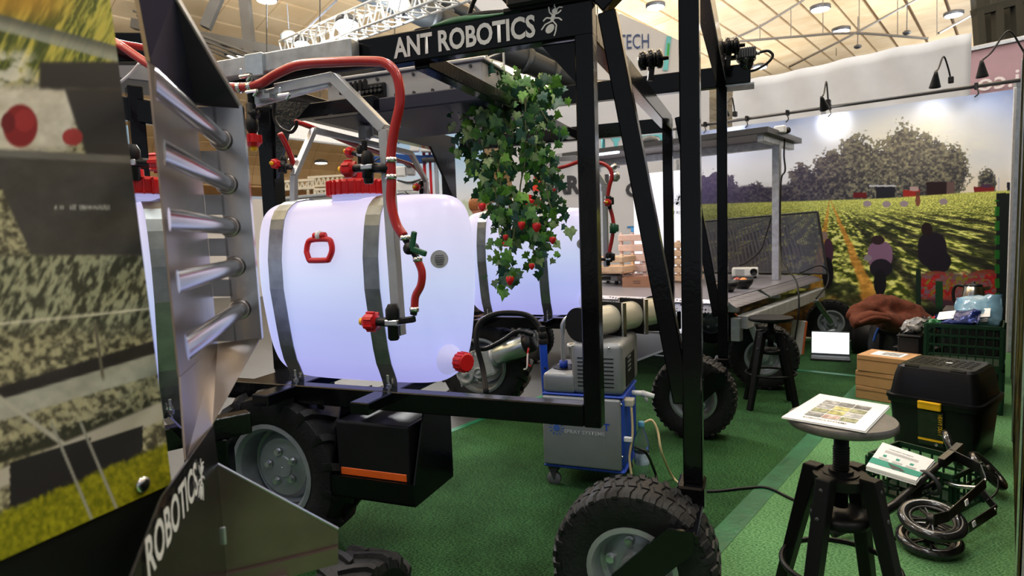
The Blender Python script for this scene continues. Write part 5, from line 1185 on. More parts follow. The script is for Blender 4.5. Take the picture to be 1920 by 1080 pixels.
bm = BMN(); box(bm, cs + Z * .06, BM, BN, Z, .3, .3, .06, .012, 2); obj('body', bm, mat('scale_grey', (.45, .45, .46), .4), t)
bm = BMN(); box(bm, cs + Z * .105, BM, BN, Z, .34, .34, .016, .006); obj('platter', bm, BLACKM, t)
bm = BMN(); box(bm, cs + Z * .06 - BN * .152, BM, BN, Z, .14, .004, .035); obj('display', bm, BLACKM, t)
for i in (-1, 1):
    for j in (-1, 1):
        bm = BMN(); cyl(bm, cs + BM * .12 * i + BN * .12 * j, cs + BM * .12 * i + BN * .12 * j + Z * .032, .02, n=12); obj('foot', bm, BLACKM, t)
KRAFT = mat('brown_carton', srgb(166, 122, 98), .75, 0, .06, 14); KRAFT2 = mat('kraft_carton', srgb(178, 134, 90), .75, 0, .07, 12)
cc = hz(1197, 537, DZ); t = thing('carton_tray', 'open brown carton tray with two slots on the trolley deck', 'box', cc)
def carton_wall(a, b, h, name='side'): obj(name, beamo(a + Z * h / 2, b + Z * h / 2, .005, h, bev=0), KRAFT, t)
e1, e2 = AX * .135, AB * .09
carton_wall(cc - e1 - e2, cc + e1 - e2, .09, 'front'); carton_wall(cc - e1 + e2, cc + e1 + e2, .09); carton_wall(cc - e1 - e2, cc - e1 + e2, .09); carton_wall(cc + e1 - e2, cc + e1 + e2, .09)
bm = BMN(); box(bm, cc + Z * .004, AX, AB, Z, .26, .18, .005); obj('bottom', bm, KRAFT, t)
for k in (0, 1): bm = BMN(); box(bm, cc - e2 + Z * (.04 + .018 * k) - AB * .003, AX, AB, Z, .07, .002, .005); obj('slot', bm, DKGREY, t)
t = thing('sleeve_bundle', 'bundle of clear plastic sleeves leaning on the tall wooden crate', 'bundle', hz(1200, 520, DZ))
for k in range(5):
    a = hz(1193 + 5 * k, 521 - 1 * k, DZ + .02); bm = BMN(); beam(bm, a, a + Z * .3 + AX * .09 + AB * .05, .03, .012, up=AB); obj('sleeve', bm, mat('frosted_plastic', (.6, .62, .7), .2, 0, .05, 10), t)
pc = hz(1397, 521, DZ); t = thing('projector', 'white projector standing on the trolley deck', 'projector', pc)
bm = BMN(); box(bm, pc + Z * .065, AX, AB, Z, .26, .2, .09, .015, 3); obj('body', bm, WHITE, t)
bm = BMN(); lathe(bm, pc + Z * .07 - AB * .1 + AX * .085, -AB, [(.036, 0), (.036, .015), (.03, .018), (.028, .005), (.001, .004)], 20); obj('lens', bm, BLACKM, t, True)
for k in range(7): bm = BMN(); box(bm, pc + Z * (.035 + .01 * k) - AB * .101 - AX * .05, AX, AB, Z, .09, .003, .004); obj('vent', bm, mat('vent_grey', (.3, .3, .32), .5), t)
for i in (-1, 1): bm = BMN(); cyl(bm, pc + AX * .1 * i, pc + AX * .1 * i + Z * .022, .014, n=10); obj('foot', bm, BLACKM, t)
def bowl(label, c, r, fruit):
    t = thing('bowl', label, 'bowl', c); bm = BMN(); lathe(bm, c, Z, [(r * .5, 0), (r * .55, .004), (r * .85, .04), (r, .085), (r * .97, .085), (r * .8, .042), (r * .5, .012), (.001, .01)], 28); obj('shell', bm, BLACKM, t, True)
    for k, (dx, dy, col) in enumerate(fruit):
        f = thing('fruit', 'round %s fruit lying in the dark bowl' % ('orange' if k == 0 else 'red'), 'fruit', c + AX * dx + AB * dy + Z * .05)
        bm = BMN(); ellipsoid(bm, c + AX * dx + AB * dy + Z * .068, AX, AB, Z, .033, .033, .03, 16, 10); obj('flesh', bm, mat('fruit_%d' % k, srgb(*col), .45), f, True)
        bm = BMN(); cyl(bm, c + AX * dx + AB * dy + Z * .096, c + AX * dx + AB * dy + Z * .108, .003, n=6); obj('stalk', bm, DKGREY, f)
bowl('dark bowl with fruit in front of the white projector', hz(1392, 541, DZ), .095, [(.01, -.01, (214, 128, 60)), (-.045, .03, (150, 60, 44))])
bowl('empty dark bowl half hidden behind the robot post', hz(1362, 547, DZ), .1, [])
# bright white panel with ant emblem
wp0, wp1 = S(7.0, 3.05, 0), S(7.0, 3.42, 0)
t = thing('rollup_panel', 'bright white display panel with small black ant emblem', 'sign', S(7.0, 3.2, 0))
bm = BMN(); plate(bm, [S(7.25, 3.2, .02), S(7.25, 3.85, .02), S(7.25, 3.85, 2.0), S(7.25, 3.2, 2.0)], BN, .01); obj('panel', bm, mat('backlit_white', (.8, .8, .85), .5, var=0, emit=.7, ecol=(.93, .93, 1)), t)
ep = hp(1272, 376, BN, 7.24); ant(t, ep, -BM, Z, .16, BLACKM)
lp = hp(1252, 402, BN, 7.24); text('lettering', 'ANT ROBOTICS', lp, -BM, Z, .035, BLACKM, t, .01)
bm = BMN(); box(bm, S(7.25, 3.5, .01), BN, BM, Z, .3, .7, .02, .004); obj('foot', bm, ALU, t)
# orange bag and grey bin below the deck
oc = hz(1378, 632, .009); t = thing('orange_bag', 'crumpled orange bag on the carpet under the trolley', 'bag', oc)
bm = BMN(); ellipsoid(bm, oc + Z * .1, AX, AB, Z, .19, .12, .13, 20, 12)
for v in bm.verts: v.co += Vector((random.uniform(-.015, .015), random.uniform(-.015, .015), random.uniform(-.02, .02))); v.co.z = max(v.co.z, .01)
obj('sack', bm, mat('orange_fabric', srgb(226, 120, 24), .6, 0, .12, 8), t, True)
bm = BMN(); tube(bm, [oc + Z * .2 - AX * .05, oc + Z * .27, oc + Z * .2 + AX * .06], .01, 6); obj('knot', bm, MATS['orange_fabric'], t, True)
bc = hz(1232, 612, .3); t = thing('grey_bin', 'pale grey plastic bin under the trolley deck', 'bin', bc)
bm = BMN(); box(bm, bc + Z * .08, AX, AB, Z, .3, .3, .2, .01); obj('body', bm, mat('pale_grey_plastic', (.35, .38, .38), .5), t); bm = BMN(); box(bm, bc + Z * .18, AX, AB, Z, .33, .33, .025, .006); obj('rim', bm, MATS['pale_grey_plastic'], t)
obj('crossbar', beamo(bc - Z * .02 - AX * .2, bc - Z * .02 + AX * .2, .1, .04), BLACK, TR); obj('drop_bar', beamo(bc + AX * .22 - Z * .02, bc + AX * .22 + Z * .32, .04, .04, up=AB), BLACK, TR)
# ================================================================ bar stools
STB = mat('black_stool_lacquer', (.004, .004, .0045), .4, 0, .15, 20, spec=.22)
def stool(label, c, zs, yaw, topm):
    c = Vector((c[0], c[1], .008)); t = thing('bar_stool', label, 'stool', c)
    bm = BMN(); lathe(bm, c + Z * (zs - .028), Z, [(.05, 0), (.144, .002), (.15, .008), (.15, .022), (.147, .027), (.001, .028)], 48); autosmooth(obj('seat', bm, topm, t, True), 50)
    zt = .53
    bm = BMN(); cyl(bm, c + Z * (zt - .1), c + Z * (zs - .028), .021, n=20)
    n = int((zs - .1 - zt) / .008)
    for k in range(max(n, 3)): bm2 = torus(bm, c + Z * (zt + .02 + .008 * k), Z, .0215, .0025, 16, 5)
    obj('screw_spindle', bm, STB, t, True)
    bm = BMN(); lathe(bm, c + Z * zt, Z, [(.075, -.03), (.078, 0), (.05, .001), (.05, .006), (.035, .007), (.035, .016), (.025, .018)], 24); pl = obj('hub_plate', bm, STB, t, True); autosmooth(pl, 40)
    bm = BMN(); lathe(bm, c + Z * (zt - .15), Z, [(.05, 0), (.085, .004), (.085, .03), (.05, .034)], 28); obj('lower_hub', bm, STB, t, True)
    for k in range(4):
        a = yaw + k * math.pi / 2; q = Vector((math.cos(a), math.sin(a), 0)); s = Vector((-q.y, q.x, 0))
        top, bot = c + q * .085 + Z * (zt + .01), c + q * .215
        ring_ = lambda p, w, h: [p + q * x + s * y for x, y in ((-w, -h), (w, -h), (w, h), (-w, h))]
        bm = BMN(); skin(bm, [ring_(bot, .016, .02), ring_(top, .024, .022)]); bmesh.ops.bevel(bm, geom=bm.edges[:], offset=.003, segments=1, affect='EDGES'); lg = obj('leg', bm, STB, t)
        for z in (.5, .42):
            p = top.lerp(bot, (zt - z) / zt) + q * .022; bm = BMN(); cyl(bm, p, p + q * .004, .006, n=10); obj('leg_bolt', bm, DKGREY, lg, True)
        bm = BMN(); box(bm, c + q * .062 + Z * (zt - .012), q, s, Z, .06, .044, .028, .004); obj('hub_arm', bm, STB, t)
    bm = BMN(); torus(bm, c + Z * .24, Z, .165, .009, 40, 8); obj('foot_ring', bm, STB, t, True)
    return t
SEATG = mat('worn_grey_seat', (.10, .095, .09), .35, .2, .3, 25)
s1_ = hz(1578, 782, .715); stool('black bar stool with a raised seat carrying the printed picture sheets', s1_, .707, .62, SEATG)
s2_ = hz(1445, 594, .65); stool('black bar stool standing before the wheel of the harvest trolley', s2_, .642, .5, STB)
# ---------------------------------------------------------------- printed sheets
PAPER = mat('white_paper', (.8, .79, .78), .5, 0, .02)
def sheet(name, label, cat, corners, z, thick, n, prints):
    P = [hz(x, y, z) for x, y in corners]; t = thing(name, label, cat, (P[0] + P[2]) / 2 - Z * thick)
    for k in range(n):
        j = Vector((random.uniform(-.004, .004), random.uniform(-.004, .004), 0)) if k < n - 1 else Vector((0, 0, 0)); h = thick / n
        bm = BMN(); plate(bm, [p + j - Z * (thick - k * h) for p in P], Z, h * .85); obj('sheet', bm, PAPER, t)
    ex, ey = P[1] - P[0], P[3] - P[0]
    def at(u, v): 
        a = P[0].lerp(P[1], u); b = P[3].lerp(P[2], u); return a.lerp(b, v) + Z * .0008
    for u0, v0, u1, v1, mt in prints:
        bm = BMN(); plate(bm, [at(u0, v0), at(u1, v0), at(u1, v1), at(u0, v1)], Z, .0004); obj('printed_block', bm, mt, t)
    return t, at
def pic(name, a, b, sc=60):
    m, nt, bs = node_mat(name); tc = nt.nodes.new('ShaderNodeTexCoord'); n = nt.nodes.new('ShaderNodeTexNoise'); n.inputs['Scale'].default_value = sc; n.inputs['Detail'].default_value = 4
    r = nt.nodes.new('ShaderNodeValToRGB'); r.color_ramp.elements[0].position = .35; r.color_ramp.elements[1].position = .65; r.color_ramp.elements[0].color = (*srgb(*a), 1); r.color_ramp.elements[1].color = (*srgb(*b), 1)
    nt.links.new(tc.outputs['Object'], n.inputs['Vector']); nt.links.new(n.outputs['Fac'], r.inputs['Fac']); nt.links.new(r.outputs[0], bs.inputs['Base Color']); return m
pics = [pic('photo_grey', (92, 92, 90), (190, 190, 188)), pic('photo_yellow', (120, 118, 60), (214, 206, 130)), pic('photo_green', (70, 84, 60), (170, 170, 130)), pic('photo_rose', (140, 110, 100), (210, 190, 180)), pic('photo_dark', (60, 62, 66), (150, 152, 150))]
# u runs along the long near edge direction, v away
pr_ = []
order = [0, 4, 4, 0, 1, 2, 2, 1, 0, 4, 3, 2]; i_ = 0
for r_ in range(4):
    for c__ in range(3):
        pr_.append((.2 + .215 * c__, .80 - .165 * r_ - .13, .2 + .215 * c__ + .2, .80 - .165 * r_, pics[order[i_]])); i_ += 1
ps, at = sheet('picture_sheets', 'stack of white sheets printed with a grid of small photos on the stool', 'paper', [(1466, 781), (1622, 808), (1668, 760), (1537, 738)], .722, .006, 4, pr_)
o_ = at(.22, .085); text('lettering', 'ROBOTICS SYSTEMS', o_, at(1, .085) - at(0, .085), at(0, 1) - at(0, 0), .012, BLACKM, ps, .01, .001, width=.12)
ls, at2 = sheet('leaflet_stack', 'stack of white leaflets with teal band and machine picture on the green crate', 'paper', [(1624, 873), (1718, 901), (1752, 862), (1655, 829)], .205, .02, 6,
    [(.0, .14, 1.0, .34, mat('teal_print', srgb(20, 140, 120), .5)), (.17, .48, .24, .56, MATS['teal_print']), (.43, .48, .5, .56, MATS['teal_print']), (.7, .48, .77, .56, MATS['teal_print'])] +
    [(.12 + .27 * k, .36 + .03 * j, .32 + .27 * k, .37 + .03 * j, mat('pale_text', (.55, .54, .53), .6)) for k in range(3) for j in range(3)] + [(.15, .66 + .035 * j, .8, .675 + .035 * j, mat('pale_text', (.55, .54, .53), .6)) for j in range(3)])
bm = BMN(); c_p = [at2(*p) for p in ((.34, .3), (.42, .2), (.5, .13), (.58, .18), (.66, .14), (.72, .18), (.6, .26), (.46, .28))]; plate(bm, c_p, Z, .0008); obj('machine_picture', bm, DKGREY, ls)
o_ = at2(.2, .80); text('lettering', 'HARVEST ROBOT', o_, at2(1, .8) - at2(0, .8), at2(0, 1) - at2(0, 0), .012, BLACKM, ls, .01, .001, width=.12)
# ---------------------------------------------------------------- green plastic crates
GRN = mat('dark_green_plastic', srgb(10, 46, 26), .45, 0, .12, 12)
def pcrate(label, P0, ex, ey, L, Wd, Hh, rows=4):
    P0 = Vector(P0); t = thing('green_crate', label, 'crate', P0 + ex * L / 2 + ey * Wd / 2)
    bm = BMN(); plate(bm, [P0, P0 + ex * L, P0 + ex * L + ey * Wd, P0 + ey * Wd], Z, .006); obj('bottom', bm, GRN, t)
    cs = [P0, P0 + ex * L, P0 + ex * L + ey * Wd, P0 + ey * Wd]
    for a, b in zip(cs, cs[1:] + cs[:1]):
        bm = BMN(); d = b - a
        for k in range(rows + 1):
            z = Hh * k / rows; beam(bm, a + Z * (z + .004), b + Z * (z + .004), .008, .012 if 0 < k < rows else .024, bev=0)
        n = max(3, int(d.length / .045))
        for k in range(n + 1): p = a + d * (k / n); beam(bm, p, p + Z * Hh, .008, .007 if 0 < k < n else .03, up=d, bev=0)
        obj('lattice_wall', bm, GRN, t)
    return t
cr = thing
e0 = hz(1630, 925, .008); ex_ = (hz(1750, 965, .008) - e0).normalized(); ey_ = Z.cross(ex_)
pcrate('low green plastic crate under the leaflet stack', hz(1628, 918, .008), ex_, ey_, .36, .27, .17, 3)
# ---------------------------------------------------------------- black storage box with yellow latch
FL, FR = hz(1657, 742, .3), hz(1840, 772, .3); bx = (FR - FL).normalized(); by = Z.cross(bx); Lb = (FR - FL).length; Db = .46
if by.y < 0: by = -by
BO = mat('black_box_plastic', (.005, .005, .006), .3, 0, .1, 14, spec=.28)
cb0 = (FL + FR) / 2 + by * Db / 2; cb0.z = .008
SB = thing('storage_box', 'black plastic storage box with domed lid and yellow front latch', 'box', cb0)
def rr(z, l, d): return superring(Vector((cb0.x, cb0.y, z)), bx, by, l / 2, d / 2, 9, 48)
bm = BMN(); skin(bm, [rr(.01, Lb * .86, Db * .84), rr(.27, Lb * .94, Db * .93), rr(.275, Lb * .99, Db * .98), rr(.30, Lb * 1.0, Db)]); autosmooth(obj('body', bm, BO, SB, True), 30)
bm = BMN(); skin(bm, [rr(.30, Lb * 1.02, Db * 1.02), rr(.318, Lb * 1.02, Db * 1.02), rr(.32, Lb * .95, Db * .94), rr(.43, Lb * .88, Db * .86), rr(.475, Lb * .82, Db * .8), rr(.487, Lb * .76, Db * .74)]); ld = obj('lid', bm, BO, SB, True); autosmooth(ld, 30)
lt_ = Vector((cb0.x, cb0.y, .487))
for i in range(-4, 5):
    for j in range(-2, 3):
        bm = BMN(); box(bm, lt_ + bx * (i * .034) + by * (j * .042 + (.012 if i % 2 else 0)) + Z * .001, bx, by, Z, .024, .008, .004, .0015); obj('tread_rib', bm, BO, ld)
for i in (-1, 1):
    bm = BMN(); box(bm, lt_ + bx * (i * .11) - by * (Db * .36) - Z * .008, bx, by, Z, .075, .03, .016, .004); obj('hinge_lug', bm, BO, ld)
bm = BMN(); box(bm, lt_ + bx * .02 + by * .0 + Z * .003, bx, by, Z, .03, .02, .001); obj('sticker', bm, WHITE, ld)
fc = Vector((cb0.x, cb0.y, 0)) - by * (Db * .475) + bx * .0
bm = BMN(); box(bm, fc + Z * .285 - by * .022, bx, by, Z, .11, .02, .04, .006, 2); la = obj('latch', bm, YEL, SB)
bm = BMN(); box(bm, fc + Z * .302 - by * .02, bx, by, Z, .11, .028, .014, .004, 2); obj('latch_lip', bm, YEL, la)
lb0 = fc - by * .008
bm = BMN(); plate(bm, [lb0 + bx * -.058 + Z * .06 + by * .018, lb0 + bx * .062 + Z * .06 + by * .018, lb0 + bx * .062 + Z * .255 - by * .002, lb0 + bx * -.058 + Z * .255 - by * .002], -by, .003); lb = obj('paper_label', bm, mat('black_glossy_label', (.01, .01, .01), .12, 0, .4, 30, .5, 25), SB)
bm = BMN(); plate(bm, [lb0 + bx * -.058 + Z * .085 + by * .011, lb0 + bx * .062 + Z * .085 + by * .011, lb0 + bx * .062 + Z * .097 + by * .0098, lb0 + bx * -.058 + Z * .097 + by * .0098], -by, .0012); obj('label_stripe', bm, YEL, lb)
text('lettering', 'HEAVY DUTY', lb0 + bx * .04 + Z * .245 - by * .007, -Z + by * .1, bx, .02, YEL, lb, .01, .001, width=.12)
ax0 = lb0 + bx * .03 + Z * .07 + by * .01
bm = BMN()
for k in range(3):
    a = k * 2.094; q = bx * math.cos(a) + Z * math.sin(a); beam(bm, ax0 + q * .007, ax0 + (bx * math.cos(a + 1.6) + Z * math.sin(a + 1.6)) * .007, .002, .003, up=by)
obj('recycling_mark', bm, WHITE, lb)
# ---------------------------------------------------------------- cardboard boxes
kb = hz(1640, 752, .008); kx = bx; ky = by
def carton(label, c, L, Wd, Hh, yaw, tape=True):
    q = Matrix.Rotation(yaw, 3, 'Z'); ax, ay = q @ kx, q @ ky; c = Vector(c); t = thing('cardboard_box', label, 'box', c)
    bm = BMN(); box(bm, c + Z * Hh / 2, ax, ay, Z, L, Wd, Hh - .002, .003); obj('carton', bm, KRAFT2, t)
    bm = BMN(); box(bm, c + Z * (Hh * .72) - ay * (Wd / 2 + .001), ax, ay, Z, L * .99, .003, .004); obj('flap_edge', bm, mat('carton_edge', srgb(120, 84, 52), .8), t)
    if tape:
        bm = BMN(); box(bm, c + Z * (Hh + .0004), ax, ay, Z, L * .6, Wd * .6, .001); obj('paper_slip', bm, PAPER, t)
        bm = BMN(); box(bm, c + Z * (Hh + .0014) + ax * .02, ax, ay, Z, L * .35, Wd * .4, .001); obj('printed_slip', bm, pics[0], t)
    return t
kc = kb + ky * .14 + kx * .03
carton('open brown cardboard box at the bottom of the stack', kc, .33, .27, .095, .03, False)
carton('brown cardboard box in the middle of the stack', kc + Z * .096, .33, .27, .11, -.02, False)
carton('brown cardboard box with papers on top of the stack', kc + Z * .207 + kx * .01, .335, .275, .12, .02)
# ---------------------------------------------------------------- stacked crates with packages behind the storage box
c0_ = hz(1737, 614, .56); g0_ = Vector((c0_.x, c0_.y, .0))
bx2 = -BM; by2 = BN; Lc = g0_.dot(BM) - .06
pcrate('large green plastic crate full of packages behind the storage box', g0_ + Z * .315, bx2, by2, Lc, .34, .26, 4)
pcrate('green plastic crate standing below the crate of packages', g0_ + Z * .008, bx2, by2, Lc, .34, .28, 4)
def pack(name, label, cat, c, ax, az, l, w, h, mt, extra=None, jit=.012, group=None):
    ax = Vector(ax).normalized(); az = Vector(az); az = (az - ax * az.dot(ax)).normalized(); ay = az.cross(ax); t = thing(name, label, cat, Vector(c)); bm = BMN()
    rings = []
    for k in range(9):
        f = k / 8; s = .12 + .88 * math.sin(math.pi * min(max(f, .06), .94)) ** .45
        ww = w / 2 * (1 if 0 < k < 8 else 1.02)
        hh = h / 2 * (s if 0 < k < 8 else .06)
        rings.append([p + Vector((random.uniform(-jit, jit), random.uniform(-jit, jit), random.uniform(-jit, jit))) for p in superring(Vector(c) + ax * (l * (f - .5)), ay, az, ww, hh, 3, 18)])
    skin(bm, rings); obj('wrapper', bm, mt, t, True)
    if extra:
        for dx, dy, sx, sy, m2 in extra:
            bm = BMN(); box(bm, Vector(c) + ax * dx + ay * dy + az * (h * .52), ax, ay, az, sx, sy, .004, .001); obj('label', bm, m2, t)
    return t
gt = lambda u, v, z: g0_ - BM * (u * Lc / .52) + BN * v + Z * z
FOIL = mat('blue_foil', srgb(24, 38, 92), .2, .5, .25, 18, .4, 30); PALEB = mat('pale_blue_film', srgb(104, 140, 162), .15, 0, .2, 16, .3, 25); 
pack('foil_packet', 'dark blue foil packet with white label in the green crate', 'packet', gt(.2, .1, .62), bx + Z * .2, -by * .5 + Z, .26, .17, .06, FOIL, [(-.05, 0, .1, .1, PAPER)])
pack('wrapped_pack', 'large pale blue plastic wrapped pack lying on the green crate', 'pack', gt(.34, .2, .66), bx + Z * .15, -by * .7 + Z * .6, .26, .24, .1, PALEB, [(.06, -.05, .06, .07, PAPER), (.06, -.11, .04, .03, DKGREY)])
pack('red_packet', 'small red packet in the corner of the green crate', 'packet', gt(.1, .2, .6), bx, Z, .1, .08, .05, RED)
pack('grey_packet', 'grey and silver crumpled wrapper left of the green crate', 'packet', gt(-.13, .34, .52), bx + Z * .4, Z - by * .4, .18, .14, .08, mat('grey_wrapper', (.2, .19, .18), .3, .2, .5, 30, .4, 30), jit=.02)
pack('green_packet', 'green packet between the red packet and the crate wall', 'packet', gt(.05, .08, .58), bx, Z, .1, .07, .05, mat('green_wrapper', srgb(40, 110, 60), .3, 0, .3, 30))
obj_ = thing('crate_support', 'dark box below the wrapper heap beside the crates', 'box', gt(-.16, .36, .008)); bm = BMN(); box(bm, gt(-.16, .36, .23), BM, BN, Z, .14, .28, .44, .01); obj('body', bm, BLACKM, obj_); bm = BMN(); box(bm, gt(-.16, .36, .455), BM, BN, Z, .15, .29, .015, .004); obj('lid', bm, BLACKM, obj_)
# yellow sports goggles
yg = hz(1707, 640, .36); t = thing('yellow_goggles', 'yellow visor goggles hanging between backpack and crates', 'goggles', yg - Z * .06)
bm = BMN(); ellipsoid(bm, yg, bx, by, Z, .055, .04, .05, 20, 12); obj('lens', bm, mat('yellow_lens', srgb(206, 158, 30), .1, 0, .1, coat=1), t, True)
bm = BMN(); ellipsoid(bm, yg + by * .02 - Z * .055, bx, by, Z, .045, .035, .04, 16, 10); obj('mask', bm, BLACKM, t, True)
st_ = thing('dark_case', 'dark low case behind the cardboard boxes', 'case', hz(1700, 690, 0)); bm = BMN(); q = hz(1712, 690, .15) + by * .12; box(bm, Vector((q.x, q.y, .155)), bx, by, Z, .26, .3, .29, .01); obj('body', bm, BLACKM, st_); bm = BMN(); box(bm, Vector((q.x, q.y, .3)), bx, by, Z, .27, .31, .02, .004); obj('lid', bm, BLACKM, st_)
# ---------------------------------------------------------------- backpack, brown coat, kettle
bpk = hz(1668, 655, .12); bpk.z = .008; t = thing('backpack', 'black backpack with blue straps leaning under the brown coat', 'backpack', bpk)
bm = BMN(); rings = []
for z, a, b in [(0, .1, .08), (.02, .16, .12), (.15, .18, .14), (.3, .17, .13), (.4, .13, .1), (.46, .08, .06), (.48, .03, .02)]: rings.append(superring(bpk + Z * z + by * (.1 * z), bx, by, a, b, 2.8, 28))
skin(bm, rings); obj('bag', bm, mat('black_nylon', (.014, .014, .018), .6, 0, .2, 30, .4, 40), t, True)
for pts in ([(1651, 600), (1660, 588), (1672, 590)], [(1638, 640), (1644, 622), (1652, 608)], [(1664, 632), (1668, 620), (1674, 612)], [(1688, 640), (1692, 620), (1690, 606)]):
    q = Vector((bpk.x, bpk.y, 0)) - by * .13; d = (q - CAM).dot(FWD); bm = BMN(); tube(bm, [pt(x, y, d) for x, y in pts], .012, 6); obj('strap', bm, mat('blue_webbing', srgb(40, 92, 200), .5), t, True)
bm = BMN(); tube(bm, [bpk + Z * .47 - bx * .03 + by * .04, bpk + Z * .53 + by * .05, bpk + Z * .47 + bx * .03 + by * .04], .01, 8); obj('grab_loop', bm, BLACKM, t, True)
def heap(name, label, cat, pts, mt, d0, parts=True):
    t = thing(name, label, cat, hz(pts[0], 660, 0))
    for k, (path, r0, r1) in enumerate(pts[1]):
        bm = BMN(); tube(bm, [pt(x, y, d0 + dd) for x, y, dd in path], [r0, r1], 14, 6)
        for v in bm.verts: n = math.sin(v.co.x * 37 + v.co.z * 23) * .006 + math.sin(v.co.y * 41 + v.co.z * 31) * .006; v.co += Vector((n, n * .5, n * .8))
        o = obj('fold' if k else 'body', bm, mt, t, True)
        if k == 0: first = o
        else:
            b2 = bmesh.new(); b2.from_mesh(first.data); b2.from_mesh(o.data); b2.to_mesh(first.data); b2.free(); bpy.data.objects.remove(o)
    first.name = 'padded_cloth'; r = first.modifiers.new('merge', 'REMESH'); r.mode = 'VOXEL'; r.voxel_size = .022; r.use_smooth_shade = True
    q_ = first.modifiers.new('soft', 'SMOOTH'); q_.factor = .6; q_.iterations = 5
    tx = bpy.data.textures.new('cloth_folds', 'CLOUDS'); tx.noise_scale = .1; dm_ = first.modifiers.new('crumple', 'DISPLACE'); dm_.texture = tx; dm_.strength = .05
    bm = BMN(); tube(bm, [pt(1612, 606, d0 - .16), pt(1640, 596, d0 - .2), pt(1668, 600, d0 - .18)], .018, 8); obj('collar', bm, mt, t, True)
    return t
COAT = mat('brown_corduroy', srgb(92, 42, 22), .9, 0, .25, 26, .4, 70)
heap('brown_coat', 'rust brown padded coat heaped against the picture wall', 'coat', (1660, [([(1600, 598, 0), (1612, 584, .05), (1645, 572, .1), (1690, 574, .1), (1728, 598, .05), (1756, 616, 0)], .075, .07), ([(1598, 606, -.08), (1635, 596, -.1), (1668, 598, -.1), (1690, 612, -.08)], .06, .05), ([(1618, 578, .1), (1655, 566, .12), (1700, 576, .1), (1738, 604, .08)], .07, .06), ([(1650, 600, .02), (1690, 606, .02), (1735, 622, .02)], .09, .08)]), COAT, 5.45)
cl_ = thing('coat_table', 'dark low table carrying the brown coat', 'table', hz(1670, 668, 0))
q = pt(1670, 640, 5.6); 
q = q + bx * .1 + by * .12
bm = BMN(); box(bm, Vector((q.x, q.y, .3)), bx, by, Z, .42, .26, .03, .004); obj('top', bm, BLACKM, cl_)
for i in (-1, 1):
    for j in (-1, 1): bm = BMN(); p = Vector((q.x, q.y, 0)) + bx * .18 * i + by * .1 * j; beam(bm, p, p + Z * .285, .04, .04, up=bx); obj('leg', bm, BLACKM, cl_)
kt = pt(1824, 578, 5.0); tbz = kt.z
t2 = thing('side_cabinet', 'dark cabinet in the corner under the steel kettle', 'cabinet', Vector((kt.x, kt.y, .008))); bm = BMN(); box(bm, Vector((kt.x, kt.y, tbz / 2)) , BM, BN, Z, .36, .3, tbz - .01, .008); obj('body', bm, BLACKM, t2); bm = BMN(); box(bm, Vector((kt.x, kt.y, tbz - .012)), BM, BN, Z, .38, .32, .02, .004); obj('top', bm, mat('dark_brown_top', (.05, .04, .035), .6), t2)
t = thing('kettle', 'brushed steel kettle with black handle in the corner', 'kettle', kt)
bm = BMN(); lathe(bm, kt, Z, [(.08, 0), (.082, .01), (.078, .1), (.066, .17), (.06, .18)], 32); autosmooth(obj('body', bm, mat('kettle_steel', (.6, .58, .55), .2, 1, .03), t, True), 40)
bm = BMN(); lathe(bm, kt, Z, [(.061, .178), (.06, .19), (.03, .2), (.012, .2), (.012, .215), (.001, .217)], 24); obj('lid', bm, BLACKM, t, True)
bm = BMN(); tube(bm, [kt - bx * .06 + Z * .175, kt - bx * .11 + Z * .18, kt - bx * .135 + Z * .14, kt - bx * .13 + Z * .06, kt - bx * .1 + Z * .03, kt - bx * .08 + Z * .03], .012, 10); obj('handle', bm, BLACKM, t, True)
bm = BMN(); plate(bm, [kt + bx * .05 + Z * .17 - by * .03, kt + bx * .05 + Z * .17 + by * .03, kt + bx * .11 + Z * .185], -Z, .03); obj('spout', bm, MATS['kettle_steel'], t)
# ---------------------------------------------------------------- laptop on the carpet
lq = hz(1557, 677, .009); t = thing('laptop', 'open laptop with bright screen standing on the carpet', 'laptop', lq)
lx = (hz(1594, 678, .009) - hz(1519, 674, .009)); ll = lx.length; lx.normalize(); ly = Z.cross(lx); ly = ly if ly.y > 0 else -ly
base = lq + ly * .09
bm = BMN(); box(bm, base + Z * .012, lx, ly, Z, ll, .2, .018, .004); lb_ = obj('base', bm, DKGREY, t)
bm = BMN(); box(bm, base + Z * .0225, lx, ly, Z, ll * .9, .1, .003); obj('keyboard', bm, BLACKM, lb_)
hd_ = base + ly * .1 + Z * .02; su = (Z * .97 + ly * .24).normalized(); sn = lx.cross(su)
bm = BMN(); box(bm, hd_ + su * .115, lx, su, sn, ll, .23, .01, .003); sc2 = obj('screen_shell', bm, DKGREY, t)
dz_ = -1 if (hd_ - CAM).dot(sn) > 0 else 1
bm = BMN(); box(bm, hd_ + su * .118 + sn * (dz_ * .0056), lx, su, sn, ll * .96, .205, .001); obj('screen', bm, mat('laptop_screen_glow', (.8, .9, .95), .3, 0, .12, 3, emit=.9, ecol=(.85, .95, 1)), sc2)
# white board with orange edge
wb = hz(1492, 664, .009); t = thing('leaning_board', 'white board with orange edge leaning beside the laptop', 'board', wb)
bm = BMN(); beam(bm, wb, wb + Z * .34 + AX * .03, .13, .02, up=AB); obj('panel', bm, mat('offwhite_board', (.55, .54, .5), .6), t)
bm = BMN(); beam(bm, wb + AX * .062, wb + AX * .094 + Z * .33, .02, .03, up=AB); obj('edge', bm, mat('orange_edge', srgb(206, 100, 50), .6), t)
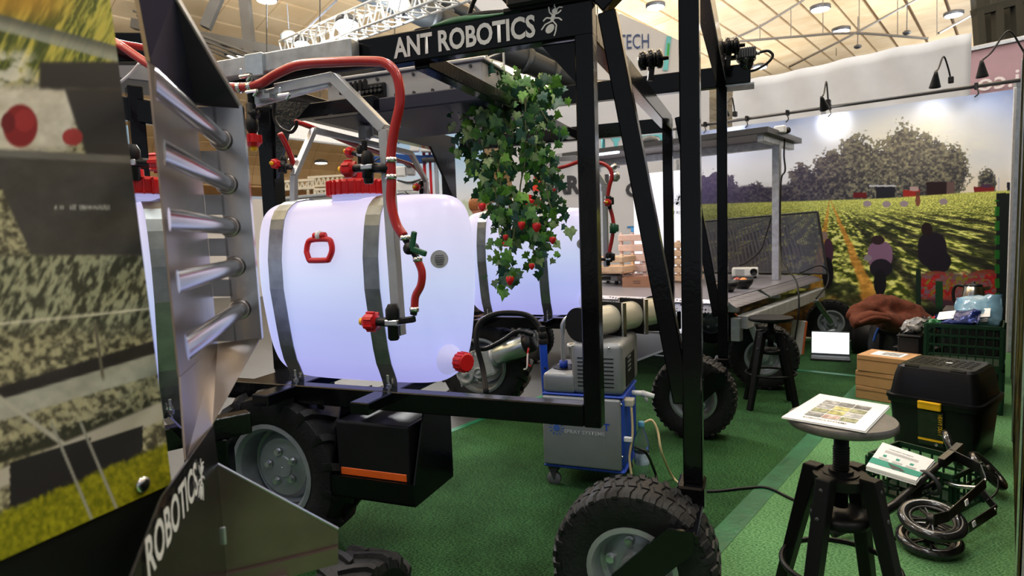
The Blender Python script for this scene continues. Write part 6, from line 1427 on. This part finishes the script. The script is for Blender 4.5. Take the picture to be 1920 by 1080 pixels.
# dark bags under the coat
t = thing('black_bag', 'black cloth bag on the floor beside the backpack', 'bag', hz(1625, 668, .008)); q = hz(1622, 668, .008) + by * .15
bm = BMN(); rings = [superring(q + Z * z, bx, by, a, b, 2.6, 24) for z, a, b in [(0, .13, .08), (.03, .18, .12), (.2, .18, .12), (.3, .14, .08), (.34, .08, .04)]]; skin(bm, rings); obj('bag', bm, BLACKM, t, True)
bm = BMN(); tube(bm, [q + Z * .33 - bx * .06, q + Z * .42, q + Z * .33 + bx * .06], .01, 8); obj('handle', bm, BLACKM, t, True)
# ---------------------------------------------------------------- folded kick scooter
SC = thing('kick_scooter', 'folded black kick scooter lying on the carpet beside the printed wall', 'scooter', hz(1770, 1010, .008))
SCM = mat('scooter_black', (.007, .007, .007), .28, .3, .15, 20); SCB = mat('scooter_bronze', (.03, .027, .025), .35, .6, .1, 20)
def swheel(c, ax, r):
    bm = BMN(); torus(bm, c, ax, r - .018, .02, 40, 10); w = obj('wheel', bm, mat('scooter_tyre', (.012, .012, .012), .22, coat=.4), SC, True)
    bm = BMN(); torus(bm, c, ax, r - .04, .008, 36, 8); obj('rim', bm, SCB, w, True)
    d, s, u = frame_of(ax)
    for k in range(5):
        for o in (-.16, .16):
            a = 2 * math.pi * k / 5; q = s * math.cos(a + o) + u * math.sin(a + o); q2 = s * math.cos(a) + u * math.sin(a); bm = BMN(); tube(bm, [c + q2 * .015, c + q * (r - .03)], .005, 6, smooth=False); obj('spoke', bm, SCM, w)
    bm = BMN(); cyl(bm, c - d * .02, c + d * .02, .02, n=14); obj('hub', bm, SCB, w, True)
swheel(hz(1748, 975, .13), Z + Vector((-.10, -.25, 0)), .115)
swheel(hz(1742, 1012, .045), Z + Vector((-.05, -.1, 0)), .115)
wcc = hz(1786, 845, .17); swheel(wcc, Vector((.8, -.45, .35)), .1)
wcd = hz(1852, 882, .12); swheel(wcd, Vector((.6, -.4, .7)), .1)
def st(pts, r, name='tube', mt=SCM): return obj(name, tube(BMN(), pts, r, 12), mt, SC, True)
g1, g2 = hz(1562, 1000, .045), hz(1636, 970, .06); st([g1, g1.lerp(g2, .5), g2], .019, 'grip'); 
g3, g4 = hz(1648, 965, .10), hz(1702, 932, .13); st([g3, g3.lerp(g4, .5), g4], .02, 'grip')
st([hz(1650, 968, .09), hz(1700, 925, .15), hz(1745, 885, .2), hz(1790, 845, .24)], .014, 'steering_tube', SCB)
st([hz(1648, 905, .03), hz(1668, 915, .05), hz(1690, 918, .08)], .008, 'brake_lever')
st([hz(1690, 940, .1), hz(1740, 915, .12), hz(1775, 895, .13)], .021, 'stem')
text('lettering', 'RA', hz(1699, 944, .125), hz(1720, 936, .13) - hz(1699, 944, .125), Z + Vector((-.2, -.6, 0)), .026, LETTER, SC, .02, .004)
text('lettering', 'OUS', hz(1726, 926, .145), hz(1760, 912, .15) - hz(1726, 926, .145), Z + Vector((-.2, -.6, 0)), .026, LETTER, SC, .02, .004)
def bar(pts, w, th, name, mt=SCB):
    bm = BMN()
    for a, b in zip(pts, pts[1:]): beam(bm, a, b, th, w, bev=.002)
    return obj(name, bm, mt, SC)
bar([hz(1750, 975, .17), hz(1778, 968, .17), hz(1848, 905, .22)], .045, .006, 'deck_rail'); bar([hz(1848, 905, .22), hz(1838, 878, .25), hz(1780, 850, .26)], .045, .006, 'deck_rail', SCM)
bar([hz(1800, 1000, .07), hz(1868, 955, .1)], .045, .006, 'deck_rail'); bar([hz(1868, 955, .1), hz(1840, 920, .14)], .04, .006, 'deck_rail', SCM)
bar([hz(1765, 868, .24), hz(1785, 852, .26), hz(1800, 838, .27)], .04, .03, 'folding_block', SCM)
for (x, y, z) in [(1808, 945, .215), (1822, 985, .105)]:
    p = hz(x, y, z); bm = BMN(); box(bm, p - Vector((.0, .012, -.012)), (hz(x + 20, y - 18, z) - p).normalized(), Vector((.3, -.8, .3)).normalized(), Vector((0, .35, .93)), .03, .004, .018); obj('sticker', bm, WHITE, SC)
bm = BMN(); torus(bm, hz(1742, 905, .16), Vector((.9, .2, .3)), .05, .009, 24, 8); obj('carry_strap', bm, DKGREY, SC, True)
st([hz(1770, 905, .16), hz(1800, 912, .18), hz(1835, 915, .2)], .009, 'spring_rod', CHROME); st([hz(1775, 942, .1), hz(1790, 950, .11), hz(1800, 944, .11)], .006, 'kick_stand', CHROME)
st([hz(1700, 948, .07), hz(1725, 942, .1), hz(1760, 950, .15)], .008, 'mudguard'); 
for x, y in [(1848, 900), (1866, 955), (1795, 841)]:
    p = hz(x, y, .25 if y < 910 else .11) ; bm = BMN(); ellipsoid(bm, p, Vector((1, 0, 0)), Vector((0, 1, 0)), Z, .006, .006, .006, 10, 6); obj('bolt', bm, CHROME, SC, True)
st([hz(1842, 880, .24), hz(1868, 890, .2), hz(1870, 920, .15), hz(1850, 940, .12)], .004, 'brake_cable')
# ================================================================ stands and people in the background
WALLW = mat('white_stand_wall', (.52, .52, .54), .7, 0, .02, 2)
FH = Vector((0, 1, 0))
def on(x, y, Y): return hp(x, y, FH, Y)
DK = mat('charcoal_print', (.03, .03, .035), .6, var=0); TEAL = mat('teal_letter', srgb(96, 176, 184), .6, var=0); NAVY = mat('navy_letter', srgb(38, 62, 110), .6, var=0); GRNL = mat('green_print', srgb(58, 150, 62), .6, var=0); REDL = mat('red_print', srgb(214, 60, 40), .6, var=0); BLUL = mat('blue_print', srgb(36, 116, 176), .6, var=0)
YW = 9.6
t = thing('stand_wall', 'white exhibition wall with company logos behind the robot', 'wall panel', on(1130, 560, YW))
bm = BMN(); plate(bm, [on(960, 600, YW), on(1330, 600, YW), on(1330, 150, YW), on(960, 178, YW)], FH, .06)
for v in bm.verts:
    if v.co.z < .7: v.co.z = 0
obj('panel', bm, WALLW, t)
XR = Vector((1, 0, 0))
def logo(s, x0, y0, x1, h, mt, bold=.03):
    a, b = on(x0, y0, YW - .005), on(x1, y0, YW - .005); text('lettering', s, Vector((a.x, YW - .006, a.z)), XR, Z, h * YW / F, mt, t, bold, .002, width=(b - a).length)
logo('GARFOI', 1010, 364, 1142, 32, DK, .05)
logo('GT', 1173, 369, 1232, 27, DK, .03); logo('Tosca', 1176, 440, 1252, 16, BLUL, .03); logo('TYHED', 1118, 284, 1246, 32, TEAL, .04)
bm = BMN(); plate(bm, [on(1000, 331, YW - .02), on(1021, 331, YW - .02), on(1017, 341, YW - .02), on(1005, 341, YW - .02)], -FH, .004); plate(bm, [on(992, 341, YW - .02), on(1003, 341, YW - .02), on(1016, 358, YW - .02), on(1000, 358, YW - .02)], -FH, .004); obj('red_mark', bm, REDL, t)
bm = BMN(); p = on(1194, 362, YW - .02); lathe(bm, p, -FH, [(.05, 0), (.05, .004), (.001, .004)], 16); plate(bm, [p - XR * .045 + Z * .02, p + XR * .045 + Z * .02, p + Z * .12], -FH, .004); obj('drop_mark', bm, GRNL, t)
bm = BMN(); plate(bm, [on(990, 296, YW - .12), on(1090, 282, YW - .12), on(1090, 296, YW - .12), on(990, 310, YW - .12)], -FH, .02); obj('fascia_rail', bm, mat('grey_fascia', (.3, .3, .32), .5), t)
# hanging sign with navy letters
t = thing('hanging_sign', 'white hanging sign with navy letters and teal stripe under the roof', 'sign', on(1200, 140, 13))
bm = BMN(); plate(bm, [on(1100, 150, 13), on(1300, 150, 13), on(1300, 88, 13), on(1165, 26, 13), on(1100, 26, 13)], FH, .08); obj('panel', bm, WALLW, t)
a, b = on(1160, 92, 12.98), on(1217, 92, 12.98); text('lettering', 'TECH', a, XR, Z, .30, NAVY, t, .0, .002, width=(b - a).length)
bm = BMN(); plate(bm, [on(1250, 68, 12.97), on(1259, 68, 12.97), on(1252, 132, 12.97), on(1243, 132, 12.97)], FH, .004); obj('teal_stripe', bm, TEAL, t)
bm = BMN(); plate(bm, [on(1115, 50, 12.97), on(1127, 60, 12.97), on(1127, 76, 12.97), on(1115, 74, 12.97)], FH, .004); obj('green_mark', bm, GRNL, t)
bm = BMN(); plate(bm, [on(1252, 80, 12.965), on(1256, 82, 12.965), on(1254, 105, 12.965), on(1250, 105, 12.965)], FH, .004); obj('green_stripe', bm, GRNL, t)
for x in (1120, 1290): bm = BMN(); cyl(bm, on(x, 28 if x < 1200 else 84, 13.04), on(x, -80, 13.04), .015, n=6); obj('suspension_wire', bm, DKGREY, t)
t = thing('hanging_sign', 'plain lilac white hanging sign above the lettered robot beam', 'sign', on(950, 0, 12))
bm = BMN(); plate(bm, [on(868, -8, 12), on(1030, -60, 12), on(1110, -40, 12), on(1110, 14, 12), on(905, 28, 12)], FH, .08); obj('panel', bm, WALLW, t); bm = BMN(); beam(bm, on(868, -8, 11.97), on(905, 28, 11.97), .05, .05); obj('edge_rail', bm, DKGREY, t)
# white banner band and left stands
t = thing('white_fascia', 'white banner band hanging behind the robot cross beam', 'banner', on(600, 260, 13))
bm = BMN(); plate(bm, [on(470, 250, 13), on(740, 282, 13), on(760, 225, 13), on(560, 180, 13), on(470, 190, 13)], FH, .03); obj('cloth', bm, mat('bright_white_cloth', (.85, .86, .88), .8), t)
bm = BMN(); beam(bm, on(470, 251, 12.98), on(740, 283, 12.98), .04, .04); obj('hem_bar', bm, ALU, t)
for x, y in ((500, 186), (600, 188), (740, 222)): bm = BMN(); cyl(bm, on(x, y, 13.01), on(x, -250, 13.01), .012, n=6); obj('suspension_wire', bm, DKGREY, t)
t = thing('white_stand', 'low white exhibition wall beyond the left end of the robot', 'wall panel', on(600, 420, 15))
bm = BMN(); plate(bm, [on(250, 560, 15), on(735, 560, 15), on(735, 352, 15), on(530, 372, 15), on(250, 380, 15)], FH, .1)
for v in bm.verts:
    if v.co.z < 0.9: v.co.z = 0
obj('panel', bm, WALLW, t)
bm = BMN(); beam(bm, on(530, 372, 14.95), on(735, 352, 14.95), .06, .06); obj('top_rail', bm, ALU, t)
CR = mat('cream_truss', (.6, .58, .52), .5, .2)
def flat_truss(label, x0, x1, y0, y1, Y, n):
    t = thing('stand_truss', label, 'truss', on((x0 + x1) / 2, y1, Y))
    for y in (y0, y1): obj('chord', beamo(on(x0, y, Y), on(x1, y - 4, Y), .06, .06), CR, t); obj('chord', beamo(on(x0, y, Y + .35), on(x1, y - 4, Y + .35), .06, .06), CR, t)
    bm = BMN()
    for k in range(n):
        a, b = x0 + (x1 - x0) * k / n, x0 + (x1 - x0) * (k + 1) / n
        cyl(bm, on(a, y1, Y), on((a + b) / 2, y0, Y), .025, n=6); cyl(bm, on((a + b) / 2, y0, Y), on(b, y1, Y), .025, n=6)
    obj('lattice', bm, CR, t)
    for x in (x0, x1): 
        p = on(x, y1, Y); obj('upright', beamo(Vector((p.x, p.y, 0)), p, .06, .06, up=XR), CR, t)
flat_truss('cream lattice truss of a far stand, longer upper one', 577, 645, 333, 350, 17, 8); flat_truss('cream lattice truss of a far stand, lower one beside the post', 525, 590, 341, 356, 16.2, 7); flat_truss('cream lattice truss of a far stand near the red lid', 590, 652, 356, 368, 15.4, 7)
# pale landscape banner behind the boom sprayer
def land(px, py, u, v):
    n = fbm(px / 12, py / 8, 3, 91); c = mixc([.93, .95, .97], [.66, .8, .92], ss(.35, .8, v)); hill = ss(.42, .38, v + .05 * (n - .5)); c = mixc(c, mixc([.72, .8, .7], [.86, .9, .8], n), hill); return c
t = thing('landscape_banner', 'pale blue landscape banner behind the blue boom sprayer', 'banner', on(790, 480, 8.6))
printed('print', on(715, 470, 8.6), on(905, 470, 8.6), on(715, 232, 8.6), 90, 60, land, t)
bm = BMN(); plate(bm, [on(715, 470, 8.62), on(905, 470, 8.62), on(905, 232, 8.62), on(715, 232, 8.62)], FH, .03); obj('backing', bm, WALLW, t)
for x in (717, 903): p = on(x, 470, 8.66); obj('upright', beamo(Vector((p.x, p.y, 0)), on(x, 240, 8.66), .04, .04, up=XR), ALU, t)
t = thing('landscape_banner', 'bright blue sky banner behind the second spray robot', 'banner', on(240, 470, 6.5))
printed('print', on(150, 520, 6.5), on(262, 520, 6.5), on(150, 235, 6.5), 40, 40, land, t); p = on(200, 520, 6.55); obj('upright', beamo(Vector((p.x, p.y, 0)), on(200, 240, 6.55), .04, .04, up=XR), ALU, t)
# boom sprayer
YB = 7.6
SPB = mat('sprayer_blue', srgb(22, 70, 140), .4, .1, .1); t = thing('boom_sprayer', 'blue boom sprayer with folded lattice arms and red uprights', 'machine', Vector((on(790, 400, YB).x, YB, 0)))
for (x0, y0, x1, y1, w) in [(692, 250, 790, 262, .035), (700, 256, 800, 276, .03), (735, 262, 805, 268, .05), (690, 297, 860, 292, .04), (698, 302, 800, 304, .035), (712, 282, 724, 294, .03), (700, 294, 716, 302, .03), (742, 296, 800, 300, .09)]:
    obj('boom_arm', beamo(on(x0, y0, YB), on(x1, y1, YB), w, w), SPB, t)
for k in range(7): obj('lattice_bar', beamo(on(742 + 9 * k, 258, YB), on(748 + 9 * k, 270, YB), .015, .015), SPB, t)
for x, mt, w in [(794, RED, .035), (805, RED, .03), (816, ALU, .045), (832, DKGREY, .08)]:
    p = on(x, 270, YB); obj('upright', beamo(Vector((p.x, YB, .1)), p, w, w, up=XR), mt, t)
for x, y, w, h, mt in [(778, 278, .1, .09, WHITE), (802, 280, .16, .07, WHITE), (752, 322, .12, .12, WHITE), (770, 318, .1, .14, MATS['grey_fascia']), (815, 300, .3, .05, DKGREY), (842, 330, .14, .12, DKGREY), (760, 350, .2, .12, WHITE), (785, 345, .12, .1, GB), (772, 365, .3, .08, GB), (812, 383, .34, .05, DKGREY)]:
    bm = BMN(); box(bm, on(x, y, YB - .05), XR, FH, Z, w, .12, h, .015, 2); obj('fitting', bm, mt, t)
for x0, y0, x1, y1 in [(745, 338, 790, 336), (752, 300, 775, 312), (760, 360, 800, 380), (690, 298, 712, 296)]:
    bm = BMN(); tube(bm, [on(x0, y0, YB - .1), on((x0 + x1) / 2, (y0 + y1) / 2 + 5, YB - .12), on(x1, y1, YB - .1)], .012, 6); obj('hose', bm, DKGREY, t, True)
bm = BMN(); box(bm, Vector((on(800, 400, YB).x, YB + .1, .5)), XR, FH, Z, 1.0, .5, .7, .05, 2); obj('spray_tank', bm, SPB, t)
for sx in (-.4, .4):
    bm = BMN(); lathe(bm, Vector((on(800, 400, YB).x + sx, YB + .05, .3)), XR, [(.1, -.06), (.28, -.06), (.3, -.03), (.3, .03), (.28, .06), (.1, .06)], 24); obj('wheel', bm, RUBBER, t, True)
# dark machine parts seen below the far tank
# ---------------------------------------------------------------- two visitors
def person(label, x, ytop, d, height, yaw, shirt, trousers, hairm, bald=False):
    q = pt(x, ytop, d); b = Vector((q.x, q.y, 0)); k = height / 1.75; r3 = Matrix.Rotation(yaw, 3, 'Z')
    t = thing('person', label, 'person', b); SKIN = mat('skin', srgb(206, 150, 124), .5, 0, .06, 12)
    W3 = lambda x_, y_, z_: b + (r3 @ Vector((x_, y_, z_))) * k     # y- is the way the person faces
    def grow(name, nodes, edges, mt, sub=2, parent=t):
        me = bpy.data.meshes.new(name); me.from_pydata([tuple(W3(*p[:3]) - b) for p in nodes], edges, []); o = bpy.data.objects.new(name, me); COL.objects.link(o); o.parent = parent; o['wo'] = list(b); me.materials.append(mt)
        o.modifiers.new('skin', 'SKIN'); 
        for v, p in zip(me.skin_vertices[0].data, nodes): v.radius = (p[3] * k, (p[4] if len(p) > 4 else p[3]) * k); v.use_root = False
        me.skin_vertices[0].data[0].use_root = True
        s = o.modifiers.new('sub', 'SUBSURF'); s.levels = sub; s.render_levels = sub; return o
    nodes = [(0, 0, .95, .15, .1), (0, 0, 1.12, .13, .1), (0, 0, 1.32, .165, .11), (0, 0, 1.44, .1, .08), (0, .0, 1.52, .055), (0, -.01, 1.58, .055)]; edges = [(0, 1), (1, 2), (2, 3), (3, 4), (4, 5)]
    for s in (-1, 1):
        i = len(nodes); nodes += [(s * .19, 0, 1.41, .06), (s * .25, .02, 1.13, .046), (s * .25, -.05, .9, .036), (s * .25, -.07, .83, .034)]; edges += [(3, i), (i, i + 1), (i + 1, i + 2), (i + 2, i + 3)]
        for f in range(4):
            j = len(nodes); nodes += [(s * .25 + (f - 1.5) * .018, -.085, .765 - .006 * abs(f - 1), .009), (s * .25 + (f - 1.5) * .019, -.07, .715 - .008 * abs(f - 1), .008)]; edges += [(i + 3, j), (j, j + 1)]
        j = len(nodes); nodes += [(s * .215, -.1, .80, .01), (s * .21, -.105, .76, .009)]; edges += [(i + 3, j), (j, j + 1)]
        i = len(nodes); nodes += [(s * .1, 0, .86, .09), (s * .1, -.01, .5, .06), (s * .1, .02, .1, .042), (s * .1, .0, .04, .04), (s * .1, -.15, .035, .035)]; edges += [(0, i), (i, i + 1), (i + 1, i + 2), (i + 2, i + 3), (i + 3, i + 4)]
    body = grow('body', nodes, edges, SKIN)
    grow('shirt', [(0, 0, .92, .165, .115), (0, 0, 1.12, .145, .115), (0, 0, 1.32, .18, .125), (0, 0, 1.44, .11, .09)] + [p for s in (-1, 1) for p in ((s * .2, 0, 1.41, .072), (s * .255, .02, 1.13, .06), (s * .255, -.04, .93, .048))], [(0, 1), (1, 2), (2, 3), (3, 4), (4, 5), (5, 6), (3, 7), (7, 8), (8, 9)], shirt)
    grow('trousers', [(0, 0, .95, .16, .11)] + [p for s in (-1, 1) for p in ((s * .1, 0, .85, .1), (s * .1, -.01, .5, .075), (s * .1, .02, .1, .06))], [(0, 1), (1, 2), (2, 3), (0, 4), (4, 5), (5, 6)], trousers)
    hc = W3(0, -.02, 1.645); ex, ey = r3 @ Vector((1, 0, 0)), r3 @ Vector((0, 1, 0))
    bm = BMN(); ellipsoid(bm, hc, ex, ey, Z, .075 * k, .095 * k, .115 * k, 28, 20)
    for v in bm.verts:
        l = v.co - hc; f = -l.dot(ey) / (.095 * k); z = l.z / (.115 * k)
        if z < -.3: v.co -= ex * (l.dot(ex) * .25 * (-z - .3))
        g = math.exp(-((l.dot(ex) / (.014 * k)) ** 2) - ((z + .12) / .2) ** 2); 
        if f > .5: v.co -= ey * (.02 * k * g)
        for s in (-1, 1):
            e = math.exp(-(((l.dot(ex) - s * .03 * k) / (.014 * k)) ** 2) - ((z - .08) / .1) ** 2)
            if f > .4: v.co += ey * (.008 * k * e)
    h = obj('head', bm, SKIN, t, True)
    for s in (-1, 1):
        bm = BMN(); ellipsoid(bm, hc + ex * (.074 * k * s) + ey * .012 * k - Z * .01, ex, ey, Z, .012 * k, .02 * k, .033 * k, 10, 8); obj('ear', bm, SKIN, h, True)
        bm = BMN(); ellipsoid(bm, hc + ex * (.03 * k * s) - ey * (.083 * k) + Z * .012 * k, ex, ey, Z, .011 * k, .008 * k, .006 * k, 10, 8); obj('eye', bm, BLACKM, h, True)
    bm = BMN(); ellipsoid(bm, hc - ey * .078 * k - Z * .055 * k, ex, ey, Z, .022 * k, .01 * k, .006 * k, 12, 6); obj('mouth', bm, mat('lip', srgb(170, 96, 88), .5), h, True)
    bm = BMN(); ellipsoid(bm, hc + ey * .012 * k + Z * .018 * k, ex, ey, Z, .082 * k, .1 * k, .112 * k, 28, 20)
    cut = [f for f in bm.faces if ((f.calc_center_median() - hc).dot(-ey) > .045 * k and (f.calc_center_median() - hc).z < .065 * k) or (f.calc_center_median() - hc).z < -.045 * k or (bald and (f.calc_center_median() - hc).z > .05 * k)]
    bmesh.ops.delete(bm, geom=cut, context='FACES'); o = obj('hair', bm, hairm, h, True); md = o.modifiers.new('thick', 'SOLIDIFY'); md.thickness = .006
    return t
HB = mat('auburn_hair', srgb(150, 92, 48), .5, 0, .3, 60); HG = mat('grey_hair', (.3, .29, .28), .6, 0, .2, 60)
person('person with short auburn hair and white shirt standing behind the far tank', 893, 356, 6.6, 1.71, 1.9, mat('white_shirt', (.6, .6, .6), .8), mat('dark_trousers', (.03, .03, .04), .8), HB)
person('balding person in dark jacket standing behind the far tank', 908, 345, 7.1, 1.82, -1.2, mat('dark_jacket', (.04, .05, .06), .8), MATS['dark_trousers'], HG, True)
# ================================================================ hanging ivy with strawberries
def leaf_mesh(seed, bend):
    r = random.Random(seed); out = [(0, -.02), (.18, -.16), (.34, -.10), (.30, .06), (.52, .16), (.36, .30), (.30, .42), (.16, .48), (.0, .86)]
    pts = [(x * r.uniform(.88, 1.1), y) for x, y in out]; full = pts + [(-x * r.uniform(.9, 1.1), y) for x, y in reversed(out[1:-1])]
    bm = BMN(); c = bm.verts.new((0, .22, .03)); vs = []
    for x, y in full: vs.append(bm.verts.new((x, y, -bend * (x * x * 1.2 + (y - .2) ** 2 * .7) + .02 * r.uniform(-1, 1))))
    for i in range(len(vs)): bm.faces.new((c, vs[i], vs[(i + 1) % len(vs)]))
    me = bpy.data.meshes.new('leaf'); bm.to_mesh(me); bm.free()
    for p in me.polygons: p.use_smooth = True
    return me
def leaf_mat(name, a, b):
    m, nt, bs = node_mat(name); tc = nt.nodes.new('ShaderNodeTexCoord'); n = nt.nodes.new('ShaderNodeTexNoise'); n.inputs['Scale'].default_value = 3.5; n.inputs['Detail'].default_value = 4
    r = nt.nodes.new('ShaderNodeValToRGB'); r.color_ramp.elements[0].position = .35; r.color_ramp.elements[1].position = .7; r.color_ramp.elements[0].color = (*srgb(*a), 1); r.color_ramp.elements[1].color = (*srgb(*b), 1)
    nt.links.new(tc.outputs['Object'], n.inputs['Vector']); nt.links.new(n.outputs['Fac'], r.inputs['Fac']); nt.links.new(r.outputs[0], bs.inputs['Base Color']); bs.inputs['Roughness'].default_value = .42
    return m
LM = [leaf_mat('ivy_dark', (22, 58, 34), (46, 92, 50)), leaf_mat('ivy_mid', (42, 88, 32), (84, 140, 50)), leaf_mat('ivy_bright', (74, 132, 36), (128, 180, 74)), leaf_mat('ivy_pale', (100, 130, 74), (168, 190, 134)), leaf_mat('ivy_bluegreen', (26, 68, 54), (54, 100, 76))]
meshes = []
for k in range(10):
    me = leaf_mesh(k, .15 + .05 * (k % 4)); me.materials.append(LM[[0, 1, 0, 1, 2, 4, 1, 0, 3, 4][k]]); meshes.append(me)
DI = 3.12
iv0 = pt(950, 170, DI); IV = thing('hanging_ivy', 'bushy hanging ivy garland with small strawberries on the robot crossbeam', 'plant', iv0)
rs = random.Random(5)
VM = mat('ivy_vine', srgb(70, 74, 40), .6)
vines = [[(905, 150), (885, 190), (872, 240), (885, 290), (900, 330)], [(920, 140), (910, 200), (905, 260), (912, 330), (905, 372)], [(950, 150), (945, 220), (935, 290), (940, 360), (950, 420)], [(985, 165), (985, 230), (985, 300), (975, 360), (985, 430), (1010, 440)], [(1010, 165), (1010, 210), (1005, 280), (1020, 330), (1030, 380), (1045, 420)], [(960, 380), (965, 430), (955, 470), (952, 505), (960, 530)], [(980, 400), (1005, 430), (1000, 470), (1010, 490)], [(880, 140), (930, 150), (1000, 170), (1040, 165)], [(965, 250), (990, 270), (1015, 300), (1030, 300)], [(1010, 200), (1030, 235), (1035, 260)], [(925, 340), (935, 385), (950, 400)], [(900, 200), (862, 225)]]
paths = []
for v in vines:
    P = [pt(x, y, DI + rs.uniform(-.08, .08)) for x, y in v]; sp = smoothpath(P, 8); paths.append(sp); obj('vine', tube(BMN(), P, .004, 5), VM, IV, True)
def add_leaf(p, size, face):
    o = bpy.data.objects.new('leaf', rs.choice(meshes)); COL.objects.link(o); o.parent = IV
    o.location = p - iv0; o.scale = (size, size, size)
    n = (face + Vector((rs.uniform(-.8, .8), rs.uniform(-.6, .6), rs.uniform(-.35, .6)))).normalized()
    down = (-Z + Vector((rs.uniform(-.8, .8), rs.uniform(-.3, .3), rs.uniform(-.2, .7)))); y = (down - n * down.dot(n)).normalized(); x = y.cross(n)
    o.rotation_euler = Matrix((x, y, n)).transposed().to_euler()
face0 = (CAM - iv0).normalized(); cnt = 0
wts = [26, 36, 42, 44, 36, 24, 20, 30, 14, 8, 14, 6]
for sp, w in zip(paths, wts):
    for k in range(w):
        p = rs.choice(sp) + Vector((rs.gauss(0, .035), rs.gauss(0, .06), rs.gauss(0, .03))); s = rs.uniform(.055, .09) if w > 20 else rs.uniform(.045, .075)
        if cnt < 296: add_leaf(p, s, face0); cnt += 1
# the many smaller leaves behind the large ones
bm = BMN()
for sp, w in zip(paths, wts):
    for k in range(int(w * 2.2)):
        p = rs.choice(sp) + Vector((rs.gauss(0, .05), rs.gauss(.05, .06), rs.gauss(0, .04))); s = rs.uniform(.03, .06); mi = rs.randrange(5)
        n = (face0 + Vector((rs.uniform(-.9, .9), rs.uniform(-.6, .6), rs.uniform(-.4, .7)))).normalized(); dn = -Z + Vector((rs.uniform(-.9, .9), 0, rs.uniform(-.2, .8))); y = (dn - n * dn.dot(n)).normalized(); x = y.cross(n)
        src = meshes[rs.randrange(10)]; vs = [bm.verts.new(p + (x * v.co.x + y * v.co.y + n * v.co.z) * s) for v in src.vertices]
        for f in src.polygons: bm.faces.new([vs[i] for i in f.vertices]).material_index = mi
o = obj('small_leaves', bm, LM[0], IV, True); o['kind'] = 'stuff'
for m_ in LM[1:]: o.data.materials.append(m_)
CAL = mat('calyx_green', srgb(70, 120, 40), .5)
def berry(p, r):
    bm = BMN(); lathe(bm, p, -Z, [(.004, -.9 * r), (.75 * r, -.75 * r), (r, -.2 * r), (.85 * r, .5 * r), (.45 * r, 1.15 * r), (.004, 1.35 * r)], 14)
    b = obj('strawberry', bm, mat('strawberry_red', srgb(206, 26, 30), .32, 0, .25, 90, .3, 160), IV, True)
    bm = BMN()
    for k in range(6):
        a = k * 1.047; q = Vector((math.cos(a), math.sin(a), 0)); s = Vector((-q.y, q.x, 0)); plate(bm, [p + Z * r * .9, p + q * r * .6 + s * r * .25 + Z * r * .85, p + q * r * 1.05 + Z * r * .55, p + q * r * .6 - s * r * .25 + Z * r * .85], Z, .001)
    cyl(bm, p + Z * r * .85, p + Z * r * 1.9, .003, n=5); obj('calyx', bm, CAL, b)
for x, y, r in [(956, 524, .021), (997, 498, .015), (1036, 449, .017), (1006, 424, .022), (978, 421, .019), (904, 386, .019), (948, 444, .014)]: berry(pt(x, y, DI - .09), r)
# green leaf cloth on the lettered beam
gb = thing('green_cloth', 'strip of dark green cloth lying on top of the lettered beam', 'cloth', Q(-.93, 2.03, 2.031))
bm = BMN(); rings = []
for k in range(9):
    f = k / 8; rings.append([Q(-1.06 + .34 * f, 2.03 + dy, 2.0315 + dz * (.4 + math.sin(f * 7) * .3 + .6 * math.sin(math.pi * f))) for dy, dz in ((-.028, .001), (-.012, .022), (.012, .026), (.028, .001))])
skin(bm, rings); obj('cloth', bm, mat('green_cloth_fabric', srgb(26, 84, 48), .6, 0, .3, 20), gb, True)
bm = BMN(); tube(bm, [Q(-1.07, 2.02, 2.036), Q(-1.1, 2.015, 2.036), Q(-1.13, 2.02, 2.036)], .004, 6); obj('tie', bm, BLACKM, gb, True)
